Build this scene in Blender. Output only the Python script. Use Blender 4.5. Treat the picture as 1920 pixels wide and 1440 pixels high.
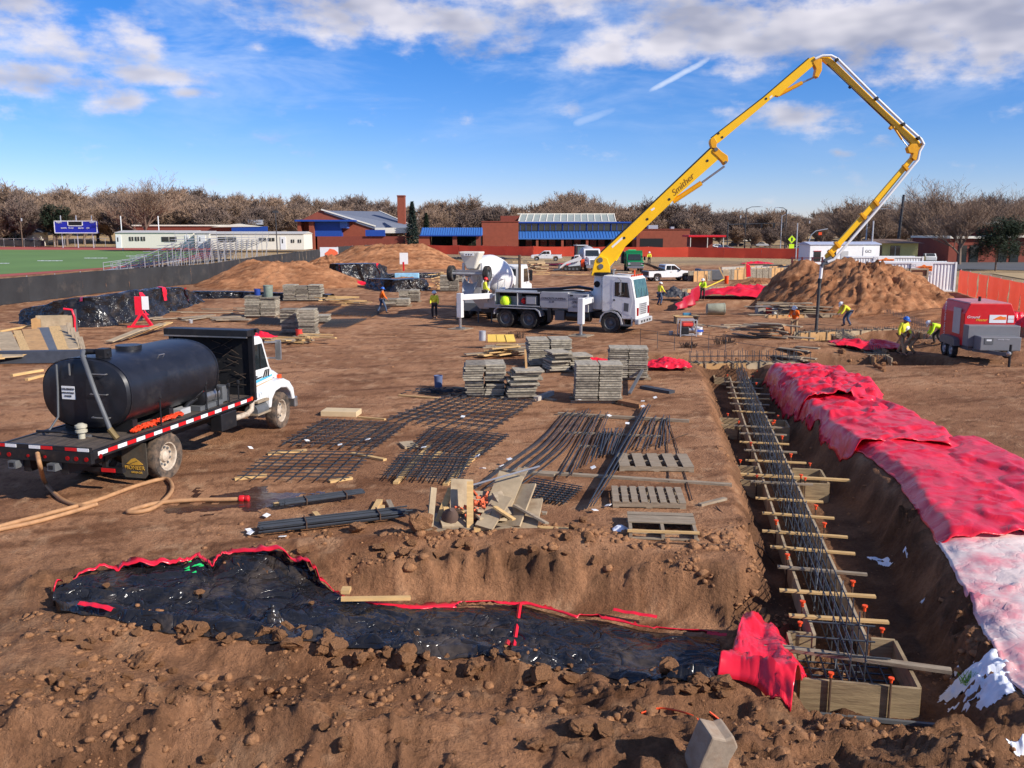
import bpy, bmesh, math, random
import numpy as np
from mathutils import Vector, Matrix
for o in list(bpy.data.objects): bpy.data.objects.remove(o)
SC = bpy.context.scene
COL = SC.collection
R = math.radians
rnd = random.Random(7)
# ------------------------------------------------------------------ camera
CAMH, FPX, PITCH = 5.5, 1663.0, R(9.9)
cam = bpy.data.cameras.new('camera'); camo = bpy.data.objects.new('camera', cam); COL.objects.link(camo)
camo.location = (0, 0, CAMH); camo.rotation_euler = (R(90) - PITCH, 0, 0)
cam.sensor_width = 36; cam.lens = 36 * FPX / 1920; cam.clip_end = 6000; cam.clip_start = 0.1
SC.camera = camo
_c, _s = math.cos(PITCH), math.sin(PITCH)
def ray(px, py):
    dx = (px - 960) / FPX; dy = (720 - py) / FPX
    return Vector((dx, _c + dy * _s, -_s + dy * _c))
def G(px, py, z=0.0):                       # point of the level z seen at a photo pixel
    d = ray(px, py); t = (z - CAMH) / d.z
    return Vector((d.x * t, d.y * t, z))
def P(px, py, Y):                           # point at the distance Y seen at a photo pixel
    d = ray(px, py); t = Y / d.y
    return Vector((d.x * t, Y, CAMH + d.z * t))
# ------------------------------------------------------------------ light
SUN_AZ, SUN_EL = 31.0, 30.0                 # degrees from +X towards the camera, elevation
sv = Vector((math.cos(R(SUN_AZ)) * math.cos(R(SUN_EL)), -math.sin(R(SUN_AZ)) * math.cos(R(SUN_EL)), math.sin(R(SUN_EL))))
sl = bpy.data.lights.new('sun', 'SUN'); sl.energy = 4.6; sl.angle = R(0.5); sl.color = (1.0, 0.93, 0.84)
so = bpy.data.objects.new('sun', sl); COL.objects.link(so)
so.rotation_euler = (-sv).to_track_quat('-Z', 'Y').to_euler()
W = bpy.data.worlds.new('World'); SC.world = W; W.use_nodes = True
W.cycles.sampling_method = 'MANUAL'; W.cycles.sample_map_resolution = 256
nt = W.node_tree; nt.nodes.clear(); N = nt.nodes.new; L = nt.links.new
out = N('ShaderNodeOutputWorld')
sky = N('ShaderNodeTexSky'); sky.sky_type = 'NISHITA'; sky.sun_disc = False
sky.sun_elevation = R(SUN_EL); sky.sun_rotation = math.atan2(sv.x, sv.y)
sky.altitude = 600; sky.air_density = 1.0; sky.dust_density = 0.0; sky.ozone_density = 6.0
bg = N('ShaderNodeBackground'); bg.inputs[1].default_value = 0.098
hs = N('ShaderNodeHueSaturation'); hs.inputs['Saturation'].default_value = 1.25; hs.inputs['Value'].default_value = 1.0
tn = N('ShaderNodeMix'); tn.data_type = 'RGBA'; tn.blend_type = 'MULTIPLY'; tn.inputs['Factor'].default_value = 1; tn.inputs['B'].default_value = (1.02, .90, 1.12, 1)
L(sky.outputs[0], hs.inputs['Color']); L(hs.outputs[0], tn.inputs['A']); L(tn.outputs['Result'], bg.inputs[0])
def wm(op, a, b=None, cl=False):
    n = N('ShaderNodeMath'); n.operation = op; n.use_clamp = cl
    for i, v in enumerate((a, b)):
        if v is None: continue
        if isinstance(v, (int, float)): n.inputs[i].default_value = v
        else: L(v, n.inputs[i])
    return n.outputs[0]
tc = N('ShaderNodeTexCoord'); sx = N('ShaderNodeSeparateXYZ'); L(tc.outputs['Generated'], sx.inputs[0])
az = wm('ARCTAN2', sx.outputs[0], sx.outputs[1]); el = wm('ARCSINE', sx.outputs[2])
cv = N('ShaderNodeCombineXYZ'); L(az, cv.inputs[0]); L(el, cv.inputs[1])
def wnoise(sc, det, rough, scale_vec=(1, 2.6, 1), off=0, dist=0.0):
    mp = N('ShaderNodeMapping'); mp.inputs['Scale'].default_value = scale_vec; mp.inputs['Location'].default_value = (off, off * .7, off)
    L(cv.outputs[0], mp.inputs[0])
    n = N('ShaderNodeTexNoise'); n.noise_dimensions = '2D'; n.inputs['Scale'].default_value = sc; n.inputs['Detail'].default_value = det
    n.inputs['Roughness'].default_value = rough; n.inputs['Distortion'].default_value = dist
    L(mp.outputs[0], n.inputs['Vector']); return n.outputs['Fac']
nz = wnoise(16, 5, .58, (1, 2.0, 1), 3.1, .0)
CL = [(90, 72, 200, 48, 1), (250, 78, 70, 28, .9), (60, 142, 170, 36, 1), (303, 143, 105, 22, 1), (228, 186, 75, 26, .8), (355, 175, 60, 15, .85), (484, 92, 28, 15, .7), (287, 105, 20, 14, .6),
      (50, 4, 120, 30, .8), (700, 25, 280, 60, 1), (880, 45, 220, 55, .9), (620, 8, 200, 30, .8), (1130, 98, 120, 42, .95), (1320, 60, 320, 68, 1.1), (1620, 50, 460, 75, 1.2), (1880, 40, 360, 95, 1.2), (1880,78,200,40,1),
      (1225, 116, 22, 18, .55), (1480, 217, 120, 30, .85), (1575, 228, 60, 20, .6), (1568, 285, 30, 11, .75), (1540, 240, 40, 12, .5), (1200, -60, 900, 90, 1.2), (300, -70, 700, 70, .8)]
acc = None
for (px, py, rx, ry, am) in CL:
    d = ray(px, py).normalized(); a0 = math.atan2(d.x, d.y); e0 = math.asin(d.z)
    v = N('ShaderNodeVectorMath'); v.operation = 'SUBTRACT'; L(cv.outputs[0], v.inputs[0]); v.inputs[1].default_value = (a0, e0, 0)
    v2 = N('ShaderNodeVectorMath'); v2.operation = 'MULTIPLY'; L(v.outputs[0], v2.inputs[0]); v2.inputs[1].default_value = (FPX / rx * 1.02, FPX / ry * 1.02, 0)
    v3 = N('ShaderNodeVectorMath'); v3.operation = 'LENGTH'; L(v2.outputs[0], v3.inputs[0])
    k = wm('MULTIPLY', wm('SUBTRACT', 1.25, v3.outputs['Value']), am * .62)
    acc = k if acc is None else wm('MAXIMUM', acc, k)
# the deck goes on overhead and round the back
rest = wm('MULTIPLY', wm('SUBTRACT', wnoise(2.2, 2, .5, (1, 1.6, 1), 9), .47), 2.2)
hi = N('ShaderNodeMapRange'); hi.interpolation_type = 'SMOOTHSTEP'; L(el, hi.inputs[0])
hi.inputs[1].default_value = R(17); hi.inputs[2].default_value = R(28)
back = N('ShaderNodeMapRange'); back.interpolation_type = 'SMOOTHSTEP'; L(wm('ABSOLUTE', az), back.inputs[0])
back.inputs[1].default_value = R(34); back.inputs[2].default_value = R(55)
lowc = N('ShaderNodeMapRange'); lowc.interpolation_type = 'SMOOTHSTEP'; L(el, lowc.inputs[0]); lowc.inputs[1].default_value = R(5); lowc.inputs[2].default_value = R(16)
rest = wm('MULTIPLY', rest, wm('MAXIMUM', hi.outputs[0], wm('MULTIPLY', back.outputs[0], lowc.outputs[0])))
acc = wm('MAXIMUM', acc, wm('MINIMUM', rest, .8))
dens = N('ShaderNodeMapRange'); dens.interpolation_type = 'SMOOTHSTEP'
L(wm('ADD', acc, wm('MULTIPLY', wm('SUBTRACT', nz, .5), 1.35)), dens.inputs[0]); dens.inputs[1].default_value = .12; dens.inputs[2].default_value = .70; dens.inputs[4].default_value = .86
# cirrus veil and contrails
cir = N('ShaderNodeMapRange'); cir.interpolation_type = 'SMOOTHSTEP'; L(wnoise(5, 5, .62, (1, 4.2, 1), 5.2, .25), cir.inputs[0])
cir.inputs[1].default_value = .42; cir.inputs[2].default_value = .82; cir.inputs[4].default_value = .48
cirl = N('ShaderNodeMapRange'); cirl.interpolation_type = 'SMOOTHSTEP'; L(el, cirl.inputs[0]); cirl.inputs[1].default_value = R(3); cirl.inputs[2].default_value = R(11)
cf = wm('MULTIPLY', cir.outputs[0], cirl.outputs[0])
for (xa, ya, xb, yb, wd, am) in ((1215, 172, 1335, 108, 6, .8), (1075, 233, 1160, 203, 8, .32)):
    da, db = ray(xa, ya).normalized(), ray(xb, yb).normalized()
    A = Vector((math.atan2(da.x, da.y), math.asin(da.z))); B_ = Vector((math.atan2(db.x, db.y), math.asin(db.z)))
    mid = (A + B_) / 2; dv = (B_ - A); ln = dv.length / 2; dv.normalize()
    v = N('ShaderNodeVectorMath'); v.operation = 'SUBTRACT'; L(cv.outputs[0], v.inputs[0]); v.inputs[1].default_value = (mid.x, mid.y, 0)
    d1 = N('ShaderNodeVectorMath'); d1.operation = 'DOT_PRODUCT'; L(v.outputs[0], d1.inputs[0]); d1.inputs[1].default_value = (dv.x / ln, dv.y / ln, 0)
    d2 = N('ShaderNodeVectorMath'); d2.operation = 'DOT_PRODUCT'; L(v.outputs[0], d2.inputs[0]); d2.inputs[1].default_value = (-dv.y * FPX / wd, dv.x * FPX / wd, 0)
    e2 = wm('ADD', wm('POWER', wm('ABSOLUTE', d1.outputs['Value']), 6), wm('POWER', wm('ABSOLUTE', d2.outputs['Value']), 2))
    m = wm('MULTIPLY', wm('SUBTRACT', wm('ADD', 1.0, wm('MULTIPLY', wm('SUBTRACT', nz, .5), 2.2)), e2, True), am, True)
    cf = wm('MAXIMUM', cf, m)
cloudc = N('ShaderNodeMix'); cloudc.data_type = 'RGBA'
sh = N('ShaderNodeMapRange'); L(wm('ADD', wnoise(7, 3, .6, (1, 2.4, 1), 1.3), wm('MULTIPLY', acc, -.22)), sh.inputs[0]); sh.inputs[1].default_value = .22; sh.inputs[2].default_value = .52
L(sh.outputs[0], cloudc.inputs['Factor']); cloudc.inputs['A'].default_value = (.36, .36, .43, 1); cloudc.inputs['B'].default_value = (.74, .70, .73, 1)
bgc = N('ShaderNodeBackground'); L(cloudc.outputs['Result'], bgc.inputs[0]); bgc.inputs[1].default_value = .95
bgw = N('ShaderNodeBackground'); bgw.inputs[0].default_value = (.62, .70, .86, 1); bgw.inputs[1].default_value = .95
mx0 = N('ShaderNodeMixShader'); L(cf, mx0.inputs[0]); L(bg.outputs[0], mx0.inputs[1]); L(bgw.outputs[0], mx0.inputs[2])
mx = N('ShaderNodeMixShader'); L(dens.outputs[0], mx.inputs[0]); L(mx0.outputs[0], mx.inputs[1]); L(bgc.outputs[0], mx.inputs[2])
L(mx.outputs[0], out.inputs[0])
vs = SC.view_settings; vs.view_transform = 'Standard'; vs.look = 'None'; vs.exposure = 0.38; vs.gamma = 1; vs.use_curve_mapping = False
# ------------------------------------------------------------------ helpers
def srgb(r, g, b):
    f = lambda c: (c / 12.92 if c <= .04045 else ((c + .055) / 1.055) ** 2.4)
    return (f(r / 255), f(g / 255), f(b / 255))
MATS = {}
def mat(name, col, rough=.7, metal=0.0, var=.18, scale=4.0, bump=.0, bscale=30.0, dirt=None, dirt_amt=.0, spec=.4, coat=0, stretch=(1, 1, 1), alpha=None, trans=0, col2=None, ridge=0):
    if name in MATS: return MATS[name]
    m = bpy.data.materials.new(name); m.use_nodes = True; t = m.node_tree; b = t.nodes['Principled BSDF']
    n = t.nodes.new; l = t.links.new
    co = n('ShaderNodeTexCoord'); mp = n('ShaderNodeMapping'); mp.inputs['Scale'].default_value = stretch; l(co.outputs['Object'], mp.inputs[0])
    oi = n('ShaderNodeObjectInfo'); ad = n('ShaderNodeVectorMath'); ad.operation = 'ADD'; l(mp.outputs[0], ad.inputs[0])
    sc = n('ShaderNodeVectorMath'); sc.operation = 'SCALE'; cx = n('ShaderNodeCombineXYZ')
    for i in range(3): l(oi.outputs['Random'], cx.inputs[i])
    l(cx.outputs[0], sc.inputs[0]); sc.inputs['Scale'].default_value = 37.0; l(sc.outputs[0], ad.inputs[1])
    nz = n('ShaderNodeTexNoise'); nz.inputs['Scale'].default_value = scale; nz.inputs['Detail'].default_value = 6; nz.inputs['Roughness'].default_value = .62
    l(ad.outputs[0], nz.inputs['Vector'])
    mxr = n('ShaderNodeMix'); mxr.data_type = 'RGBA'
    c1 = [max(0, c * (1 - var)) for c in col]; c2 = [min(1, c * (1 + var)) for c in (col2 or col)]
    if col2: c1 = list(col)
    mr = n('ShaderNodeMapRange'); l(nz.outputs['Fac'], mr.inputs[0]); mr.inputs[1].default_value = .3; mr.inputs[2].default_value = .7
    l(mr.outputs[0], mxr.inputs['Factor']); mxr.inputs['A'].default_value = (*c1, 1); mxr.inputs['B'].default_value = (*c2, 1)
    colout = mxr.outputs['Result']
    if dirt:
        dn = n('ShaderNodeTexNoise'); dn.inputs['Scale'].default_value = scale * .6 + .4; dn.inputs['Detail'].default_value = 8; dn.inputs['Roughness'].default_value = .7
        l(ad.outputs[0], dn.inputs['Vector']); dr = n('ShaderNodeMapRange'); l(dn.outputs['Fac'], dr.inputs[0])
        dr.inputs[1].default_value = .62 - dirt_amt * .4; dr.inputs[2].default_value = .78 - dirt_amt * .25; dr.inputs[4].default_value = min(.95, .35 + dirt_amt)
        md = n('ShaderNodeMix'); md.data_type = 'RGBA'; l(dr.outputs[0], md.inputs['Factor']); l(colout, md.inputs['A']); md.inputs['B'].default_value = (*dirt, 1)
        colout = md.outputs['Result']
    l(colout, b.inputs['Base Color'])
    b.inputs['Roughness'].default_value = rough; b.inputs['Metallic'].default_value = metal; b.inputs['Specular IOR Level'].default_value = spec
    b.inputs['Coat Weight'].default_value = coat
    if trans: b.inputs['Transmission Weight'].default_value = trans
    if alpha is not None: b.inputs['Alpha'].default_value = alpha
    if bump:
        bn = n('ShaderNodeTexNoise'); bn.inputs['Scale'].default_value = bscale; bn.inputs['Detail'].default_value = 5; l(ad.outputs[0], bn.inputs['Vector'])
        bp = n('ShaderNodeBump'); bp.inputs['Strength'].default_value = bump; bp.inputs['Distance'].default_value = ridge or .02; hgt = bn.outputs['Fac']
        if ridge:                               # creased sheet: folded noise makes sharp creases
            bn.inputs['Detail'].default_value = 3; bn.inputs['Distortion'].default_value = .8
            f1 = n('ShaderNodeMath'); f1.operation = 'SUBTRACT'; l(hgt, f1.inputs[0]); f1.inputs[1].default_value = .5
            f2 = n('ShaderNodeMath'); f2.operation = 'ABSOLUTE'; l(f1.outputs[0], f2.inputs[0]); f3 = n('ShaderNodeMath'); f3.operation = 'POWER'; l(f2.outputs[0], f3.inputs[0]); f3.inputs[1].default_value = .6; hgt = f3.outputs[0]
        l(hgt, bp.inputs['Height']); l(bp.outputs[0], b.inputs['Normal'])
    MATS[name] = m; return m

class MB:
    def __init__(s): s.v = []; s.f = []
    def add(s, vs, fs):
        o = len(s.v); s.v += [tuple(v) for v in vs]; s.f += [tuple(i + o for i in f) for f in fs]; return s
    def box(s, c, d, M=None):
        x, y, z = d[0] / 2, d[1] / 2, d[2] / 2
        vs = [Vector((sx * x, sy * y, sz * z)) for sz in (-1, 1) for sy in (-1, 1) for sx in (-1, 1)]
        if M is not None: vs = [M @ v for v in vs]
        c = Vector(c)
        return s.add([v + c for v in vs], [(0, 2, 3, 1), (4, 5, 7, 6), (0, 1, 5, 4), (2, 6, 7, 3), (0, 4, 6, 2), (1, 3, 7, 5)])
    def bb(s, a, b):
        a, b = Vector(a), Vector(b)
        return s.box((a + b) / 2, [abs(q) for q in (b - a)])
    def bar(s, a, b, w, h, up=(0, 0, 1)):
        a, b = Vector(a), Vector(b); d = b - a; ln = d.length
        if ln < 1e-6: return s
        x = d / ln; u = Vector(up)
        if abs(x.dot(u)) > .98: u = Vector((0, 1, 0))
        y = u.cross(x).normalized(); z = x.cross(y)
        M = Matrix((x, y, z)).transposed()
        return s.box((a + b) / 2, (ln, w, h), M)
    def tube(s, pts, r, n=8, cap=True):
        pts = [Vector(p) for p in pts]; m = len(pts); rs = r if isinstance(r, (list, tuple)) else [r] * m
        o = len(s.v); pu = None
        for i, p in enumerate(pts):
            d = (pts[min(i + 1, m - 1)] - pts[max(i - 1, 0)])
            d = d.normalized() if d.length > 1e-9 else Vector((0, 0, 1))
            if pu is None:
                u = Vector((0, 0, 1)) if abs(d.z) < .9 else Vector((1, 0, 0))
            else: u = pu
            y = (u - d * u.dot(d));
            y = y.normalized() if y.length > 1e-6 else d.orthogonal().normalized()
            pu = y; z = d.cross(y)
            for k in range(n):
                a = 2 * math.pi * k / n; s.v.append(tuple(p + (y * math.cos(a) + z * math.sin(a)) * rs[i]))
        for i in range(m - 1):
            for k in range(n):
                k2 = (k + 1) % n; s.f.append((o + i * n + k, o + i * n + k2, o + (i + 1) * n + k2, o + (i + 1) * n + k))
        if cap:
            s.f.append(tuple(o + k for k in range(n))[::-1]); s.f.append(tuple(o + (m - 1) * n + k for k in range(n)))
        return s
    def cyl(s, a, b, r, n=12, r2=None): return s.tube([a, b], [r, r if r2 is None else r2], n)
    def lathe(s, prof, org=(0, 0, 0), axis='z', n=24, cap=True):
        o = len(s.v); org = Vector(org); m = len(prof)
        for (r, h) in prof:
            for k in range(n):
                a = 2 * math.pi * k / n; ca, sa = r * math.cos(a), r * math.sin(a)
                q = {'z': (ca, sa, h), 'y': (sa, h, ca), 'x': (h, ca, sa)}[axis]
                s.v.append(tuple(org + Vector(q)))
        for i in range(m - 1):
            for k in range(n):
                k2 = (k + 1) % n; s.f.append((o + i * n + k, o + i * n + k2, o + (i + 1) * n + k2, o + (i + 1) * n + k))
        if cap:
            s.f.append(tuple(o + k for k in range(n))[::-1]); s.f.append(tuple(o + (m - 1) * n + k for k in range(n)))
        return s
    def prism(s, poly, h0, h1, axis='y'):
        n = len(poly); f = {'y': lambda p, h: (p[0], h, p[1]), 'z': lambda p, h: (p[0], p[1], h), 'x': lambda p, h: (h, p[0], p[1])}[axis]
        return s.add([f(p, h0) for p in poly] + [f(p, h1) for p in poly],
                     [tuple(range(n)), tuple(range(2 * n - 1, n - 1, -1))] + [(i, i + n, (i + 1) % n + n, (i + 1) % n) for i in range(n)])
    def loft(s, secs, cap=True):
        n = len(secs[0]); o = len(s.v)
        for q in secs: s.v += [tuple(p) for p in q]
        for i in range(len(secs) - 1):
            for k in range(n):
                k2 = (k + 1) % n; s.f.append((o + i * n + k, o + i * n + k2, o + (i + 1) * n + k2, o + (i + 1) * n + k))
        if cap: s.f.append(tuple(o + k for k in range(n))[::-1]); s.f.append(tuple(o + (len(secs) - 1) * n + k for k in range(n)))
        return s
    def grid(s, pts, nu, nv):
        o = len(s.v); s.v += [tuple(p) for p in pts]
        for i in range(nu - 1):
            for j in range(nv - 1):
                a = o + i * nv + j; s.f.append((a, a + nv, a + nv + 1, a + 1))
        return s
    def xf(s, M):
        s.v = [tuple(M @ Vector(v)) for v in s.v]; return s
    def mesh(s, name, m=None, smooth=None, norm=True):
        me = bpy.data.meshes.new(name); me.from_pydata(s.v, [], s.f); me.validate()
        if norm:
            bm = bmesh.new(); bm.from_mesh(me); bmesh.ops.recalc_face_normals(bm, faces=bm.faces[:]); bm.to_mesh(me); bm.free()
        if smooth is not None:
            me.polygons.foreach_set('use_smooth', [True] * len(me.polygons)); me.set_sharp_from_angle(angle=R(smooth))
        if m: me.materials.append(m)
        return me
    def build(s, name, m, parent=None, smooth=None, bev=0, loc=None, rot=None, norm=True):
        o = bpy.data.objects.new(name, s.mesh(name, m, smooth, norm)); COL.objects.link(o)
        if parent: o.parent = parent
        if loc: o.location = loc
        if rot: o.rotation_euler = rot
        if bev:
            md = o.modifiers.new('bevel', 'BEVEL'); md.width = bev; md.segments = 2; md.limit_method = 'ANGLE'; md.angle_limit = R(40)
        return o
def tag(o, label=None, cat=None, group=None, kind=None):
    for k, v in (('label', label), ('category', cat), ('group', group), ('kind', kind)):
        if v: o[k] = v
    return o
def thing(name, label, cat, loc=(0, 0, 0), rz=0.0, group=None):
    o = bpy.data.objects.new(name, None); COL.objects.link(o); o.location = loc; o.rotation_euler = (0, 0, rz); o.empty_display_size = .2
    return tag(o, label, cat, group)
def inst(name, me, parent=None, loc=(0, 0, 0), rot=(0, 0, 0), sc=(1, 1, 1)):
    o = bpy.data.objects.new(name, me); COL.objects.link(o); o.location = loc; o.rotation_euler = rot; o.scale = sc
    if parent: o.parent = parent
    return o
def dup(root, loc=None, rz=None, label=None, sc=None):
    r = root.copy(); COL.objects.link(r)
    if loc is not None: r.location = loc
    if rz is not None: r.rotation_euler = (0, 0, rz)
    if sc is not None: r.scale = (sc, sc, sc)
    if label: r['label'] = label
    for ch in list(root.children):
        c = ch.copy(); COL.objects.link(c); c.parent = r
        for g in ch.children:
            d = g.copy(); COL.objects.link(d); d.parent = c
    return r
def text(parent, s, size, loc, rot, m, align='CENTER', name='lettering', ext=.004, shear=0, sx=1):
    cu = bpy.data.curves.new('t', 'FONT'); cu.body = s; cu.size = size; cu.align_x = align; cu.align_y = 'CENTER'; cu.extrude = ext; cu.shear = shear; cu.resolution_u = 3
    tmp = bpy.data.objects.new('t', cu); COL.objects.link(tmp)
    bpy.context.view_layer.update()
    me = bpy.data.meshes.new_from_object(tmp.evaluated_get(bpy.context.evaluated_depsgraph_get()))
    bpy.data.objects.remove(tmp); me.materials.clear(); me.materials.append(m)
    return inst(name, me, parent, loc, rot, (sx, 1, 1))
# vectorised value noise
def _h(ix, iy, sd):
    n = (ix.astype(np.int64) * 374761393 + iy.astype(np.int64) * 668265263 + sd * 974711) & 0x7fffffff
    n = ((n ^ (n >> 13)) * 1274126177) & 0x7fffffff
    return ((n ^ (n >> 16)) & 0xffff) / 65535.0
def vn(x, y, sd=0):
    x = np.asarray(x, float); y = np.asarray(y, float)
    ix = np.floor(x); iy = np.floor(y); fx = x - ix; fy = y - iy
    ux = fx * fx * fx * (fx * (fx * 6 - 15) + 10); uy = fy * fy * fy * (fy * (fy * 6 - 15) + 10)
    a = _h(ix, iy, sd); b = _h(ix + 1, iy, sd); c = _h(ix, iy + 1, sd); d = _h(ix + 1, iy + 1, sd)
    return (a + (b - a) * ux) * (1 - uy) + (c + (d - c) * ux) * uy
def fbm(x, y, sd=0, o=4, g=.5, ridge=False):
    t = 0; am = 1; sm = 0
    x = np.asarray(x, float); y = np.asarray(y, float)
    for i in range(o):
        q = vn(x * 2 ** i + 17.3 * i, y * 2 ** i - 9.1 * i, sd + i * 31)
        if ridge: q = 1 - np.abs(2 * q - 1)
        t = t + q * am; sm += am; am *= g
    return t / sm * (1 if ridge else 1) - (.5 if not ridge else 0)
def sm(a, b, x):
    t = np.clip((np.asarray(x, float) - a) / (b - a), 0, 1); return t * t * (3 - 2 * t)
def seg_d(x, y, pts):
    best = None
    for (ax, ay), (bx, by) in zip(pts[:-1], pts[1:]):
        dx, dy = bx - ax, by - ay; t = np.clip(((x - ax) * dx + (y - ay) * dy) / (dx * dx + dy * dy), 0, 1)
        d = np.hypot(x - ax - t * dx, y - ay - t * dy); best = d if best is None else np.minimum(best, d)
    return best
# ------------------------------------------------------------------ palette
SOIL = srgb(150, 108, 76)
M = {}
M['white'] = mat('white_paint', (.72, .72, .70), .38, var=.06, dirt=(.30, .22, .16), dirt_amt=.16, spec=.5)
M['whitec'] = mat('white_clean_paint', (.74, .74, .73), .45, var=.05, scale=2, dirt=(.4, .33, .27), dirt_amt=.04)
M['grey'] = mat('silver_grey_paint', (.42, .42, .42), .42, var=.08, dirt=(.25, .2, .16), dirt_amt=.12)
M['dgrey'] = mat('dark_grey_paint', (.11, .115, .12), .5, var=.15, dirt=(.2, .15, .11), dirt_amt=.12)
M['black'] = mat('black_steel', (.014, .014, .016), .42, var=.3, dirt=(.12, .09, .07), dirt_amt=.10)
M['tank'] = mat('black_tank_paint', (.012, .013, .018), .36, var=.35, scale=2.5, dirt=(.055, .05, .05), dirt_amt=.22, bump=.06, bscale=3, spec=.5)
M['rubber'] = mat('tyre_rubber', (.022, .021, .02), .85, var=.3, dirt=(.20, .14, .10), dirt_amt=.26, scale=7)
M['rubberd'] = mat('muddy_tyre_rubber', (.045, .038, .032), .9, var=.3, dirt=(.24, .16, .105), dirt_amt=.5, scale=6)
M['steel'] = mat('worn_steel', (.42, .41, .40), .38, metal=.85, var=.15, dirt=(.3, .22, .15), dirt_amt=.2)
M['galv'] = mat('galvanised_steel', (.50, .51, .53), .45, metal=.5, var=.12)
M['rimc'] = mat('cream_wheel_rim', (.52, .43, .33), .5, var=.15, dirt=(.22, .15, .10), dirt_amt=.4, scale=9)
M['glass'] = mat('dark_window_glass', (.015, .02, .022), .06, var=.3, spec=.8)
M['glassg'] = mat('green_tinted_glass', (.05, .11, .085), .06, var=.5, scale=3, spec=.8)
M['yellow'] = mat('boom_yellow_paint', srgb(245, 190, 10), .38, var=.05, scale=2, dirt=(.35, .22, .05), dirt_amt=.03, spec=.5)
M['yellowd'] = mat('yellow_casting', srgb(226, 160, 14), .45, var=.12, dirt=(.2, .12, .05), dirt_amt=.15)
M['red'] = mat('red_paint', srgb(205, 28, 34), .4, var=.08, dirt=(.3, .12, .08), dirt_amt=.08)
M['orange'] = mat('orange_plastic', srgb(235, 80, 30), .55, var=.12)
M['hose'] = mat('tan_rubber_hose', srgb(176, 132, 92), .7, var=.18, dirt=srgb(120, 80, 55), dirt_amt=.25, scale=6)
M['wood'] = mat('weathered_timber', srgb(150, 134, 112), .85, var=.28, scale=3.5, stretch=(1, 6, 6), bump=.3, bscale=18, dirt=srgb(128, 92, 64), dirt_amt=.25)
M['woodn'] = mat('fresh_pine_timber', srgb(205, 168, 112), .75, var=.18, scale=3, stretch=(1, 6, 6), bump=.2, bscale=18, dirt=srgb(140, 100, 70), dirt_amt=.12)
M['ply'] = mat('concrete_stained_plywood', srgb(172, 152, 122), .85, var=.25, scale=2.5, dirt=srgb(130, 100, 74), dirt_amt=.22, bump=.15)
M['formw'] = mat('brown_form_board', srgb(160, 138, 104), .85, var=.3, scale=2.2, stretch=(1, 1, 9), bump=.3, bscale=8, dirt=srgb(112, 90, 68), dirt_amt=.35)
M['plyn'] = mat('tan_plywood', srgb(188, 146, 96), .8, var=.2, scale=3, dirt=srgb(140, 120, 98), dirt_amt=.2)
M['panel'] = mat('grey_form_panel', srgb(172, 162, 142), .85, var=.3, scale=6, dirt=srgb(84, 76, 66), dirt_amt=.35, bump=.4, bscale=25)
M['panelr'] = mat('dark_form_panel_rail', srgb(136, 126, 110), .85, var=.35, scale=8, dirt=srgb(50, 44, 40), dirt_amt=.35, bump=.4, bscale=25)
M['rebar'] = mat('dark_rebar', (.07, .078, .09), .55, metal=.5, var=.3, scale=5, dirt=(.16, .09, .06), dirt_amt=.12)
M['rebarr'] = mat('rusty_rebar', (.11, .065, .042), .75, metal=.3, var=.35, scale=5)
M['redtarp'] = mat('red_insulating_blanket', srgb(224, 32, 54), .3, var=.12, scale=1.2, bump=.38, bscale=1.6, ridge=.06, dirt=srgb(190, 62, 66), dirt_amt=.12, spec=.5)
M['pinktarp'] = mat('faded_pink_white_blanket', srgb(226, 205, 196), .6, var=.08, scale=1.1, dirt=srgb(224, 84, 108), dirt_amt=.42, bump=.45, bscale=1.9, ridge=.06)
M['blacktarp'] = mat('black_plastic_blanket', (.014, .014, .016), .21, var=.3, scale=1.5, dirt=(.12, .088, .062), dirt_amt=.3, bump=.85, bscale=2.0, ridge=.12, spec=.45)
M['brick'] = mat('red_brick', srgb(140, 72, 52), .85, var=.12, scale=1.2, bump=.2, bscale=6)
M['brickd'] = mat('dark_brick', srgb(126, 62, 48), .85, var=.12, scale=1.2)
M['roofg'] = mat('grey_shingle_roof', srgb(104, 110, 124), .8, var=.1)
M['roofb'] = mat('blue_metal_roof', srgb(62, 112, 178), .45, var=.08)
M['blue'] = mat('blue_painted_trim', srgb(32, 70, 150), .5, var=.08)
M['offw'] = mat('off_white_siding', srgb(222, 216, 200), .7, var=.06)
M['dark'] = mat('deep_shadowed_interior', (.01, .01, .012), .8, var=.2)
M['hivis'] = mat('hi_vis_yellow_green', srgb(205, 245, 40), .7, var=.08)
M['hivisy'] = mat('hi_vis_yellow', srgb(232, 228, 60), .7, var=.1)
M['hiviso'] = mat('hi_vis_orange', srgb(250, 110, 14), .7, var=.08)
M['jean'] = mat('blue_jeans', srgb(70, 84, 108), .85, var=.2, scale=8)
M['khaki'] = mat('khaki_trousers', srgb(160, 132, 100), .85, var=.2, scale=8)
M['darkc'] = mat('dark_trousers', srgb(48, 44, 44), .85, var=.2, scale=8)
M['skin'] = mat('skin', srgb(178, 124, 96), .6, var=.08)
M['hatw'] = mat('white_hard_hat', (.78, .78, .76), .35, var=.03)
M['hatb'] = mat('blue_hard_hat', srgb(50, 105, 190), .35, var=.05)
M['hatr'] = mat('red_hard_hat', srgb(220, 52, 52), .35, var=.05)
M['boot'] = mat('brown_boots', (.05, .035, .025), .8, var=.2)
M['lblack'] = mat('black_print', (.02, .02, .02), .6, var=.1)
M['lwhite'] = mat('white_print', (.75, .75, .75), .6, var=.05)
M['orangesign'] = mat('orange_print', srgb(238, 118, 32), .6, var=.05)
M['paper'] = mat('white_paper_tag', (.78, .78, .76), .8, var=.04)
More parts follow.
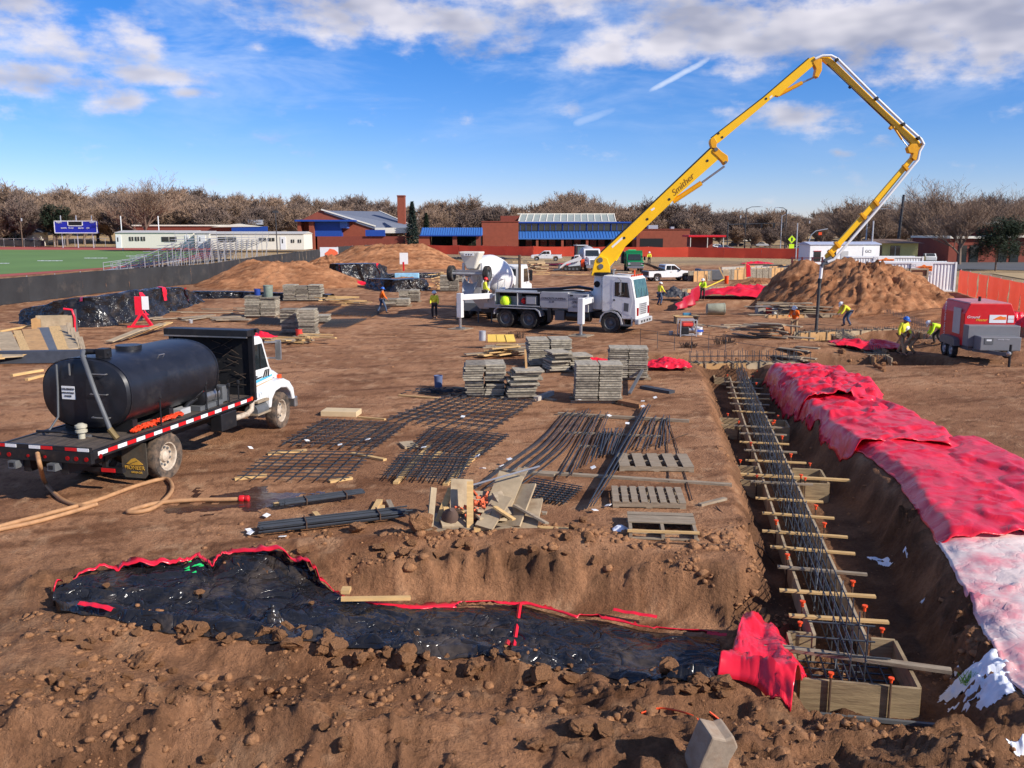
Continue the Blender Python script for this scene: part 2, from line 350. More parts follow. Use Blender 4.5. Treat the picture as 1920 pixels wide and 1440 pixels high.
M['snow'] = mat('melting_snow', (.82, .84, .88), .7, var=.08, scale=6, dirt=(.35, .26, .2), dirt_amt=.12, bump=.5, bscale=12)
M['conc'] = mat('concrete', srgb(168, 160, 148), .85, var=.15, scale=3, bump=.3)
M['mesh_or'] = mat('orange_fence_fabric', srgb(255, 96, 68), .65, var=.1, scale=.7, spec=.3)
def translucent(m, k):                      # thin woven fabric lets some light through
    t = m.node_tree; b = t.nodes['Principled BSDF']; tr = t.nodes.new('ShaderNodeBsdfTranslucent'); mx_ = t.nodes.new('ShaderNodeMixShader'); mx_.inputs[0].default_value = k
    t.links.new(b.inputs['Base Color'].links[0].from_socket, tr.inputs[0]); t.links.new(b.outputs[0], mx_.inputs[1]); t.links.new(tr.outputs[0], mx_.inputs[2]); t.links.new(mx_.outputs[0], t.nodes['Material Output'].inputs[0])
translucent(M['mesh_or'], .32)
M['mesh_bk'] = mat('black_windscreen_fabric', (.03, .03, .031), .7, var=.25, scale=.5, dirt=(.10, .08, .065), dirt_amt=.2)
M['bark'] = mat('grey_brown_bark', srgb(120, 102, 88), .9, var=.25, scale=2)
M['twig'] = mat('bare_twigs', srgb(142, 118, 98), .9, var=.3, scale=.25)
M['twigd'] = mat('dark_bare_twigs', srgb(116, 99, 88), .9, var=.3, scale=.25)
M['needle'] = mat('dark_green_needles', (.028, .045, .022), .85, var=.45, scale=.8)
M['spruce'] = mat('blue_green_needles', (.035, .058, .045), .85, var=.4, scale=.8)
# ================================================================== terrain
FLOOR = -0.85
XL = ([9, 10.4, 11.4, 13.9, 14.2, 16.8, 19.1, 26, 32.7, 37], [3.4, 3.3, 3.2, 3.2, 3.75, 4.42, 4.81, 5.9, 7.05, 7.6])
XR = ([8, 10, 10.7, 12.9, 15.3, 18.3, 21.5, 24.5, 31.5, 37], [6.1, 6.3, 6.45, 7.1, 7.7, 8.4, 8.75, 9.0, 10, 10.8])
YT = ([-8.5, -7.5, -5.5, -4.6, -1.5, .4, 2.3, 3.7, 4.6], [13.9, 14.2, 14.7, 14.6, 15.0, 15.1, 14.9, 14.35, 13.6])
YB = ([-8.5, -7.5, -6, -3.6, -1.2, 0, 1.4, 2.7, 3.9, 4.6], [13.5, 13.0, 12.5, 12.0, 11.6, 11.4, 11.0, 10.8, 10.2, 10.1])
DF = ([-8.2, -7, -4.5, -2, 0, 2, 4], [0, .12, .32, .62, .78, .85, .85])
FY = ([2, 7.2, 8.6, 9.6, 10.6, 12.0, 14.5, 16], [.35, .22, .05, -.28, -.42, -.28, -.04, 0])
def masks(x, y):
    wob = .18 * fbm(x * .9, y * .9, 5, 3)
    xl = np.interp(y, *XL) + wob; xr = np.interp(y, *XR) - wob * 1.3
    mR = sm(0, .75, x - xl) * sm(0, .8, xr - x) * sm(9.0, 10.1, y) * (1 - sm(34.5, 37.5, y))
    yt = np.interp(x, *YT) + wob; yb = np.interp(x, *YB) + wob
    mF = sm(0, 1.0, yt - y) * sm(0, .55, y - yb) * sm(-8.3, -6.6, x) * (1 - sm(4.2, 4.7, x))
    return mR, mF, wob
def terrain(x, y, detail=True):
    x = np.asarray(x, float); y = np.asarray(y, float)
    mR, mF, wob = masks(x, y)
    wl = 1 - .0 * x
    fy = np.interp(y, *FY)
    fy = np.where(x > 3.5, fy * (1 - .35 * sm(3.5, 6, x)), fy)
    pad = sm(14.5, 17, y) * (1 - sm(60, 90, y))
    base = fy + .07 * fbm(x / 7, y / 7, 11, 3) * (1 - sm(70, 110, y))
    # ridge of loose soil along the south edge of the laydown pad
    yt = np.interp(x, *YT)
    base = base + .13 * np.exp(-((y - yt - .25) / .28) ** 2) * sm(-5.5, -4, x) * (1 - sm(1.2, 2.6, x)) * (.55 + 1.1 * vn(x * 1.7, y * 1.7, 3))
    base = base + .12 * np.exp(-((y - np.interp(x, *YB) + .3) / .35) ** 2) * sm(-7.5, -6, x) * (1 - sm(3.0, 3.8, x)) * (.4 + vn(x * 1.4, y * 1.4, 8))
    # soft right-hand bank beside the deep footing trench
    xr = np.interp(y, *XR)
    base = base + .05 * np.exp(-((x - xr - .9) / .8) ** 2) * sm(9.5, 12, y) * (1 - sm(33, 36, y))
    # foreground heaps
    for (cx, cy, rx, ry, h) in ((-4.6, 8.3, 2.2, .55, .62), (-7.2, 8.6, 1.2, .8, .4), (-1.3, 8.2, 1.9, .7, .42), (.6, 8.9, 1.3, .6, .30), (1.6, 8.0, 1.0, .5, .2), (-6.6, 10.6, 1.2, 1.6, .30), (2.3, 10.1, 1.2, .4, .35), (-5.2, 10.4, .5, .35, .12)):
        base = base + h * np.exp(-((x - cx) / rx) ** 2 - ((y - cy) / ry) ** 2)
    z = base
    depF = np.interp(x, *DF)
    z = z - mF * (depF + fy * .9)
    z = np.where(mR > 0, np.minimum(z, z * (1 - mR) + FLOOR * mR), z)
    # cross trench, and the dug area where the concrete is being placed
    m1 = 1 - sm(.9, 1.5, seg_d(x, y, [(5.0, 38.2), (10, 38.0), (17.5, 37.4)]))
    z = z - .5 * m1
    m2 = (1 - sm(1.2, 2.2, seg_d(x, y, [(15.2, 47.5), (18.5, 43.5), (22.5, 38.8)]))) + (1 - sm(1.0, 1.8, seg_d(x, y, [(16, 46.8), (21.5, 46.5), (23, 46)])))
    z = z - .45 * np.clip(m2, 0, 1)
    m3 = 1 - sm(1.6, 3.2, seg_d(x, y, [(8.5, 63), (22, 68)]))
    z = z - .4 * m3
    z = z + .35 * (1 - sm(.5, 2.6, np.hypot((x - 12.5) / 1.6, y - 41)))
    # wooded rise far off, higher on the left
    z = z + sm(285, 430, y) * (3.0 + 7 * sm(60, -120, x))
    if detail:
        fg = 1 - sm(13.5, 16, y)
        slope = np.clip(4 * mF * (1 - mF) + 4 * mR * (1 - mR), 0, 1)
        amp = .018 + .085 * fg + .13 * slope + .04 * np.clip(m1 + m2, 0, 1)
        lump = np.maximum(0, fbm(x * 1.3 + 3, y * 3.0, 51, 4, .55, True) - .56)
        z = z + (.5 * fg * (1 - np.clip(mF * 1.5, 0, 1)) * (1 - np.clip(mR * 2, 0, 1)) * sm(-.5, .4, 11.6 - y + .2 * x) + .95 * slope) * lump * (.2 + 1.2 * vn(x * .6, y * .6, 53))
        amp = amp * (1 - .75 * np.clip(mF, 0, 1) ** 3 * fg)
        near = 1 - sm(40, 80, y)
        n1 = fbm(x * 1.3, y * 1.3, 21, 5, .55)
        n2 = fbm(x * 3.3, y * 3.3, 22, 4, .55, True) - .6
        z = z + amp * (1.2 * n1 + .8 * n2) * (.3 + .7 * near)
        # wheel ruts across the haul road
        rut = np.sin((x * -.33 + y * .94) * 2.6 + 2.2 * fbm(x / 9, y / 9, 40, 2))
        zone = sm(16.5, 20, y) * (1 - sm(55, 70, y)) * (1 - sm(-6, 2, x - .10 * y))
        z = z + .022 * rut * zone * (.3 + vn(x / 3, y / 3, 44))
    return z
def hz(x, y):                               # height of the built ground mesh
    if 'Z2' not in globals() or not (ys[0] < y < ys[-2]): return 0.0
    u = min(max(x / y, us[0]), us[-2]); i = int(np.searchsorted(ys, y)) - 1; j = min(max(int(np.searchsorted(us, u)) - 1, 0), len(us) - 2)
    a = (y - ys[i]) / (ys[i + 1] - ys[i]); b = (u - us[j]) / (us[j + 1] - us[j])
    return float((Z2[i, j] * (1 - b) + Z2[i, j + 1] * b) * (1 - a) + (Z2[i + 1, j] * (1 - b) + Z2[i + 1, j + 1] * b) * a)
def GT(px, py, dz=0.0):                     # the ground point seen at a photo pixel
    z = 0.0
    for _ in range(8):
        p = G(px, py, z); z = hz(p.x, p.y)
    return Vector((p.x, p.y, z + dz))
ys = []; y = 2.2
while y < 2600:
    ys.append(y); y *= (1.0068 if y < 60 else (1.012 if y < 300 else 1.05))
ys = np.array(ys)
us = np.concatenate([-np.geomspace(.78, 6, 16)[::-1], np.linspace(-.775, .775, 460), np.geomspace(.78, 6, 16)])
Y2, U2 = np.meshgrid(ys, us, indexing='ij'); X2 = U2 * Y2
Z2 = terrain(X2, Y2)
nr, nc = Y2.shape
me = bpy.data.meshes.new('ground')
idx = np.arange(nr * nc).reshape(nr, nc)
fc = np.stack([idx[:-1, :-1], idx[:-1, 1:], idx[1:, 1:], idx[1:, :-1]], -1).reshape(-1, 4)
me.vertices.add(nr * nc); me.vertices.foreach_set('co', np.stack([X2, Y2, Z2], -1).reshape(-1))
me.loops.add(fc.size); me.loops.foreach_set('vertex_index', fc.reshape(-1)); me.polygons.add(len(fc))
me.polygons.foreach_set('loop_start', np.arange(0, fc.size, 4)); me.polygons.foreach_set('loop_total', np.full(len(fc), 4))
me.update(); me.validate()
me.polygons.foreach_set('use_smooth', [True] * len(me.polygons))
mR, mF, _w = masks(X2, Y2)
fresh = np.clip(4 * mF * (1 - mF) * 1.1 + 4 * mR * (1 - mR), 0, 1) + .6 * (1 - sm(13.5, 15.5, Y2)) * (1 - mF)
damp = np.clip(mR ** 2 + .55 * (1 - sm(1.6, 2.8, seg_d(X2, Y2, [(16.2, 48.2), (18.5, 43.5), (22.5, 37.8)]))) + .5 * (1 - sm(1.0, 2.0, seg_d(X2, Y2, [(5, 38.2), (17.5, 37.4)])))
               + .35 * sm(4.5, 7, X2) * (1 - sm(60, 70, Y2)) * sm(16, 22, Y2) * vn(X2 / 4, Y2 / 4, 77) + .5 * sm(2.5, 5, X2) * (1 - sm(10, 11.5, Y2)), 0, 1)
far = sm(128, 150, Y2) + sm(36, 44, X2) * sm(60, 80, Y2)
def lerp(a, b, f): return a * (1 - f[..., None]) + np.array(b) * f[..., None]
def soil_colour(x, y, fresh=None, damp=None, far=None, k=1.0):
    x = x * k; y = y * k; c = np.ones(x.shape + (3,)) * np.array(srgb(154, 110, 79))
    c = lerp(c, srgb(182, 134, 98), sm(-.16, .18, fbm(x * .35, y * .35, 61, 5, .6)))
    ca, sa = math.cos(.34), math.sin(.34); u, v = x * ca + y * sa, -x * sa + y * ca
    c = lerp(c, srgb(112, 74, 50), .8 * sm(.0, .22, fbm(u * .35, v * 2.2, 62, 5, .62)))
    c = lerp(c, srgb(204, 162, 124), .55 * sm(.06, .26, fbm(x * 2.2, y * 2.2, 63, 4, .65)))
    c = lerp(c, srgb(104, 70, 50), .65 * sm(.06, .26, fbm(x * 5.5, y * 5.5, 64, 4, .7)))
    if fresh is not None:
        f = lerp(np.ones(x.shape + (3,)) * np.array(srgb(98, 70, 50)), srgb(166, 120, 86), sm(-.10, .2, fbm(x * 1.6, y * 1.6, 65, 5, .65)))
        c = lerp(c, f, .8 * np.clip(fresh, 0, 1))
        f = lerp(np.ones(x.shape + (3,)) * np.array(srgb(88, 62, 45)), srgb(140, 102, 74), sm(-.14, .18, fbm(x * 1.1, y * 1.1, 66, 5, .65)))
        c = lerp(c, f, .88 * np.clip(damp, 0, 1))
        f = lerp(np.ones(x.shape + (3,)) * np.array(srgb(150, 128, 100)), srgb(176, 150, 112), sm(-.1, .1, fbm(x * .08, y * .08, 67, 4, .6)))
        c = lerp(c, f, np.clip(far, 0, 1))
    return c
def paint(me, c):
    at = me.attributes.new('soil', 'FLOAT_COLOR', 'POINT'); q = np.ones((len(me.vertices), 4), np.float32); q[:, :3] = c.reshape(-1, 3); at.data.foreach_set('color', q.reshape(-1))
paint(me, soil_colour(X2, Y2, fresh, damp, np.clip(far, 0, 1)))
def soil_material(name, attrs=True, tint=(1, 1, 1)):
    m = bpy.data.materials.new(name); m.use_nodes = True; t = m.node_tree; b = t.nodes['Principled BSDF']; n = t.nodes.new; l = t.links.new
    b.inputs['Specular IOR Level'].default_value = .12; b.inputs['Roughness'].default_value = .95
    co = n('ShaderNodeTexCoord'); nz = n('ShaderNodeTexNoise'); nz.inputs['Scale'].default_value = 14 if attrs else 9; nz.inputs['Detail'].default_value = 6; nz.inputs['Roughness'].default_value = .72; l(co.outputs['Object'], nz.inputs['Vector'])
    k = n('ShaderNodeMix'); k.data_type = 'RGBA'; k.blend_type = 'MULTIPLY'; k.inputs['Factor'].default_value = 1
    if attrs: a = n('ShaderNodeAttribute'); a.attribute_name = 'soil'; l(a.outputs['Color'], k.inputs['A'])
    else: k.inputs['A'].default_value = (*srgb(170, 124, 88), 1)
    r = n('ShaderNodeMapRange'); l(nz.outputs['Fac'], r.inputs[0]); r.inputs[1].default_value = .3; r.inputs[2].default_value = .7; r.inputs[3].default_value = .72; r.inputs[4].default_value = 1.22
    cx = n('ShaderNodeCombineColor')
    for i in range(3):
        q = n('ShaderNodeMath'); q.operation = 'MULTIPLY'; l(r.outputs[0], q.inputs[0]); q.inputs[1].default_value = tint[i]; l(q.outputs[0], cx.inputs[i])
    l(cx.outputs[0], k.inputs['B']); l(k.outputs['Result'], b.inputs['Base Color'])
    bp = n('ShaderNodeBump'); bp.inputs['Strength'].default_value = 1.0; bp.inputs['Distance'].default_value = .085; l(nz.outputs['Fac'], bp.inputs['Height']); l(bp.outputs[0], b.inputs['Normal'])
    return m
M['soil'] = soil_material('bare_brown_soil')
M['pile'] = soil_material('loose_heaped_soil', True, (1.04, .94, .86))
M['clod'] = soil_material('dry_soil_clods', False, (1.0, 1.0, 1.0))
me.materials.append(M['soil'])
ground = bpy.data.objects.new('ground', me); COL.objects.link(ground); tag(ground, 'bare brown construction-site ground with trenches and wheel ruts', 'ground', kind='structure')
def sheet(name, pts, z, m, label, cat, n=1):
    o = MB().add([(p[0], p[1], z) for p in pts], [tuple(range(len(pts)))]).build(name, m)
    if o.data.polygons[0].normal.z < 0: o.data.flip_normals()
    return tag(o, label, cat, kind='structure')
M['turf'] = mat('green_artificial_turf', srgb(98, 128, 64), .9, var=.12, scale=.06, stretch=(1, 1, 1))
M['track'] = mat('red_running_track', srgb(168, 82, 70), .9, var=.12, scale=.1)
M['asph'] = mat('grey_asphalt', (.10, .10, .10), .9, var=.15, scale=.3)
M['drygrass'] = mat('dry_winter_grass', srgb(176, 150, 108), .95, var=.2, scale=.3)
def Gl(px, py): p = G(px, py); return (p.x, p.y)
sheet('running_track', [Gl(-260, 536), Gl(-5, 520), Gl(210, 503.5), Gl(395, 484), Gl(395, 463.0), Gl(-400, 463.0)], .03, M['track'], 'red running track round the football field', 'track')
sheet('football_field', [Gl(-330, 533), Gl(0, 515), Gl(200, 502), Gl(350, 484), Gl(385, 469.5), Gl(-400, 467.5)], .045, M['turf'], 'green artificial turf football field', 'field')
fl = MB()
for (a, b, y0) in ((158, 202, 484.4), (70, 118, 489.5), (-10, 18, 494.3), (236, 276, 480.6)):
    for k in range(7):
        xx = a + (b - a) * k / 7; fl.add([(*Gl(xx, y0 - .35 - .2 * (k % 2)), .06), (*Gl(xx + (b - a) / 7.6, y0 - .35), .06), (*Gl(xx + (b - a) / 7.6, y0 + .35), .06), (*Gl(xx, y0 + .35 + .2 * (k % 2)), .06)], [(0, 1, 2, 3)])
tag(fl.build('field_marking', M['lwhite']), 'white painted marks on the football field', 'marking', kind='structure')
sheet('street', [Gl(1320, 476), Gl(1800, 505), (140, 70), (300, 130), (300, 210), Gl(1240, 469)], .05, M['asph'], 'grey asphalt street and car park beyond the orange fence', 'street')
sheet('lawn', [(56, 96), (75, 84), (140, 76), (150, 100), (60, 112)], .07, M['drygrass'], 'dry winter lawn in front of the brick building', 'lawn')
# ---------------------------------------------------------------- dirt piles
def pile(label, cx, cy, rx, ry, h, seed, rot=0, n=90, bumps=(), rough=1.9):
    m = MB(); pts = []
    for i in range(n):
        for j in range(n):
            u = -1.15 + 2.3 * i / (n - 1); v = -1.15 + 2.3 * j / (n - 1); pts.append((u, v))
    a = np.array(pts); u, v = a[:, 0], a[:, 1]
    w = .22 * fbm(u * 1.6 + seed, v * 1.6, seed, 3); w2 = .22 * fbm(u * 1.6 + 50, v * 1.6 + seed, seed + 3, 3)
    r = np.hypot(u + w, v + w2)
    z = np.clip(1 - r, 0, None) ** .88
    for (bu, bv, br, bh) in bumps: z = np.maximum(z, bh * np.clip(1 - np.hypot(u - bu + w, v - bv + w2) / br, 0, None) ** .9)
    z = np.minimum(z, .80 + .22 * fbm(u * 2.5, v * 2.5, seed + 5, 3))
    gully = fbm(np.arctan2(v, u) * 4.5, r * 1.2, seed + 9, 4, .6, True)
    z = h * (z - .10 * rough * np.clip(z, 0, .5) * 2 * (gully - .5) + .075 * rough * fbm(u * 6, v * 6, seed + 1, 4, .6) * sm(0, .12, z) + .03 * rough * (fbm(u * 17, v * 17, seed + 2, 3, .6, True) - .6) * sm(0, .1, z)) - .10
    c, s = math.cos(rot), math.sin(rot)
    X = cx + c * u * rx - s * v * ry; Yy = cy + s * u * rx + c * v * ry
    m.grid(list(zip(X, Yy, z + np.minimum(0, terrain(X, Yy, False)))), n, n)
    o = m.build('dirt_pile', M['pile'], smooth=70, norm=True); paint(o.data, soil_colour(X, Yy + 3 * z)); tag(o, label, 'dirt pile')
    return o
pile('long heap of orange-brown soil in front of the bleachers', -22.8, 88, 8.8, 5.0, 3.15, 3, bumps=((-.35, .1, .62, .86), (.15, 0, .7, .95)))
pile('tall ridged heap of brown soil before the orange fence', -17.8, 131, 12.5, 7, 4.2, 8, bumps=((-.35, 0, .6, .95), (.3, .1, .6, .95)))
pile('small soil heap in front of the banner', -24.6, 119, 4.2, 3, 2.6, 12)
pile('low mound of soil beside the black-wrapped forms', -10.6, 88, 3.4, 3.2, 1.2, 17)
pile('big rugged heap of dark brown excavated soil beside the hanging pump hose', 24.0, 61.0, 7.6, 6.0, 4.2, 23, rot=-.35, n=130, bumps=((-.45, .1, .55, .95), (.05, .05, .6, .98), (.35, -.2, .62, .62)), rough=2.6)
pile('low spread of smooth soil behind the red heater trailer', 26.5, 52.0, 6.5, 5.2, 1.15, 29, rot=-.5)
pile('little soil heap between the pickup and the dark forms', 24.2, 88, 3.0, 2.2, 1.1, 31)
pile('low crumbly soil heap beside the cross trench forms', 14.6, 49.5, 1.6, 1.2, .5, 37)
# ================================================================== trees
def ribbon(mb, a, b, w, rr):
    d = (b - a); q = Vector((rr.uniform(-1, 1), rr.uniform(-1, 1), rr.uniform(-.6, .6))).cross(d)
    if q.length < 1e-6: return
    q = q.normalized() * w; o = len(mb.v)
    mb.v += [tuple(a - q), tuple(a + q), tuple(b + q * .35), tuple(b - q * .35)]; mb.f.append((o, o + 1, o + 2, o + 3))
def bare_tree(seed, h, spread=.9, tw=.03, dens=1.0, trunk_f=.22, mt='twig'):
    rr = random.Random(seed); limb, twig = MB(), MB()
    def grow(p, d, ln, r, lv):
        nseg = 4 if lv < 3 else 2; pts = [p]; q = d.copy(); kids = []
        for i in range(nseg):
            q = (q + Vector((rr.uniform(-1, 1), rr.uniform(-1, 1), rr.uniform(-.5, .8))) * (.10 if lv == 0 else .17)).normalized()
            pts.append(pts[-1] + q * ln / nseg); kids.append((pts[-1], q.copy(), (i + 1) / nseg))
        if lv < 3: limb.tube(pts, [max(.015, r * (1 - .45 * i / nseg)) for i in range(nseg + 1)], 6 if lv < 2 else 4, False)
        else:
            for a, b in zip(pts[:-1], pts[1:]): ribbon(twig, a, b, tw * (1.5 if lv == 3 else 1), rr)
        if lv >= 5: return
        cnt = {0: 6, 1: 7, 2: 6, 3: 6, 4: 3}[lv]
        for k in range(int(cnt * (dens if lv > 1 else 1) + rr.random())):
            f = rr.uniform(.45 if lv == 0 else .2, 1); i = min(nseg - 1, int(f * nseg)); b = pts[i].lerp(pts[i + 1], f * nseg - i)
            ax = Vector((rr.uniform(-1, 1), rr.uniform(-1, 1), rr.uniform(-.15, .55))).normalized()
            nd = (q * (.75 if lv else .7) + ax * spread * (.95 if lv else .85)).normalized(); nd.z = nd.z * .9 + .12
            grow(b, nd.normalized(), ln * rr.uniform(.5, .78) * (1.35 if lv == 0 else 1), r * (.5 if lv else .45), lv + 1)
        if lv < 4: grow(pts[-1], q, ln * .72, r * .55, lv + 1)
    grow(Vector((0, 0, -.4)), Vector((0, 0, 1)), h * trunk_f, h * .021, 0)
    zs = max(v[2] for v in twig.v); k = h / zs
    for b in (limb, twig): b.v = [(v[0] * k, v[1] * k, v[2] * k) for v in b.v]
    return limb.mesh('trunk', M['bark'], 60, False), twig.mesh('crown', M[mt], None, False)
def conifer(seed, h, r0, mt, shape='spruce', n=5200, leaf=.32):
    rr = random.Random(seed); tr, cr = MB(), MB(); tr.tube([(0, 0, -.3), (0, 0, h * .5), (0, 0, h * .95)], [h * .018, h * .012, .02], 7)
    for i in range(n):
        if shape == 'spruce':
            t = rr.random() ** 1.5; z = h * (.06 + .92 * t); lay = .72 + .28 * abs(math.sin(t * 34 + seed)); rm = r0 * (1 - t) ** .85 * lay + .08
            a = rr.uniform(0, 6.283); q = rm * math.sqrt(rr.uniform(.12, 1)) * (.8 + .25 * math.sin(a * 5 + seed + int(t * 11) * 2.1)); c = Vector((q * math.cos(a), q * math.sin(a), z - q * .22))
        else:
            k = i % 46; r2 = random.Random(seed * 100 + k); cz = r2.uniform(.30, .9); ca = r2.uniform(0, 6.283); cq = r0 * math.sqrt(max(0.02, 1 - ((cz - .5) / .52) ** 2)) * r2.uniform(.35, .85)
            u = Vector((rr.gauss(0, 1), rr.gauss(0, 1), rr.gauss(0, .75))).normalized() * rr.uniform(.45, 1) ** .5 * r0 * r2.uniform(.22, .36)
            c = Vector((cq * math.cos(ca), cq * math.sin(ca), cz * h)) + u
            if c.z < h * .12: continue
        d = Vector((c.x, c.y, 0)); d = (d.normalized() if d.length > .01 else Vector((1, 0, 0))) + Vector((rr.uniform(-.7, .7), rr.uniform(-.7, .7), rr.uniform(-.6, .5)))
        d.normalize(); sde = d.cross(Vector((rr.uniform(-.5, .5), rr.uniform(-.5, .5), 1))).normalized(); s = leaf * rr.uniform(.6, 1.4); o = len(cr.v)
        cr.v += [tuple(c - sde * s * .4), tuple(c + sde * s * .4), tuple(c + d * s * 1.3)]; cr.f.append((o, o + 1, o + 2))
    return tr.mesh('trunk', M['bark'], 60, False), cr.mesh('crown', M[mt], None, False)
def tree_obj(name, ms, loc, rz, sc, label, group=None, cat='tree'):
    t = thing(name, label, cat, loc, rz, group); t.scale = (sc, sc, sc)
    inst('trunk', ms[0], t); inst('crown', ms[1], t); return t
BT = [bare_tree(s, 10, sp, .028, 1.0, tf, mt) for s, sp, tf, mt in ((1, .95, .2, 'twig'), (2, 1.1, .16, 'twigd'), (3, .85, .22, 'twig'), (4, 1.0, .18, 'twigd'), (5, .9, .15, 'twig'))]
BN = [bare_tree(s, 10, sp, .0125, .8, tf, 'twig') for s, sp, tf in ((11, .85, .24), (12, .95, .22), (13, .8, .26))]
TOP = ([-150, 0, 60, 130, 200, 330, 420, 470, 560, 640, 700, 790, 860, 950, 1000, 1050, 1120, 1200, 1290, 1350, 1420, 1500, 1560, 1640, 1750, 1850, 1920, 2060],
       [350, 352, 357, 360, 358, 352, 362, 368, 366, 368, 376, 384, 376, 379, 384, 366, 380, 378, 384, 392, 390, 396, 390, 385, 375, 372, 372, 370])
WL = 'bare winter tree in the woodland on the rise behind the school'
rt = random.Random(5); ntree = 0
for row, (Y0, dx, hf) in enumerate(((262, 30, .62), (300, 30, .84), (345, 29, .95), (400, 29, 1.0))):
    px = -190 + row * 7
    while px < 2110:
        Y = Y0 + rt.uniform(-14, 14); top = np.interp(px, *TOP) + rt.uniform(-5, 12); X = (px - 960) / FPX * Y
        if not (row == 0 and -20 < px < 1300):
            zg = hz(X, Y); ztop = CAMH + (430 - top) / FPX * Y * 1.0
            h = max(5, (ztop - zg) * hf * rt.uniform(.98, 1.22))
            tree_obj('bare_tree', BT[rt.randrange(5)], (X, Y, zg), rt.uniform(0, 6.28), h / 10, WL, 'bare trees on the wooded rise'); ntree += 1
        px += dx * rt.uniform(.7, 1.35)
def spec_tree(name, px, pbase, ptop, ms, label, hh=10.0, group=None, rz=0.0, cat='tree', wid=1):
    g = G(px, pbase); h = (P(px, ptop, g.y).z - hz(g.x, g.y)) * (1.08 if name == 'bare_tree' else 1)
    t = tree_obj(name, ms, (g.x, g.y, hz(g.x, g.y)), rz, h / hh, label, group, cat); t.scale.x *= wid; t.scale.y *= wid; return t
spec_tree('bare_tree', 276, 465, 325, BN[0], 'tallest bare tree standing up above the wooded rise behind the portable building', rz=1)
spec_tree('bare_tree', 1040, 464, 362, BN[1], 'bare tree rising behind the ribbed skylight of the school', rz=2)
for (px, pb, pt, k, rz, lb) in ((1600, 474, 370, 1, .4, 'dark bare tree beside the lower boom tip'), (1706, 480, 345, 0, 2.2, 'bare tree in front of the yellow house'), (1734, 482, 360, 2, 3.9, 'slim bare tree right of the yellow house'), (1766, 487, 336, 1, 5.0, 'big pale bare tree behind the white storage container'), (1798, 496, 352, 0, .9, 'leaning pale bare tree before the brick building'), (1902, 492, 352, 2, 1.6, 'bare tree beyond the dark green pine'), (1650, 474, 372, 2, 4.4, 'bare tree left of the tall dark pole'), (1540, 470, 392, 2, 2.0, 'bare tree behind the site office trailer'),
                                (600, 466, 418, 1, 1, 'small reddish bare tree before the blue gym wall'), (672, 465, 430, 0, 2, 'small bare tree at the gym corner'), (1482, 472, 418, 1, 3, 'small bare tree by the yellow-green crossing sign'), (1108, 465, 372, 2, 3.3, 'bare tree behind the right half of the skylight')):
    spec_tree('bare_tree', px, pb, pt, BN[k], lb, rz=rz)
spec_tree('spruce_tree', 38, 462, 374, conifer(1, 10, 2.9, 'spruce'), 'dark spruce above the grey-roofed house')
spec_tree('pine_tree', 108, 463, 379, conifer(2, 10, 3.6, 'needle', 'pine', 9000, .3), 'broad dark pine behind the scoreboard')
spec_tree('spruce_tree', 774, 468, 376, conifer(3, 10, 2.2, 'spruce', n=9000, leaf=.24), 'tall blue-green spruce before the brick gym')
spec_tree('spruce_tree', 800, 466, 398, conifer(4, 10, 2.0, 'needle'), 'smaller dark spruce behind the blue-roofed walkway')
spec_tree('pine_tree', 1866, 508, 408, conifer(5, 10, 5.2, 'needle', 'pine', 15000, .26), 'wide dark green pine on the dry lawn', wid=1.0)
spec_tree('pine_tree', 1660, 484, 452, conifer(6, 10, 4.4, 'needle', 'pine', 3000, .4), 'low round evergreen beside the yellow house')
for k, px in enumerate((838, 868, 884)):
    spec_tree('clipped_shrub', px, 470, 443, conifer(7, 10, 4.2, 'needle', 'pine', 2500, .5), 'tall dull green shrub standing under the blue walkway roof', group='shrubs under the walkway', cat='shrub', wid=.9)
# ================================================================== far buildings
def bld(name, px, Y, label, cat='building'):
    return thing(name, label, cat, ((px - 960) / FPX * Y, Y, 0))
def fx(px, Y): return P(px, 430, Y).x
def fz(py, Y): return P(960, py, Y).z
def blk(t, name, m, px0, px1, py0, py1, dy0=0.0, dy1=8.0, parent=None, bev=0):
    Y = t.location.y; x0, x1 = fx(px0, Y) - t.location.x, fx(px1, Y) - t.location.x
    zb = max(-.2, fz(py1, Y)) if py1 < 470 else -.2
    return MB().bb((x0, dy0, zb), (x1, dy1, fz(py0, Y))).build(name, m, parent or t, bev=bev)
Y = 238.0
t = bld('school_building', 1050, Y, 'low brick school with ribbed skylight, dark clerestory windows and blue canopy')
blk(t, 'wall', M['brick'], 904, 972, 415.5, 471, -3, 14); blk(t, 'wall', M['brickd'], 938, 975, 404, 416, 6, 16)
blk(t, 'wall', M['brick'], 1185, 1291, 430, 471, -2, 14); blk(t, 'coping', M['brickd'], 1184, 1292, 429, 430.6, -2.2, 14.2)
blk(t, 'coping', M['brickd'], 903, 973, 414.6, 416.2, -3.2, 14.2)
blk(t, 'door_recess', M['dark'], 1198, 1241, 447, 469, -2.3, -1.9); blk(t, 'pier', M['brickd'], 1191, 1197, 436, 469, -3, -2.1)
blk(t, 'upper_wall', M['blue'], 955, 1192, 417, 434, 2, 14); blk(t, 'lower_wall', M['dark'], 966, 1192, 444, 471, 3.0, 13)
blk(t, 'fascia', M['blue'], 953, 1194, 415.6, 418.4, .9, 2.2)
for k in range(5):
    a = 965 + k * 45.5; w = blk(t, 'window', M['glass'], a, a + 43, 419.5, 432.5, 1.6, 1.95)
    for j in range(4): blk(t, 'mullion', M['blue'], a + j * 10.7 - .5, a + j * 10.7 + .5, 419.5, 432.5, 1.4, 1.75, parent=w)
x0, x1 = fx(952, Y) - t.location.x, fx(1193, Y) - t.location.x
cn = MB(); zc0, zc1 = fz(446, Y), fz(433.5, Y)
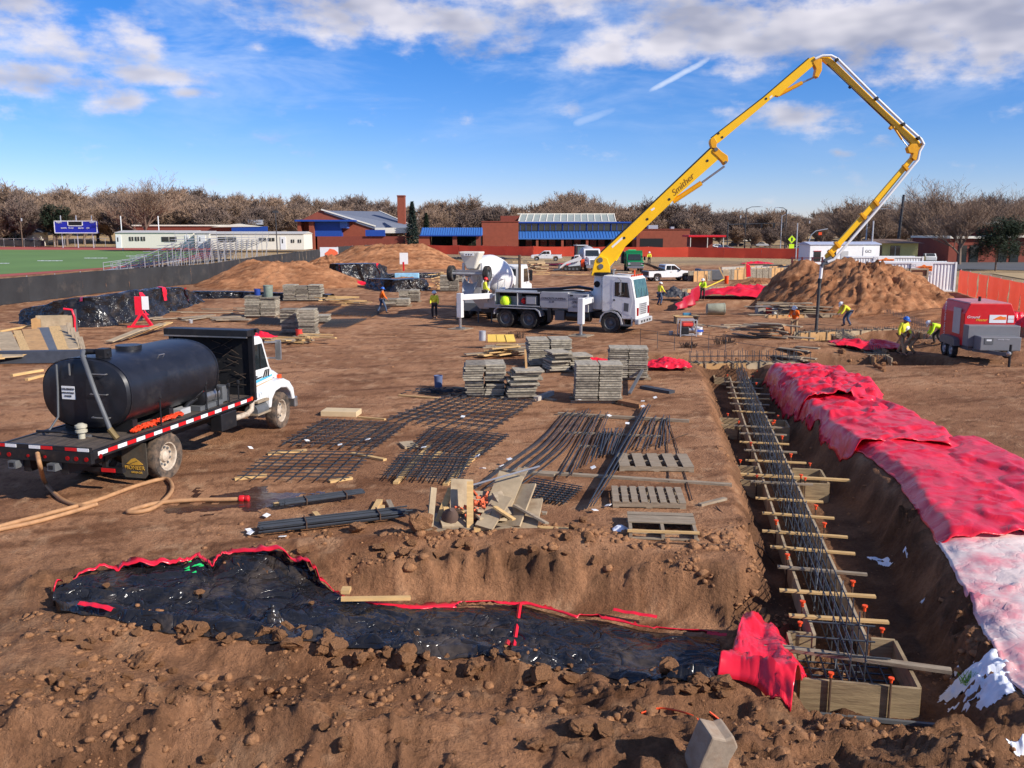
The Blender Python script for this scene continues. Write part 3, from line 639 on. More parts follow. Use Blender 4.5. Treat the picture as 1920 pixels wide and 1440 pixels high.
cn.add([(x0 - .3, -2.5, zc0), (x1, -2.5, zc0), (x1, 1.9, zc1), (x0 - .3, 1.9, zc1), (x0 - .3, -2.5, zc0 - .35), (x1, -2.5, zc0 - .35), (x1, 1.9, zc1 - .5), (x0 - .3, 1.9, zc1 - .5)], [(0, 1, 2, 3), (4, 7, 6, 5), (0, 4, 5, 1), (1, 5, 6, 2), (2, 6, 7, 3), (3, 7, 4, 0)])
can = cn.build('canopy', M['roofb'], t)
for k in range(44):
    xx = x0 + (x1 - x0) * k / 43.0; MB().bar((xx, -2.52, zc0 + .06), (xx, 1.88, zc1 + .06), .10, .12).build('rib', M['roofb'], can)
for px in (1007, 1054, 1100, 1147): blk(t, 'column', M['brick'], px - 2.2, px + 2.2, 446, 471, -2.2, -1.2)
for px in (968, 992, 1020, 1036, 1068, 1084, 1114, 1130, 1165): blk(t, 'window_panel', M['glass'], px - 6, px + 6, 449, 466, 2.7, 2.95)
# skylight: sloping glazed roof with ribs
xa, xb = fx(972, Y) - t.location.x, fx(1157, Y) - t.location.x; z0, z1 = fz(416, Y), fz(400.5, Y)
M['sky_glaz'] = mat('milky_skylight_panels', srgb(150, 158, 150), .35, var=.1, scale=.5)
sk = MB().add([(xa, 3.0, z0), (xb, 3.0, z0), (xb, 8, z1), (xa + .8, 8, z1), (xb, 13, z0), (xa, 13, z0)], [(0, 1, 2, 3), (3, 2, 4, 5), (1, 4, 2), (0, 3, 5)]).build('skylight', M['sky_glaz'], t)
for k in range(15):
    xx = xa + (xb - xa) * k / 14; MB().bar((xx, 2.95, z0 + .05), (xx + .8 * (1 - k / 14), 8, z1 + .05), .22, .14).build('rib', M['offw'], sk)
for z, yy in ((z0 + .05, 2.9), (z1 + .08, 8)): MB().bar((xa - .2, yy, z), (xb + .2, yy, z), .25, .25).build('rail', M['offw'], sk)
MB().bb((fx(1219, Y) - t.location.x, 3, fz(430, Y)), (fx(1237, Y) - t.location.x, 6, fz(422, Y))).build('roof_unit', M['galv'], t)
MB().bb((fx(1262, Y) - t.location.x, 3, fz(430, Y)), (fx(1268, Y) - t.location.x, 5, fz(425, Y))).build('roof_unit', M['galv'], t)
# covered walkway
Y = 230.0; t = bld('covered_walkway', 846, Y, 'open walkway with bright blue ribbed metal roof beside the school')
x0, x1 = fx(789, Y) - t.location.x, fx(904, Y) - t.location.x; zc0, zc1 = fz(441, Y), fz(427, Y)
cn = MB().add([(x0, -2, zc0), (x1, -2, zc0), (x1, 3, zc1), (x0, 3, zc1), (x1, 8, zc0), (x0, 8, zc0)], [(0, 1, 2, 3), (3, 2, 4, 5), (0, 3, 5), (1, 4, 2), (0, 5, 4, 1)])
rf = cn.build('roof', M['roofb'], t)
for k in range(26): xx = x0 + (x1 - x0) * (k + .5) / 26; MB().bar((xx, -2.02, zc0 + .07), (xx, 2.98, zc1 + .07), .12, .12).build('rib', M['roofb'], rf)
blk(t, 'fascia', M['blue'], 788.5, 904, 440.6, 442.6, -2.2, -1.9)
for px in (797, 853, 897): blk(t, 'column', M['brickd'], px - 4, px + 4, 442.6, 471, -1.4, 0)
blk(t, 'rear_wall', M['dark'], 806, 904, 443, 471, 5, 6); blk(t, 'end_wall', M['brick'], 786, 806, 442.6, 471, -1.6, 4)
# gym
Y = 250.0; t = bld('gym_building', 660, Y, 'brick gym with grey gabled roof, blue wall panels and tall chimney')
blk(t, 'wall', M['brickd'], 600, 760, 443, 471, -4, 10); blk(t, 'wall', M['brick'], 566, 572, 415, 471, -5, 0); blk(t, 'wall', M['brick'], 587, 596, 415, 471, -5, 0)
blk(t, 'portico_roof', M['blue'], 563, 672, 412.5, 415.6, -6, 2); blk(t, 'blue_panel', M['blue'], 596, 645, 415.6, 443, -3.8, -1)
M['blue2'] = mat('light_blue_panel', srgb(76, 110, 180), .5, var=.08)
blk(t, 'blue_panel', M['blue2'], 643, 657, 415.6, 428, -4.2, -1); blk(t, 'blue_panel', M['blue'], 690, 726, 431, 442.5, -4.6, -4)
xg = [fx(q, Y) - t.location.x for q in (560, 606, 706, 760)]
gb = MB().prism([(xg[0], fz(417, Y)), (xg[1], fz(393.5, Y)), (xg[2], fz(424, Y)), (xg[2], fz(446, Y)), (xg[0], fz(446, Y))], -1.5, 14).build('gable_wall', M['brick'], t)
rz_ = [(fx(612, Y) - t.location.x, -1.9, fz(395, Y)), (fx(704, Y) - t.location.x, -1.9, fz(426, Y)), (fx(774, Y) - t.location.x, 3, fz(425, Y)), (fx(692, Y) - t.location.x, 22, fz(396.5, Y + 22))]
MB().add(rz_ + [(a, b, c - .5) for a, b, c in rz_], [(0, 1, 2, 3), (4, 7, 6, 5), (0, 4, 5, 1), (1, 5, 6, 2), (2, 6, 7, 3), (3, 7, 4, 0)]).build('roof', M['roofg'], t)
MB().bar((xg[1], -1.8, fz(393, Y)), (fx(706, Y) - t.location.x, -1.8, fz(424, Y)), .5, .35).build('roof_edge', M['offw'], t)
MB().bar((fx(690, Y) - t.location.x, 21.9, fz(396, Y + 22)), (fx(774, Y) - t.location.x, 2.9, fz(424.5, Y)), .4, .4).build('roof_edge', M['offw'], t)
blk(t, 'white_wall', M['offw'], 706, 768, 427, 437, -3, 3)
ch = blk(t, 'chimney', M['brick'], 742.5, 756.5, 366, 440, 4, 6.5); blk(t, 'chimney_cap', M['brickd'], 742, 757, 365, 367.5, 3.8, 6.7, parent=ch)
# long low building behind the portables
Y = 285.0; t = bld('long_brick_building', 380, Y, 'long low brick building with blue end and pale roof edge')
blk(t, 'wall', M['brickd'], 250, 460, 424, 471, 0, 12); blk(t, 'roof_edge', M['offw'], 248, 430, 421.5, 424, -.4, 12.4); blk(t, 'blue_panel', M['blue'], 436, 502, 424.5, 434, -1, 0)
xg = [fx(q, Y) - t.location.x for q in (398, 448, 492)]
MB().prism([(xg[0], fz(426, Y)), (xg[1], fz(419.5, Y)), (xg[2], fz(425, Y))], -1.2, 10).build('gable', M['offw'], t); blk(t, 'roof_unit', M['galv'], 462, 489, 412, 421, 2, 6)
def portable(px0, px1, py0, py1, Y, label, wins, doors):
    t = bld('portable_building', (px0 + px1) / 2, Y, label)
    blk(t, 'wall', M['offw'], px0, px1, py0 + 4, py1, 0, 9); M['rw'] = mat('pale_metal_roof', srgb(190, 186, 178), .6)
    x0, x1 = fx(px0, Y) - t.location.x, fx(px1, Y) - t.location.x
    MB().add([(x0 - .2, -.3, fz(py0 + 4.4, Y)), (x1 + .2, -.3, fz(py0 + 4.4, Y)), (x1 + .2, 4.5, fz(py0, Y)), (x0 - .2, 4.5, fz(py0, Y)), (x1 + .2, 9.3, fz(py0 + 4.4, Y)), (x0 - .2, 9.3, fz(py0 + 4.4, Y))], [(0, 1, 2, 3), (3, 2, 4, 5), (0, 3, 5), (1, 4, 2), (0, 5, 4, 1)]).build('roof', M['rw'], t)
    for (a, b, c, d) in wins: w = blk(t, 'window', M['glass'], a, b, c, d, -.12, .2); blk(t, 'frame', M['offw'], (a + b) / 2 - .3, (a + b) / 2 + .3, c, d, -.17, -.1, parent=w)
    for a, b in doors: w = blk(t, 'door', M['whitec'], a, b, py1 - 24, py1, -.14, .2); blk(t, 'door_window', M['glass'], a + 3, a + 5, py1 - 20, py1 - 12, -.2, -.1, parent=w)
portable(215, 362, 432, 465, 225, 'white portable classroom with small square windows behind the goal posts', ((241, 249, 444, 451.5), (252, 260, 444, 451.5), (263, 271, 444, 451.5), (302, 330, 444, 453)), ((216, 226), (346, 354)))
portable(364, 392, 433, 465, 222, 'narrow white shed with gable end beside the portable classroom', (), ((370, 384),))
portable(394, 569, 434, 468, 215, 'white portable classroom behind the metal bleachers', ((408, 442, 444, 453), (485, 498, 446, 452), (502, 514, 446, 452), (545, 551, 449, 455), (558, 564, 449, 455)), ((525, 535),))
Y = 290.0; t = bld('white_house', 30, Y, 'white house with grey hipped roof beyond the football field')
blk(t, 'wall', M['offw'], -10, 62, 435, 462, 0, 9)
x0, x1 = fx(-14, Y) - t.location.x, fx(72, Y) - t.location.x; MB().add([(x0, -1, fz(436, Y)), (x1, -1, fz(436, Y)), (x1, 10, fz(436, Y)), (x0, 10, fz(436, Y)), (x0 + 3, 4.5, fz(422, Y)), (x1 - 5, 4.5, fz(422, Y))], [(0, 1, 5, 4), (1, 2, 5), (2, 3, 4, 5), (3, 0, 4), (0, 3, 2, 1)]).build('roof', M['roofg'], t)
for a in (4, 30): blk(t, 'window', M['glass'], a, a + 12, 441, 447, -.1, .2)
# buildings on the right
Y = 146.0; t = bld('yellow_house', 1685, Y, 'low pale yellow house behind the storage containers'); M['yel'] = mat('pale_yellow_siding', srgb(206, 190, 120), .8, var=.06)
blk(t, 'wall', M['yel'], 1640, 1724, 455, 492, 0, 8); M['tan_r'] = mat('brown_roof', srgb(128, 104, 86), .9)
x0, x1 = fx(1634, Y) - t.location.x, fx(1731, Y) - t.location.x; MB().add([(x0, -1, fz(456, Y)), (x1, -1, fz(456, Y)), (x1, 9, fz(456, Y)), (x0, 9, fz(456, Y)), (x0 + 2, 4, fz(448.5, Y)), (x1 - 2, 4, fz(448.5, Y))], [(0, 1, 5, 4), (1, 2, 5), (2, 3, 4, 5), (3, 0, 4), (0, 3, 2, 1)]).build('roof', M['tan_r'], t)
for a, b in ((1646, 1656), (1672, 1690)): w = blk(t, 'window', M['glass'], a, b, 461, 472, -.1, .2); blk(t, 'frame', M['offw'], (a + b) / 2 - .4, (a + b) / 2 + .4, 461, 472, -.15, -.08, parent=w)
Y = 150.0; t = bld('brick_office', 1860, Y, 'brown brick building with pale flat roof edges behind the dark pine')
blk(t, 'wall', M['brickd'], 1782, 2000, 446, 500, 0, 14); blk(t, 'wall', M['brickd'], 1872, 2000, 420, 448, 5, 16); blk(t, 'fascia', M['offw'], 1780, 1850, 443, 447, -.6, 14.3); blk(t, 'fascia', M['offw'], 1866, 2002, 441, 445, -1.2, 4); blk(t, 'fascia', M['offw'], 1870, 2002, 415, 420, 4.6, 16)
for a in (1800, 1822, 1876, 1898): blk(t, 'window', M['glass'], a, a + 16, 460, 478, -.1, .2)
Y = 205.0; t = bld('red_canopy', 1325, Y, 'low red-roofed shelter beside the car park')
blk(t, 'roof', M['red'], 1292, 1362, 441, 444.5, 0, 8); blk(t, 'wall', M['brickd'], 1300, 1345, 445, 474, 4, 7); [blk(t, 'post', M['offw'], q - .5, q + .5, 444, 474, .2, .5) for q in (1296, 1328, 1358)]
Y = 330.0; t = bld('pale_house', 1640, Y, 'pale low building far along the street'); blk(t, 'wall', M['offw'], 1395, 1425, 432, 452, 0, 8); blk(t, 'roof', M['roofg'], 1393, 1427, 430, 432.5, -.5, 8.5)
# ================================================================== street furniture, field furniture
def pole(name, label, px, pb, pt, r, m, arm=None, cat='pole', group=None, lean=0):
    g = G(px, pb); h = P(px, pt, g.y).z; t = thing(name, label, cat, g, 0, group); k = g.y / FPX
    MB().tube([(0, 0, -.3), (lean * k, 0, h)], [r * 1.15, r * .8], 8).build('post', m, t, 50)
    if arm:
        e = [(lean * k, 0, h - .2), (arm * k * .35, 0, h + .45), (arm * k, 0, h + .55)]; MB().tube(e, r * .5, 6).build('arm', m, t, 50); MB().box((arm * k, 0, h + .5), (.9, .35, .18)).build('lamp_head', M['galv'], t)
    return t
M['dpole'] = mat('dark_painted_pole', (.045, .045, .05), .6); M['wpole'] = mat('weathered_wooden_pole', srgb(110, 92, 78), .9, scale=2)
pole('light_pole', 'tall thick dark pole standing before the bare trees', 1681, 482, 365, .32, M['dpole'], lean=5)
pole('street_lamp', 'tall dark street lamp with long arm above the car park', 1396, 466, 391, .16, M['dpole'], 27, 'street lamp')
pole('street_lamp', 'dark street lamp with arm reaching left near the crossing', 1471, 470, 393, .16, M['dpole'], -18, 'street lamp')
pole('street_lamp', 'shorter grey street lamp with drooping arm near the crossing', 1463, 468, 404, .12, M['galv'], 24, 'street lamp')
pole('street_lamp', 'grey street lamp with long arm left of the tall dark pole', 1622, 478, 396, .14, M['galv'], 42, 'street lamp')
pole('light_pole', 'thin pale pole at the left foot of the big soil heap', 1492, 486, 418, .11, M['galv'])
pole('light_pole', 'pale pole with small lamp in front of the site office trailer', 1632, 500, 414, .13, M['galv'])
for (px, pb, pt, lb) in ((10, 462, 394, 'wooden utility pole above the grey-roofed house'), (43, 463, 400, 'thin pole beside the dark spruce'), (1513, 462, 405, 'far wooden utility pole right of the crossing'), (1531, 462, 400, 'wooden utility pole with crossarm behind the office trailer'), (1384, 462, 395, 'far wooden utility pole behind the car park')):
    t = pole('utility_pole', lb, px, pb, pt, .15, M['wpole']); g = t.location; h = P(px, pt, g.y).z; MB().bar((-1.1, 0, h - .9), (1.1, 0, h - .9), .12, .14).build('crossarm', M['wpole'], t)
    MB().cyl((.35, 0, h - 2.4), (.35, 0, h - 1.5), .25, 8).build('transformer', M['galv'], t)
for (px, pb, pt, lb) in ((520, 476, 397, 'slim floodlight pole between the portable classroom and the gym'), (1621, 470, 432, 'slim pale lamp pole beyond the office trailer')): t = pole('floodlight_pole', lb, px, pb, pt, .12, M['dpole']); h = P(px, pt, t.location.y).z; MB().box((0, 0, h), (1.2, .4, .5)).build('lamp_head', M['dpole'], t)
# mast-arm traffic signals
g = G(1363, 470); t = thing('traffic_signal', 'mast-arm traffic signals hanging over the street', 'traffic light', g); h = P(1363, 421, g.y).z; k = g.y / FPX
MB().tube([(0, 0, -.2), (0, 0, h + .6)], .15, 8).build('post', M['dpole'], t, 50); MB().tube([(0, 0, h), (65 * k, 0, h + .3), (106 * k, 0, h + .4)], [.12, .09, .06], 6).build('mast_arm', M['dpole'], t, 50)
for q in (30, 62, 85, 102): MB().box((q * k, 0, h - .25), (.4, .35, 1.15)).build('signal_head', M['black'], t)
g = G(1515, 478); t = thing('traffic_signal', 'grey curved mast arm with orange hand signal by the office trailer', 'traffic light', g); k = g.y / FPX; z = lambda q: P(1515, q, g.y).z
MB().tube([(0, 0, -.2), (0, 0, z(455)), (4 * k, 0, z(440)), (12 * k, 0, z(433)), (34 * k, 0, z(429))], .1, 6).build('mast_arm', M['galv'], t, 50); MB().box((20 * k, 0, z(438)), (.7, .3, .6)).build('signal_head', M['orange'], t)
M['ygsign'] = mat('yellow_green_sign_sheeting', srgb(205, 240, 40), .5, var=.05)
for (px, pb, pt, lb) in ((1483, 478, 440, 'yellow-green diamond crossing sign near the street'), (1684, 484, 454, 'yellow-green crossing sign behind the tall dark pole')):
    g = G(px, pb); t = thing('crossing_sign', lb, 'road sign', g); z1 = P(px, pt, g.y).z; MB().cyl((0, 0, -.2), (0, 0, z1), .06, 6).build('post', M['galv'], t)
    MB().prism([(-.85, z1 - 1), (0, z1 - 1.85), (.85, z1 - 1), (0, z1 - .15)], -.12, -.08).build('sign_plate', M['ygsign'], t); MB().bb((-.55, -.12, z1 - 3), (.55, -.08, z1 - 2.0)).build('arrow_plate', M['ygsign'], t)
    MB().prism([(-.15, z1 - 1.4), (.15, z1 - 1.4), (.2, z1 - .8), (0, z1 - .5), (-.2, z1 - .8)], -.14, -.125).build('symbol', M['lblack'], t)
# scoreboard
g = G(143, 465); Y = g.y; t = thing('scoreboard', 'wide blue scoreboard with white frame and captions beside the football field', 'scoreboard', g)
def sx_(px): return fx(px, Y) - g.x
M['sbblue'] = mat('scoreboard_blue', srgb(36, 44, 158), .5, var=.06)
MB().bb((sx_(103.5), -.3, fz(437, Y)), (sx_(183), .3, fz(414.5, Y))).build('board', M['sbblue'], t)
for a, b, c, d in ((103, 183.4, 413.8, 415.2), (103, 183.4, 436, 437.4), (103, 104.2, 414, 437), (182.2, 183.4, 414, 437), (128.5, 130, 415, 424), (155.5, 157, 415, 424), (128.5, 157, 422.8, 424)): MB().bb((sx_(a), -.42, fz(d, Y)), (sx_(b), -.28, fz(c, Y))).build('frame', M['lwhite'], t)
MB().bb((sx_(130), -.36, fz(422.8, Y)), (sx_(155.5), -.29, fz(415.2, Y))).build('clock_panel', M['dark'], t)
for s_, px, py, h in (('TROJANS', 112.5, 417, 3.4), ('GUEST', 175, 417, 3.2), ('DOWN', 121, 427.8, 3.1), ('TO GO', 134.5, 427.8, 3.1), ('BALL ON', 153, 427.8, 3.1), ('QTR', 166, 427.8, 3.1)):
    text(t, s_, h / FPX * Y * 1.25, (sx_(px), -.44, fz(py, Y)), (R(90), 0, 0), M['lwhite'], ext=.02, sx=.78 if len(s_) < 7 else .62)
for px in (114, 143, 172): MB().cyl((sx_(px), .4, -.2), (sx_(px), .4, fz(404, Y)), .16, 8).build('post', M['galv'], t)
# goal posts
g = G(265, 469.5); t = thing('goal_post', 'white football goal posts at the end of the field', 'goal post', g); k = g.y / FPX
for px in (-34, 35): MB().cyl((px * k, 0, -.1), (px * k, 0, P(265, 405, g.y).z), .13, 8).build('upright', M['whitec'], t)
# ================================================================== fences
def fence(name, label, pts, h, m, panel=3.0, post=None, cat='fence', sag=.0, fab='fabric_panel', tilt=0):
    t = thing(name, label, cat, (pts[0][0], pts[0][1], 0)); o = Vector((pts[0][0], pts[0][1], 0)); rr = random.Random(int(pts[0][0] * 7))
    for (a, b) in zip(pts[:-1], pts[1:]):
        a = Vector((a[0], a[1], 0)); b = Vector((b[0], b[1], 0)); ln = (b - a).length; n = max(1, round(ln / panel)); d = (b - a) / n; nm = Vector((-d.y, d.x, 0)).normalized()
        for i in range(n):
            p, q = a + d * i, a + d * (i + 1); mb = MB(); U, V = 7, 4; pts_ = []
            for iu in range(U):
                for iv in range(V):
                    f = iu / (U - 1); w = p.lerp(q, f); zz = hz(w.x, w.y) + .04 + (h - .04) * iv / (V - 1) - sag * math.sin(f * math.pi) * iv / (V - 1) * rr.uniform(.7, 1.2)
                    w = w + nm * (math.sin(f * 9 + i) * .05 + rr.uniform(-.05, .05)) * (1.2 if iv < V - 1 else .3); pts_.append((w.x - o.x, w.y - o.y, zz))
            mb.grid(pts_, U, V).build(fab, m, t, 80)
            if post:
                w = p - o + nm * .12; z = hz(p.x, p.y); MB().cyl((w.x, w.y, z - .2), (w.x, w.y, z + h + .06), .035 if post != 'thick' else .06, 6).build('post', M['galv'], t)
    return t
gp2 = lambda l: [Gl(*q) for q in l]
fence('windscreen_fence', 'long black windscreen fence in front of the football track', gp2([(-160, 596), (0, 573), (200, 549), (392, 530), (470, 512), (600, 488)]), 1.95, M['mesh_bk'], 3.0, 'p')
fence('windscreen_fence', 'far stretch of dark windscreen fence behind the soil heaps', gp2([(634, 484), (700, 478)]), 2.2, M['mesh_bk'], 4, 'p')
fence('safety_fence', 'long orange safety fence in front of the school', gp2([(698, 475), (860, 477.5), (1000, 480.5), (1290, 482.5), (1500, 486)]), 2.05, M['mesh_or'], 7, 'p', sag=.12)
fence('safety_fence', 'bright orange safety fence beside the white container', gp2([(1796, 549), (1850, 566), (1935, 594), (2040, 640)]), 2.0, M['mesh_or'], 3.2, 'p', sag=.03)
g = G(615, 486); t = thing('banner', 'white banner with orange emblem hung on the dark fence', 'banner', (g.x, g.y - .3, 0)); Y = g.y - .3
MB().bb((fx(598.5, Y) - g.x, -.03, fz(483, Y)), (fx(633, Y) - g.x, .03, fz(463.5, Y))).build('cloth', M['lwhite'], t)
MB().prism([(fx(a, Y) - g.x, fz(b, Y)) for a, b in ((608, 482), (607, 475), (613, 471), (617, 466), (626, 468), (632, 473), (632, 482))], -.06, -.035).build('emblem', mat('red_orange_print', srgb(240, 110, 70), .6), t)
# chain-link fence on the far side of the field
t = thing('chain_link_fence', 'grey chain-link fence with dark screen along the far end of the track', 'fence', G(90, 463)); o = t.location
for k, px in enumerate(range(-30, 215, 19)):
    p = G(px, 463) - o; MB().cyl((p.x, p.y, 0), (p.x, p.y, 2.6), .07, 5).build('post', M['galv'], t)
    if px < 80: q = G(px + 19, 463) - o; MB().bb((p.x, p.y - .05, .3), (q.x, q.y + .02, 2.1)).build('screen_panel', M['mesh_bk'], t)
a, b = G(-30, 463) - o, G(205, 463) - o; MB().cyl((a.x, a.y, 2.6), (b.x, b.y, 2.6), .05, 5).build('top_rail', M['galv'], t)
# ---- bleachers
A = G(345, 507.5); Bv = G(515, 486); t = thing('bleachers', 'metal bleachers with stepped seating and railings behind the soil heap', 'bleachers', A); d = (Bv - A); LN = d.length; d.normalize(); t.rotation_euler[2] = math.atan2(d.y, d.x)
rows = 9
for i in range(rows):
    z = .55 + .40 * i; y = 9 - i * .95
    MB().bb((0, y - .15, z + .36), (LN, y + .15, z + .41)).build('seat_plank', M['galv'], t); MB().bb((0, y + .2, z - .02), (LN, y + .75, z + .03)).build('foot_plank', M['galv'], t)
for k in range(16):
    x = LN * k / 15
    for i in range(0, rows, 2): y = 9 - i * .95; MB().bar((x, y, -.1), (x, y, .5 + .4 * i), .08, .08).build('upright', M['galv'], t)
    MB().bar((x, 9.2, .3), (x, 1.0, 3.7), .08, .1).build('stringer', M['galv'], t)
    if k < 15 and k % 2 == 0: MB().bar((x, 1.0, .1), (x + LN / 15, 1.0, 3.6), .06, .06).build('brace', M['galv'], t)
for z in (4.1, 4.55, 5.0): MB().bar((0, .9, z), (LN, .9, z), .05, .05).build('rail', M['galv'], t)
for k in range(12): x = LN * k / 11; MB().bar((x, .9, 3.6), (x, .9, 5.0), .05, .05).build('rail_post', M['galv'], t)
A = G(212, 508.5); Bv = G(340, 500.5); t = thing('access_ramp', 'long pale metal ramp with double handrails leading up to the bleachers', 'ramp', A); d = Bv - A; LN = d.length; t.rotation_euler[2] = math.atan2(d.y, d.x)
for y in (0, 1.5):
    for k in range(11): x = LN * k / 10; z0 = .05 + .9 * k / 10; MB().bar((x, y, 0), (x, y, z0 + 1.05), .06, .06).build('rail_post', M['galv'], t)
    for zo in (.55, 1.05): MB().tube([(0, y, zo + .05), (LN, y, zo + .95)], .04, 6).build('handrail', M['galv'], t)
MB().add([(0, 0, .0), (LN, 0, .9), (LN, 1.5, .9), (0, 1.5, .0), (0, 0, .12), (LN, 0, 1.02), (LN, 1.5, 1.02), (0, 1.5, .12)], [(0, 3, 2, 1), (4, 5, 6, 7), (0, 1, 5, 4), (1, 2, 6, 5), (2, 3, 7, 6), (3, 0, 4, 7)]).build('walkway', M['galv'], t)
# ---------------------------------------------------------------- containers, office trailer
M['contw'] = mat('white_container_paint', (.74, .73, .71), .5, var=.05, dirt=(.4, .3, .22), dirt_amt=.08)
def container(label, loc, rz, ln=6.1, h=2.6, w=2.44):
    t = thing('shipping_container', label, 'container', loc, rz); prof = []; n = int(ln / .28)
    for i in range(n):
        x = -ln / 2 + .1 + (ln - .2) * i / n; s = (ln - .2) / n
        prof += [(x, 0), (x + s * .35, 0), (x + s * .5, .045), (x + s * .85, .045)]
    prof.append((ln / 2 - .1, 0))
    for sgn in (-1, 1):
        m = MB(); o = []
        for (x, q) in prof: o += [(x, sgn * (w / 2 - .02 - q), .15), (x, sgn * (w / 2 - .02 - q), h - .1)]
        m.v = o; m.f = [(2 * i, 2 * i + 2, 2 * i + 3, 2 * i + 1) for i in range(len(prof) - 1)]; m.build('side_panel', M['contw'], t)
    for x in (-ln / 2, ln / 2): MB().bb((x - .05, -w / 2 + .1, .1), (x + .05, w / 2 - .1, h - .1)).build('end_panel', M['contw'], t)
    MB().bb((-ln / 2, -w / 2 + .05, h - .09), (ln / 2, w / 2 - .05, h - .03)).build('roof', M['contw'], t)
    for sgn in (-1, 1):
        for z in (.08, h - .06): MB().bb((-ln / 2, sgn * w / 2 - .05, z - .07), (ln / 2, sgn * w / 2 + .05, z + .07)).build('rail', M['contw'], t)
        for x in (-ln / 2, ln / 2): MB().bb((x - .08, sgn * w / 2 - .09, 0), (x + .08, sgn * w / 2 + .06, h + .02)).build('corner_post', M['contw'], t)
    return t
def cont_sign(t, x, z, s, w, l3=True):
    y = -w / 2 - .075
    MB().bb((x - 1.5 * s, y, z - .85 * s), (x + 1.1 * s, y + .02, z + .62 * s)).build('sign_board', M['contw'], t)
    MB().prism([(x - 1.05 * s, z + .18 * s), (x - .3 * s, z + .3 * s), (x, z + .5 * s), (x + .3 * s, z + .32 * s), (x + 1.02 * s, z + .32 * s), (x + 1.02 * s, z - .32 * s), (x - .1 * s, z - .32 * s), (x - .4 * s, z + .05 * s)], y - .02, y - .004).build('emblem', M['orangesign'], t)
    text(t, 'GERL KLEIN', .26 * s, (x + .22 * s, y - .024, z + .12 * s), (R(90), 0, 0), M['lblack']); text(t, 'CONSTR, INC.', .2 * s, (x + .38 * s, y - .024, z - .16 * s), (R(90), 0, 0), M['lblack'])
    if l3: text(t, 'SINCE 1972', .26 * s, (x + .35 * s, y - .006, z - .68 * s), (R(90), 0, 0), M['lblack']); text(t, 'gerlkleincon.com', .17 * s, (x + .35 * s, y - .006, z - .46 * s), (R(90), 0, 0), M['lblack'])
    text(t, 'GCI', .4 * s, (x - 1.28 * s, y - .006, z + .35 * s), (R(90), 0, 0), mat('grey_print', (.35, .33, .36), .6))
p0, p1 = P(1652, 500, 80.2), P(1792, 500, 79.6); p0.z = p1.z = 0; c = (p0 + p1) / 2; d = p1 - p0; rz = math.atan2(d.y, d.x); LNc = d.length
t = container('white shipping container with orange sign beside the orange fence', (c.x - math.sin(rz) * 1.22, c.y + math.cos(rz) * 1.22, 0), rz, LNc); cont_sign(t, LNc * .07, 2.05, .72, 2.44)
t = container('white shipping container standing behind the signed container', (P(1655, 500, 97).x, 97, 0), -.05, 7.4); cont_sign(t, -.2, 2.1, .85, 2.44, False)
# site office trailer
p = G(1570, 512); t = thing('office_trailer', 'white mobile site office with grey roof behind the big soil heap', 'trailer', (p.x, p.y, 0), .12); k = p.y / FPX
MB().bb((-4.6, -1.6, .6), (4.6, 1.6, 3.6)).build('body', M['whitec'], t, bev=.04); M['rfl'] = mat('pale_blue_grey_roof', srgb(176, 182, 200), .5)
MB().prism([(-1.75, 3.6), (1.75, 3.6), (1.75, 3.68), (0, 3.95), (-1.75, 3.68)], -4.75, 4.75, 'x').build('roof', M['rfl'], t); MB().bb((-4.5, -1.4, 0), (4.5, 1.4, .6)).build('skirt', M['dgrey'], t)
for x in (-3.6, -1.6): w = MB().bb((x - .45, -1.66, 1.6), (x + .45, -1.58, 2.8)).build('window', M['glass'], t); MB().bb((x - .5, -1.69, 2.8), (x + .5, -1.6, 2.86)).build('frame', M['red'], w)
MB().bb((-.5, -1.66, .7), (.45, -1.58, 2.8)).build('door', M['grey'], t); MB().bb((2.4, -1.68, 2.2), (3.7, -1.6, 3.3)).build('sign_plate', M['lwhite'], t); text(t, 'GCI', .5, (3.05, -1.7, 2.75), (R(90), 0, 0), M['lblack'])
t = thing('stair_platform', 'dark red steel stair and landing beside the site office', 'stairs', (P(1512, 500, 98).x, 98, 0)); M['dred'] = mat('dark_red_steel', (.10, .012, .018), .5)
for x in (-1.6, -.5, .6, 1.7):
    MB().bar((x, 0, 0), (x, 0, 2.5), .16, .16).build('post', M['dred'], t)
for z in (1.2, 1.6, 2.0, 2.4): MB().bar((-1.7, 0, z), (1.8, 0, z), .08, .08).build('rail', M['dred'], t)
MB().bb((-1.7, 0, 1.0), (1.8, 1.4, 1.1)).build('landing', M['dred'], t)
for i in range(5): MB().bb((-2.9 + i * .24, 0, .2 * i + .05), (-2.6 + i * .24, 1.2, .2 * i + .1)).build('step', M['dred'], t)
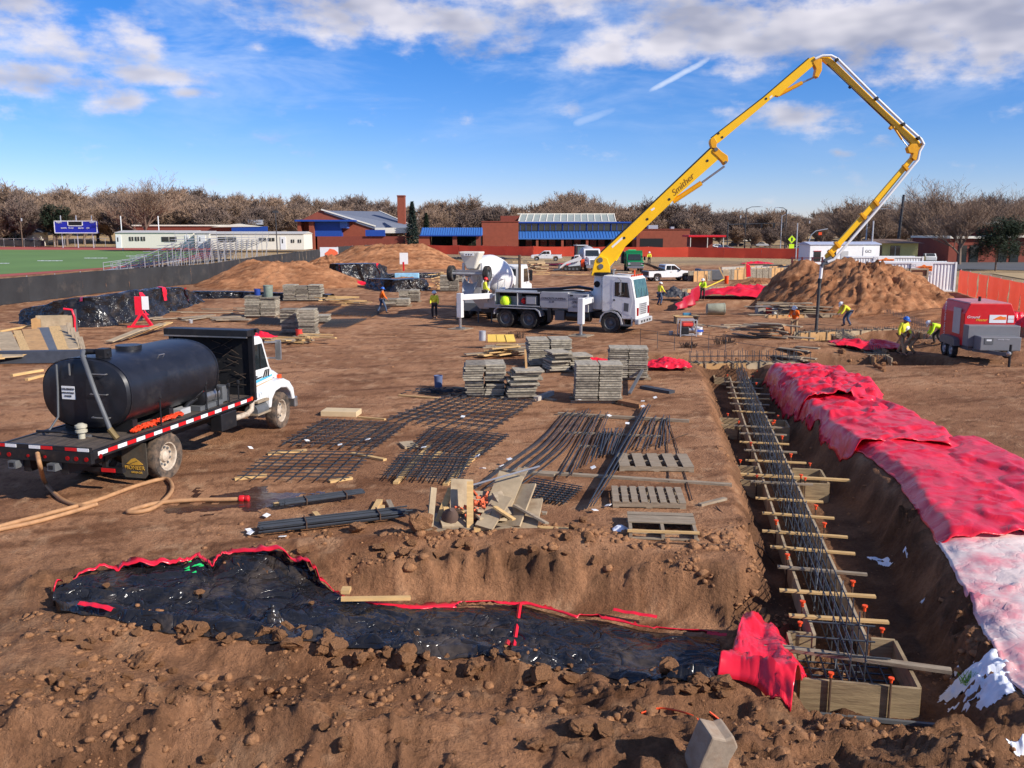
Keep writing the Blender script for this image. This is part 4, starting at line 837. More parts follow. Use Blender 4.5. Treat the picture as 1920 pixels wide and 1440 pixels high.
# ================================================================== vehicles (local: x forward, y left, z up)
WC = {}
def wheel_meshes(r, w, mt, rim, key):
    k = (round(r, 3), round(w, 3), key)
    if k in WC: return WC[k]
    n = 40; ty = MB(); prof = [(r * .60, -w / 2 + .02), (r * .70, -w / 2), (r * .93, -w / 2 + .005), (r * .985, -w / 2 + .04), (r, -w / 2 + .07), (r, w / 2 - .07), (r * .985, w / 2 - .04), (r * .93, w / 2 - .005), (r * .70, w / 2), (r * .60, w / 2 - .02)]
    ty.lathe(prof, (0, 0, 0), 'y', n, False)
    for i in range(3, 7):                       # tread blocks
        for a in range(n):
            if (a + (i > 4)) % 2: v = ty.v[i * n + a]; f = 1 - .022 / r * 1.0; ty.v[i * n + a] = (v[0] * f, v[1], v[2] * f)
    rm = MB(); rm.lathe([(r * .61, -w / 2 + .03), (r * .57, -w / 2 + .03), (r * .54, -w * .36), (r * .50, -w * .02), (r * .27, .0), (r * .23, -w * .22), (r * .12, -w * .34), (.004, -w * .35)], (0, 0, 0), 'y', 24, False); rm.lathe([(r * .61, w / 2 - .03), (r * .57, w * .3), (.004, w * .28)], (0, 0, 0), 'y', 20, False)
    nut = MB()
    for a in range(10): q = a * .6283; nut.cyl((r * .37 * math.sin(q), -w * .12, r * .37 * math.cos(q)), (r * .37 * math.sin(q), w * .05, r * .37 * math.cos(q)), r * .055, 6)
    WC[k] = (ty.mesh('wheel', M[mt], 40), rm.mesh('rim', M[rim], 30), nut.mesh('wheel_nuts', M['dgrey'], 40)); return WC[k]
def wheel(t, x, y, r, w, mt='rubber', rim='steel', out=-1, turn=0):
    ms = wheel_meshes(r, w, mt, rim, mt + rim); o = inst('wheel', ms[0], t, (x, y, r - .015), (0, rnd.uniform(0, 6), (0 if out < 0 else math.pi) + turn)); inst('rim', ms[1], o); inst('wheel_nuts', ms[2], o); return o
def rbox(a, b): return MB().bb(a, b)
# ---------------------------------------------------------------- water truck
WT = thing('water_truck', 'black water tank truck with white cab parked beside the rebar mats', 'truck', (-8.78, 19.55, hz(-8.5, 20)), R(76.5)); t = WT
for y in (-1.0, -.64, .64, 1.0): wheel(t, 0, y, .54, .28, 'rubberd', 'rimc', -1 if y < 0 else 1)
for y in (-1.0, 1.0): wheel(t, 5.25, y, .53, .30, 'rubberd', 'rimc', -1 if y < 0 else 1, .06)
rbox((-2.4, -.52, .72), (6.3, -.36, .98)).build('frame_rail', M['black'], t); rbox((-2.4, .36, .72), (6.3, .52, .98)).build('frame_rail', M['black'], t)
MB().cyl((0, -.9, .54), (0, .9, .54), .1, 10).build('axle', M['black'], t); MB().lathe([(.05, -.3), (.22, -.15), (.25, 0), (.22, .15), (.05, .3)], (0, 0, .54), 'y', 14).build('differential', M['black'], t, 40); MB().cyl((5.25, -.9, .5), (5.25, .9, .5), .07, 8).build('axle', M['black'], t)
MB().tube([(0, 0, .54), (2.2, 0, .7), (4.2, 0, .8)], .06, 8).build('drive_shaft', M['dgrey'], t)
M['deck'] = mat('worn_flatbed_deck', (.075, .058, .046), .8, var=.35, scale=2, stretch=(1, 5, 1), dirt=(.17, .12, .085), dirt_amt=.3, bump=.3, bscale=12)
for i in range(8): y = -1.08 + i * .27; rbox((-2.36, y + .008, 1.16), (3.72, y + .262, 1.225)).build('deck_plank', M['deck'], t)
for s in (-1, 1):
    rl = rbox((-2.42, s * 1.09, 1.06) if s > 0 else (-2.42, -1.16, 1.06), (3.74, 1.16, 1.24) if s > 0 else (3.74, -1.09, 1.24)).build('side_rail', M['black'], t, bev=.01)
    for k in range(20): x = -2.3 + k * .298; rbox((x, s * 1.163 - .003, 1.115), (x + .285, s * 1.163 + .003, 1.195)).build('reflector_tape', M['red'] if k % 2 else M['lwhite'], rl)
rb = rbox((-1.76, -1.16, .98), (-1.66, 1.16, 1.22)).build('rear_bumper_beam', M['black'], t, bev=.01)
for k in range(8):
    if k in (2, 5): continue
    y = -1.12 + k * .28; rbox((-1.768, y, 1.235), (-1.758, y + .26, 1.30)).build('reflector_tape', M['red'] if k % 2 else M['lwhite'], rb)
rbox((-2.497, -1.15, 1.225), (-2.44, 1.15, 1.31)).build('rear_rail', M['black'], t)
M['tail'] = mat('red_lamp_lens', srgb(150, 14, 20), .25, var=.1)
for y in (-1.05, -.82, -.62, -.1, .1, .3, .75, 1.0): MB().cyl((-1.775, y, 1.08), (-1.755, y, 1.08), .045 if abs(y) > .4 else .03, 10).build('tail_lamp', M['tail'], rb)
MB().cyl((-1.5, -1.175, 1.09), (-1.5, -1.155, 1.09), .05, 10).build('side_marker', M['tail'], rb); MB().cyl((4.34, -1.18, 1.17), (4.34, -1.155, 1.17), .05, 10).build('side_marker', M['orange'], rb)
rb.location.x = -.74
for y in (-.3, .62): MB().add(*(lambda m: (m.v, m.f))(MB().bb((-2.6, y - .09, .82), (-2.2, y + .09, .97)))).build('hitch_tube', M['dgrey'], t); rbox((-2.61, y - .05, .86), (-2.595, y + .05, .94)).build('hitch_socket', M['dark'], t)
rbox((-1.35, -.95, .48), (-1.25, .95, .58)).build('underrun_bar', M['black'], t); rbox((-1.37, -.78, .49), (-1.355, -.45, .57)).build('reflector_tape', M['red'], t)
for y in (-.5, .5): rbox((-1.34, y - .05, .5), (-1.26, y + .05, 1.05)).build('bracket', M['black'], t)
# tank: obround section with dished ends
def obround(x, a, b, n=40, k=1.0, zc=2.10):
    o = []
    for i in range(n):
        q = 2 * math.pi * i / n; c, s = math.cos(q), math.sin(q); o.append((x, a * k * math.copysign(abs(c) ** .82, c), zc + b * k * math.copysign(abs(s) ** .82, s)))
    return o
A_, B_ = 1.08, .76
tk = MB().loft([obround(x, A_, B_, k=k) for x, k in ((-1.19, .55), (-1.17, .8), (-1.13, .95), (-1.06, .985), (-1.05, 1.0), (2.25, 1.0), (2.26, .985), (2.35, .94), (2.4, .8), (2.43, .5))]).build('tank', M['tank'], t, 28)
for x in (-1.045, 2.23): MB().loft([obround(x - .02, A_ + .012, B_ + .012), obround(x + .02, A_ + .012, B_ + .012)], False).build('tank_seam', M['tank'], tk, 60)
for x in (-.7, .6, 1.9): rbox((x - .08, -.85, 1.22), (x + .08, .85, 1.5)).build('tank_saddle', M['black'], t)
for z in (1.62, 2.12, 2.55): MB().tube([(-1.15, -.62, z), (-1.24, -.62, z), (-1.24, -.22, z), (-1.15, -.22, z)], .014, 6).build('rung', M['steel'], tk)
pl = rbox((-1.205, .18, 1.98), (-1.19, .50, 2.26)).build('sign_plate', M['paper'], tk)
text(tk, 'COLORADO', .058, (-1.213, .34, 2.20), (R(90), 0, R(-90)), M['lblack']); text(tk, 'NON-POTABLE', .044, (-1.213, .34, 2.12), (R(90), 0, R(-90)), M['lblack']); text(tk, 'WATER', .05, (-1.213, .34, 2.05), (R(90), 0, R(-90)), M['lblack'])
MB().tube([(-.9, .12, 2.86), (-.9, .12, 2.96), (-1.05, .02, 3.0), (-1.22, -.1, 2.93), (-1.36, -.45, 2.2), (-1.45, -.82, 1.42), (-1.44, -.95, 1.27)], .05, 10).build('filler_pipe', M['dgrey'], tk, 50); MB().cyl((-1.455, -.80, 1.45), (-1.44, -.96, 1.25), .065, 10).build('pipe_coupling', mat('brass', (.35, .24, .10), .4, .8), tk)
MB().tube([(-.9, .12, 2.96), (-.85, -.3, 2.98), (-.8, -.42, 2.92)], .06, 10).build('top_pipe', M['black'], tk, 50); rbox((-.95, -.42, 2.84), (-.72, -.2, 3.04)).build('valve_box', M['black'], tk)
MB().tube([(-1.22, .56, 2.72), (-1.23, .57, 2.2), (-1.25, .6, 1.6), (-1.5, .7, 1.28)], .022, 8).build('sight_hose', M['dgrey'], tk, 50); MB().tube([(-1.22, .25, 2.75), (-1.22, .25, 2.5)], .02, 6).build('vent_pipe', M['dgrey'], tk)
MB().tube([(0.35, -.75, 2.66), (.35, -.8, 2.75), (.55, -.8, 2.75), (.55, -.75, 2.66)], .015, 6).build('lifting_eye', M['steel'], tk); MB().cyl((.4, 0, 2.85), (.4, 0, 2.95), .28, 20).build('manhole_cover', M['tank'], tk, 40)
M['valve'] = mat('cream_valve_body', (.46, .43, .33), .6, dirt=(.2, .15, .1), dirt_amt=.2)
MB().lathe([(.07, 1.22), (.07, 1.36), (.12, 1.36), (.12, 1.41), (.09, 1.42), (.09, 1.46), (.12, 1.46), (.12, 1.51), (.08, 1.53), (.05, 1.55)], (-1.5, -.15, 0), 'z', 16).build('valve', M['valve'], t, 40)
MB().tube([(-1.5, .95, 1.32), (-1.5, .4, 1.34), (-1.5, -.05, 1.30)], .03, 8).build('drain_pipe', M['black'], t); MB().cyl((-1.35, -.05, 1.23), (-1.35, -.25, 1.23), .05, 8).build('drain_valve', M['steel'], t)
hz_ = MB(); rr = random.Random(3)
for k in range(8):
    ph = rr.uniform(0, 6); hz_.tube([(-.9 + 1.75 * i / 40, -.93 + .07 * math.sin(i * 1.1 + ph) + rr.uniform(-.03, .03), 1.26 + .07 * abs(math.sin(i * .9 + ph * 2)) * min(1, i / 6) + .02) for i in range(41)], .022, 5)
hz_.build('orange_hose_bundle', mat('orange_red_hose', srgb(225, 66, 26), .55, var=.2, scale=10), t, 50)
for x in (-.05, 1.75, 2.25, 2.75, 3.2): MB().cyl((x, -1.03, 1.22), (x, -1.03, 1.85 if x < 2 else 1.62), .018, 6).build('stake_rod', M['black'], t); MB().lathe([(.03, 0), (.045, .03), (.045, .09), (.02, .12)], (x, -1.03, 1.83 if x < 2 else 1.6), 'z', 8).build('rod_clamp', M['black'], t)
pm = rbox((1.55, -.98, 1.23), (2.55, -.55, 1.34)).build('pump_base', M['dgrey'], t); MB().cyl((1.9, -.78, 1.5), (2.5, -.78, 1.5), .17, 12).build('pump_body', M['steel'], t, 40); MB().lathe([(.18, 0), (.24, .03), (.24, .12), (.1, .14)], (1.7, -.78, 1.5), 'x', 14).build('pump_housing', M['black'], t, 40)
MB().tube([(1.2, -.75, 1.3), (1.4, -.75, 1.42), (1.7, -.78, 1.5)], .06, 8).build('pump_pipe', M['black'], t, 50); MB().tube([(1.55, -.6, 1.4), (1.6, -.9, 1.62), (1.72, -.95, 1.7)], .05, 8).build('pump_hose', M['black'], t, 50); MB().lathe([(.05, 0), (.06, .06), (.02, .08)], (1.75, -.92, 1.66), 'z', 8).build('red_cap', M['red'], t); rbox((2.55, -.98, 1.26), (2.85, -.6, 1.66)).build('engine_block', M['dgrey'], t, bev=.02)
rbox((.95, -.85, 1.24), (1.35, -.6, 1.38)).build('grey_box', M['grey'], t)
# headboard
hb = rbox((3.74, -1.16, 1.2), (3.80, 1.16, 2.78)).build('headboard', mat('headboard_black', (.008, .008, .009), .75, var=.5, scale=6, dirt=(.16, .12, .09), dirt_amt=.10), t)
for y in (-1.16, 1.16): MB().bar((3.72, y, 1.1), (3.72, y, 2.96), .1, .14).build('headboard_post', M['black'], hb, bev=.01)
MB().bb((3.45, -1.22, 2.80), (3.86, 1.22, 2.97)).build('headboard_hood', M['black'], hb, bev=.015); MB().bb((3.43, -1.2, 2.77), (3.48, 1.2, 2.803)).build('hood_lip', M['steel'], hb)
cm = MB(); rr = random.Random(8)
for k in range(34): y, z = rr.uniform(-1.0, 1.0), rr.uniform(1.3, 2.75); L_ = rr.uniform(.2, .6); a = rr.uniform(-.6, .6); cm.bar((3.70, y, z), (3.69, y + L_ * math.cos(a), z + L_ * math.sin(a)), .012, .012)
cm.build('chain_clutter', mat('rusty_chain', (.12, .085, .06), .7, .4, var=.4), hb)
MB().tube([(3.9, -.95, 1.0), (3.9, -.98, 2.78), (3.9, -1.1, 2.92), (3.85, -1.3, 2.93)], .06, 10).build('exhaust_stack', M['black'], t, 50)
# cab
cab = MB().prism([(3.9, .95), (5.05, .95), (5.05, 1.75), (4.98, 1.78), (4.62, 2.62), (4.5, 2.70), (3.98, 2.70), (3.9, 2.62)], -.98, .98).build('cab', M['white'], t, 30, bev=.05)
for s in (-1, 1):
    sd = s * .985; w = MB().prism([(4.12, 1.82), (4.84, 1.82), (4.56, 2.50), (4.12, 2.50)], sd - .006, sd + .012 if s > 0 else sd + .006).build('door_window', M['glass'], cab); MB().bar((4.42, sd + s * .01, 1.82), (4.42, sd + s * .01, 2.5), .02, .03).build('window_bar', M['black'], w)
    dr = MB().prism([(4.06, 1.0), (4.95, 1.0), (4.95, 1.78), (4.06, 1.78)], sd - .004, sd + .008).build('door', M['white'], cab, bev=.01); rbox((4.12, sd - .02, 1.62), (4.24, sd + .02, 1.66)).build('handle', M['black'], dr)
    MB().bar((4.9, s * .95, 2.05), (4.96, s * 1.24, 2.05), .04, .04).build('mirror_arm', M['steel'], cab); MB().bar((4.75, s * .95, 2.5), (4.96, s * 1.24, 2.5), .04, .04).build('mirror_arm', M['steel'], cab); rbox((4.93, s * 1.26 - .09, 2.0), (4.99, s * 1.26 + .09, 2.54)).build('mirror', M['steel'], cab, bev=.02)
MB().add([(4.975, -.86, 1.82), (4.975, .86, 1.82), (4.66, .80, 2.56), (4.66, -.80, 2.56), (5.0, -.86, 1.84), (5.0, .86, 1.84), (4.69, .80, 2.58), (4.69, -.80, 2.58)], [(0, 1, 2, 3), (4, 7, 6, 5), (0, 4, 5, 1), (1, 5, 6, 2), (2, 6, 7, 3), (3, 7, 4, 0)]).build('windscreen', M['glass'], cab)
hd = MB().loft([[(5.0, -.82, 1.0), (5.0, .82, 1.0), (5.0, .82, 1.68), (5.0, .6, 1.78), (5.0, -.6, 1.78), (5.0, -.82, 1.68)], [(5.6, -.76, .95), (5.6, .76, .95), (5.6, .76, 1.55), (5.6, .55, 1.66), (5.6, -.55, 1.66), (5.6, -.76, 1.55)], [(6.15, -.62, .95), (6.15, .62, .95), (6.15, .62, 1.36), (6.15, .45, 1.48), (6.15, -.45, 1.48), (6.15, -.62, 1.36)]]).build('hood', M['white'], t, 40, bev=.03)
rbox((6.14, -.5, .9), (6.18, .5, 1.38)).build('grille', M['black'], hd); rbox((6.1, -1.1, .45), (6.28, 1.1, .75)).build('bumper', M['steel'], t, bev=.03)
for s in (-1, 1):
    pr = [(4.58, .72), (4.60, 1.0), (4.75, 1.26), (5.0, 1.40), (5.45, 1.40), (5.75, 1.28), (5.98, 1.05), (6.05, .72), (5.9, .72), (5.82, .95), (5.6, 1.12), (5.25, 1.17), (4.95, 1.12), (4.75, .95), (4.68, .72)]
    MB().prism(pr, s * .62, s * 1.14).build('fender', M['white'], hd, 40, bev=.03); rbox((5.98, s * .85 - .14, .98), (6.1, s * .85 + .14, 1.18)).build('headlight', M['glass'], hd); MB().box((5.45, s * .98, 1.46), (.12, .08, .1)).build('turn_lamp', M['orange'], hd)
    for (x0, z0) in ((3.95, .62), (4.0, .95)): rbox((x0, s * 1.12 - (.32 if s > 0 else 0), z0), (x0 + .72, s * 1.12 + (0 if s > 0 else .32), z0 + .05)).build('step', M['wood'], t)
    MB().cyl((4.0, s * .9, .72), (4.6, s * .9, .72), .2, 14).build('fuel_tank', M['dgrey'], t, 40)
    rbox((2.05, s * 1.0 - .22, .62), (2.75, s * 1.0 + .1, 1.05)).build('tool_box', M['black'], t, bev=.02)
MB().tube([(2.8, -.95, .74), (3.6, -1.0, .74), (3.8, -1.02, .82), (3.85, -1.02, 1.05), (3.9, -.98, 1.2)], .075, 10).build('exhaust_pipe', M['rimc'], t, 50)
M['strb'] = mat('light_blue_stripe', srgb(90, 178, 214), .5, var=.05)
for z, m, h in ((1.50, M['strb'], .08), (1.40, mat('tan_stripe', srgb(196, 160, 126), .5), .035)): MB().prism([(3.92, z - .05), (5.03, z + .04), (5.03, z + .04 + h * .6), (3.92, z - .05 + h)], -.998, -.99).build('stripe', m, cab)
for k in range(3): MB().prism([(4.52 + k * .13, 1.56), (4.60 + k * .13, 1.56), (4.72 + k * .09, 1.76), (4.66 + k * .09, 1.76)], -1.0, -.991).build('emblem', M['lblack'], cab)
MB().prism([(4.0, 1.54), (4.5, 1.58), (4.5, 1.61), (4.0, 1.60)], -1.0, -.991).build('emblem', M['lblack'], cab)
text(cab, 'UD', .22, (4.3, -1.0, 1.12), (R(90), 0, 0), mat('pale_blue_print', srgb(200, 212, 220), .5))
# mud flaps
M['flap'] = mat('dusty_mud_flap', srgb(82, 76, 66), .85, var=.2, dirt=srgb(120, 92, 68), dirt_amt=.3)
M['gold'] = mat('gold_print', srgb(206, 160, 62), .7, var=.2, scale=8)
for y in (-.82, .82):
    fp = MB().prism([(y - .31, 1.0), (y + .31, 1.0), (y + .31, .30), (y + .24, .22), (y - .24, .22), (y - .31, .30)], -.78, -.765, 'x').build('mud_flap', M['flap'], t)
    if y < 0:
        MB().prism([(y + .2, .52), (y + .06, .64), (y - .02, .66), (y - .12, .60), (y - .22, .52), (y, .50)], -.788, -.782, 'x').build('emblem', M['gold'], fp)
        MB().bar((-.79, y + .1, .53), (-.79, y - .08, .60), .006, .012).build('emblem_line', M['flap'], fp); text(fp, 'PIONEER', .125, (-.786, y, .44), (R(90), 0, R(-90)), M['gold']); text(fp, 'SAND CO.', .06, (-.786, y - .05, .34), (R(90), 0, R(-90)), M['gold'])
# hose lying from the tank to the wet patch
def lay(pts, r, n=10, dz=0.0, sub=6):
    P_ = [Vector(p) for p in pts]; out_ = []
    for i in range(len(P_) - 1):
        p0, p1, p2, p3 = P_[max(i - 1, 0)], P_[i], P_[i + 1], P_[min(i + 2, len(P_) - 1)]
        for k in range(sub):
            s = k / sub; out_.append(.5 * ((2 * p1) + (-p0 + p2) * s + (2 * p0 - 5 * p1 + 4 * p2 - p3) * s * s + (-p0 + 3 * p1 - 3 * p2 + p3) * s ** 3))
    out_.append(P_[-1]); return out_
wt = WT.matrix_basis @ Vector((-2.53, .05, 1.15))
hp = [wt, wt + Vector((.1, -.12, -.25)), G(85, 905, .15), *[GT(*q, .05) for q in ((115, 940), (155, 953), (183, 950))]]
hs1 = thing('water_hose', 'tan rubber hose hanging from the water truck and curling over the dirt', 'hose', (0, 0, 0))
MB().tube(lay(hp, .045), .045, 8).build('hose', M['hose'], hs1, 60)
g2 = [GT(*q, .05) for q in ((-120, 1025), (-20, 997), (90, 968), (180, 943), (250, 917), (305, 902), (320, 908), (322, 925), (305, 945), (285, 958), (262, 964), (240, 964), (262, 956), (300, 947), (360, 942), (420, 941), (452, 940))]
MB().tube(lay(g2, .045), .045, 8).build('hose', M['hose'], hs1, 60)
g3 = [GT(*q, .05) for q in ((-120, 1040), (-20, 1003), (60, 985), (130, 966), (175, 952), (183, 950))]
MB().tube(lay(g3, .045), .045, 8).build('hose', M['hose'], hs1, 60)
a = GT(448, 940, .06); b = GT(464, 939.5, .06); MB().lathe([(.05, 0), (.07, .02), (.07, .10), (.055, .12), (.07, .14), (.07, .2), (.05, .22)], (0, 0, 0), 'x', 12).build('nozzle', M['red'], hs1, 40, loc=a)
# wet patch of soil and water
M['wet'] = mat('wet_soil', srgb(72, 48, 36), .22, var=.25, scale=2, spec=.5, bump=.3, bscale=8)
# ---------------------------------------------------------------- concrete pump truck
PT = thing('concrete_pump_truck', 'white and grey concrete pump truck with tall folding yellow boom', 'pump truck', (.78, 50.84, hz(.8, 50)), R(-26)); t = PT
for x in (-.72, .72):
    for y in (-1.05, -.7, .7, 1.05): wheel(t, x, y, .54, .3, 'rubber', 'dgrey', -1 if y < 0 else 1)
for y in (-1.02, 1.02): wheel(t, 5.55, y, .55, .36, 'rubber', 'dgrey', -1 if y < 0 else 1)
for s in (-1, 1): rbox((-2.6, s * .45 - .09, .75), (6.6, s * .45 + .09, 1.05)).build('frame_rail', M['black'], t)
for x in (-.72, .72, 5.55): MB().cyl((x, -1, .54), (x, 1, .54), .1, 10).build('axle', M['black'], t)
def sidebody(x0, x1, z0, z1, m, nm='side_box'): 
    for s in (-1, 1): rbox((x0, s * 1.22 - (.62 if s > 0 else 0), z0), (x1, s * 1.22 + (0 if s > 0 else .62), z1)).build(nm, m, t, bev=.02)
sidebody(-1.35, .05, 1.98, 2.06, M['grey'], 'locker_top'); sidebody(.05, 1.45, 1.98, 2.06, M['grey'], 'locker_top'); sidebody(-1.35, 1.45, 1.24, 1.30, M['grey'], 'locker_floor')
for x in (-1.38, .02, 1.44): sidebody(x, x + .06, 1.3, 1.98, M['grey'], 'locker_side')
for s in (-1, 1): rbox((-1.32, s * .62 - .03, 1.3), (1.44, s * .62 + .03, 1.98)).build('locker_back', M['dark'], t)
sidebody(1.5, 3.12, 1.22, 2.10, M['grey']); sidebody(3.13, 4.28, 1.06, 2.04, M['grey']); rbox((-2.3, -.75, 1.05), (4.3, .75, 1.75)).build('deck', M['grey'], t); rbox((-1.4, -.6, 1.75), (4.2, .6, 2.0)).build('deck', M['dgrey'], t)
rbox((.55, -1.20, 1.32), (1.25, -.7, 1.85)).build('control_box', M['dgrey'], t, bev=.02); rbox((.62, -1.23, 1.4), (1.18, -1.19, 1.78)).build('control_panel', M['grey'], t)
MB().lathe([(.05, -.15), (.16, -.05), (.17, .1), (.05, .2)], (.35, -.95, 1.5), 'z', 12).build('red_canister', M['red'], t, 40)
text(t, 'CONCRETE PUMPING', .175, (2.28, -1.225, 1.74), (R(90), 0, 0), M['lblack'], sx=.86); text(t, '61 08', .13, (2.15, -1.225, 1.56), (R(90), 0, 0), M['lblack'])
text(t, 'COLORADO', .2, (3.7, -1.225, 1.76), (R(90), 0, 0), M['lblack'], sx=.86); text(t, 'SPRINGS', .2, (3.7, -1.225, 1.58), (R(90), 0, 0), M['lblack'], sx=.86); text(t, '531-7867', .17, (3.72, -1.225, 1.33), (R(90), 0, 0), M['lblack'])
rbox((3.22, -1.228, 1.9), (3.42, -1.222, 1.98)).build('badge', M['lblack'], t); rbox((4.02, -1.228, 1.91), (4.2, -1.222, 1.97)).build('badge', M['lblack'], t)
MB().prism([(1.5, 1.64), (3.1, 1.64), (3.1, 1.655), (1.5, 1.655)], -1.226, -1.221).build('seam_line', M['dgrey'], t)
for s in (-1, 1):
    for x0 in (-.72,):
        arc = [(x0 - .72, .75), (x0 - .68, 1.0), (x0 - .45, 1.16), (x0 + 1.9, 1.16), (x0 + 2.12, 1.02), (x0 + 2.22, .72), (x0 + 2.17, .72), (x0 + 2.06, .98), (x0 + 1.86, 1.11), (x0 - .43, 1.11), (x0 - .63, .97), (x0 - .67, .75)]
        MB().prism(arc, s * .6, s * 1.24).build('mudguard', M['grey'], t, 40)
    MB().cyl((3.0, s * .95, .80), (4.35, s * .95, .80), .27, 18).build('fuel_tank', M['black'], t, 40); rbox((1.9, s * 1.1 - .12, .45), (2.1, s * 1.1 + .12, 1.2)).build('ladder', M['black'], t)
    rbox((2.3, s * .85 - .25, .55), (2.85, s * .85 + .25, 1.1)).build('battery_box', M['dgrey'], t)
for k in range(3):
    MB().tube([(-1.2, .45 - k * .3, 2.06), (.5, .4 - k * .3, 2.1), (2.0, .3 - k * .25, 2.2), (3.2, .2 - k * .2, 2.34), (4.0, .1 - k * .1, 2.25), (4.4, 0, 2.0)], .07, 8).build('delivery_pipe', M['black'] if k else M['galv'], t, 50)
MB().tube([(-1.5, -.85, 2.08), (4.2, -.85, 2.08)], .05, 8).build('handrail', M['galv'], t); MB().tube([(1.2, -1.0, 2.12), (3.3, -1.0, 2.2), (4.2, -.8, 2.12)], .05, 8).build('hydraulic_hose', M['black'], t, 50)
# hopper at the back
MB().loft([[(-2.1, -.55, .95), (-2.1, .55, .95), (-2.7, .55, .95), (-2.7, -.55, .95)], [(-2.0, -.95, 1.65), (-2.0, .95, 1.65), (-3.1, .95, 1.65), (-3.1, -.95, 1.65)]]).build('hopper', M['grey'], t, bev=.02); rbox((-3.12, -.97, 1.62), (-1.98, .97, 1.70)).build('hopper_rim', M['white'], t)
# outriggers: front pair swings forward, rear pair swings back
for (x, s, ox, oy) in ((4.35, -1, 4.62, -3.05), (4.35, 1, 4.62, 3.0), (-1.75, -1, -2.75, -2.75), (-1.75, 1, -2.9, 2.8)):
    top = 2.02 if x > 0 else 2.0; og = MB().bar((x, s * .9, 1.75), (ox, oy, 1.75), .34, .30).build('outrigger_arm', M['white'], t, bev=.02)
    wz = PT.matrix_basis @ Vector((ox, oy, 0)); gz = hz(wz.x, wz.y) - PT.location.z
    rbox((ox - .15, oy - .15, .62), (ox + .15, oy + .15, 1.98)).build('outrigger_leg', M['white'], og, bev=.02); MB().cyl((ox, oy, gz + .08), (ox, oy, .7), .085, 12).build('jack_rod', M['steel'], og, 40); MB().cyl((ox, oy, gz + .03), (ox, oy, gz + .10), .26, 16).build('jack_foot', M['dgrey'], og, 40)
    rbox((ox - .55, oy - .55, gz - .03), (ox + .55, oy + .55, gz + .045)).build('crib_mat', M['wood'], og)
# pedestal
MB().lathe([(.62, 1.2), (.6, 2.0), (.46, 2.25), (.42, 3.05)], (4.62, 0, 0), 'z', 24).build('pedestal', M['white'], t, 40); MB().lathe([(.5, 3.0), (.62, 3.02), (.62, 3.18), (.5, 3.2)], (4.62, 0, 0), 'z', 24).build('slew_ring', M['black'], t, 40)
MB().cyl((4.5, -.5, 2.55), (4.5, -.40, 2.55), .17, 14).build('pedestal_port', M['dark'], t); 
for z in (2.35, 2.5, 2.7, 2.85): MB().tube([(4.75, -.5, z), (4.95, -.42, z + .05), (5.05, -.2, z)], .03, 6).build('hydraulic_hose', M['white'], t)
MB().cyl((5.12, -.85, 1.2), (5.12, -.85, 3.05), .075, 12).build('exhaust_stack', M['dgrey'], t, 40)
# cab-over cab
cab = MB().prism([(5.3, 1.12), (5.05, 1.12), (5.05, 2.95), (5.12, 3.08), (6.55, 3.02), (6.72, 2.9), (6.95, 1.75), (6.98, .78), (6.2, .78), (6.15, 1.0), (5.95, 1.2), (5.6, 1.25)], -1.15, 1.15).build('cab', M['white'], t, 25, bev=.05)
for s in (-1, 1):
    sd = s * 1.155; dr = MB().prism([(5.62, 1.35), (6.62, 1.0), (6.78, 1.75), (6.6, 2.85), (5.62, 2.88)], sd - .006, sd + .006).build('door', M['white'], cab); 
    MB().prism([(5.76, 1.98), (6.62, 1.92), (6.48, 2.72), (5.76, 2.74)], sd - .014, sd + .014).build('window_seal', M['black'], cab, bev=.03); MB().prism([(5.80, 2.02), (6.57, 1.97), (6.44, 2.68), (5.80, 2.70)], sd - .02, sd + .02).build('door_window', M['glass'], cab, bev=.03)
    MB().prism([(6.28, 1.22), (6.55, 1.18), (6.57, 1.62), (6.30, 1.66)], sd - .015, sd + .015).build('peep_window', M['dgrey'], cab, bev=.05); MB().box((5.75, sd, 1.78), (.1, .05, .08)).build('handle', M['black'], cab)
    rbox((6.15, s * 1.15 - .1, .42), (6.75, s * 1.15 + .02, .50)).build('step', M['dgrey'], cab); rbox((6.12, s * 1.12 - .04, .45), (6.18, s * 1.12 + .04, .9)).build('step_hanger', M['grey'], cab); rbox((6.72, s * 1.12 - .04, .45), (6.78, s * 1.12 + .04, .9)).build('step_hanger', M['grey'], cab)
    MB().tube([(5.95, s * 1.16, 2.95), (6.2, s * 1.45, 2.85), (6.2, s * 1.45, 2.1), (6.0, s * 1.16, 2.0)], .022, 6).build('mirror_arm', M['steel'], cab); rbox((6.14, s * 1.45 - .1, 2.2), (6.22, s * 1.45 + .1, 2.72)).build('mirror', M['steel'], cab, bev=.02)
    MB().box((6.99, s * .92, 1.18), (.06, .2, .42)).build('headlight', M['tail'], cab); arc = [(4.92, .55), (5.0, .9), (5.2, 1.12), (5.6, 1.22), (5.95, 1.12), (6.15, .85), (6.24, .5), (6.17, .5), (6.08, .82), (5.9, 1.05), (5.58, 1.15), (5.24, 1.06), (5.06, .87), (4.99, .55)]
    MB().prism(arc, s * .7, s * 1.2).build('wheel_arch', M['grey'], t, 40)
MB().add([(6.70, -1.0, 2.86), (6.70, 1.0, 2.86), (6.93, 1.04, 1.92), (6.93, -1.04, 1.92), (6.74, -1.0, 2.87), (6.74, 1.0, 2.87), (6.97, 1.04, 1.93), (6.97, -1.04, 1.93)], [(0, 3, 2, 1), (4, 5, 6, 7), (0, 1, 5, 4), (1, 2, 6, 5), (2, 3, 7, 6), (3, 0, 4, 7)]).build('windscreen', M['glassg'], cab)
for y in (-.45, .45): MB().bar((7.0, y, 1.9), (6.95, y + .2, 2.4), .02, .02).build('wiper', M['lblack'], cab)
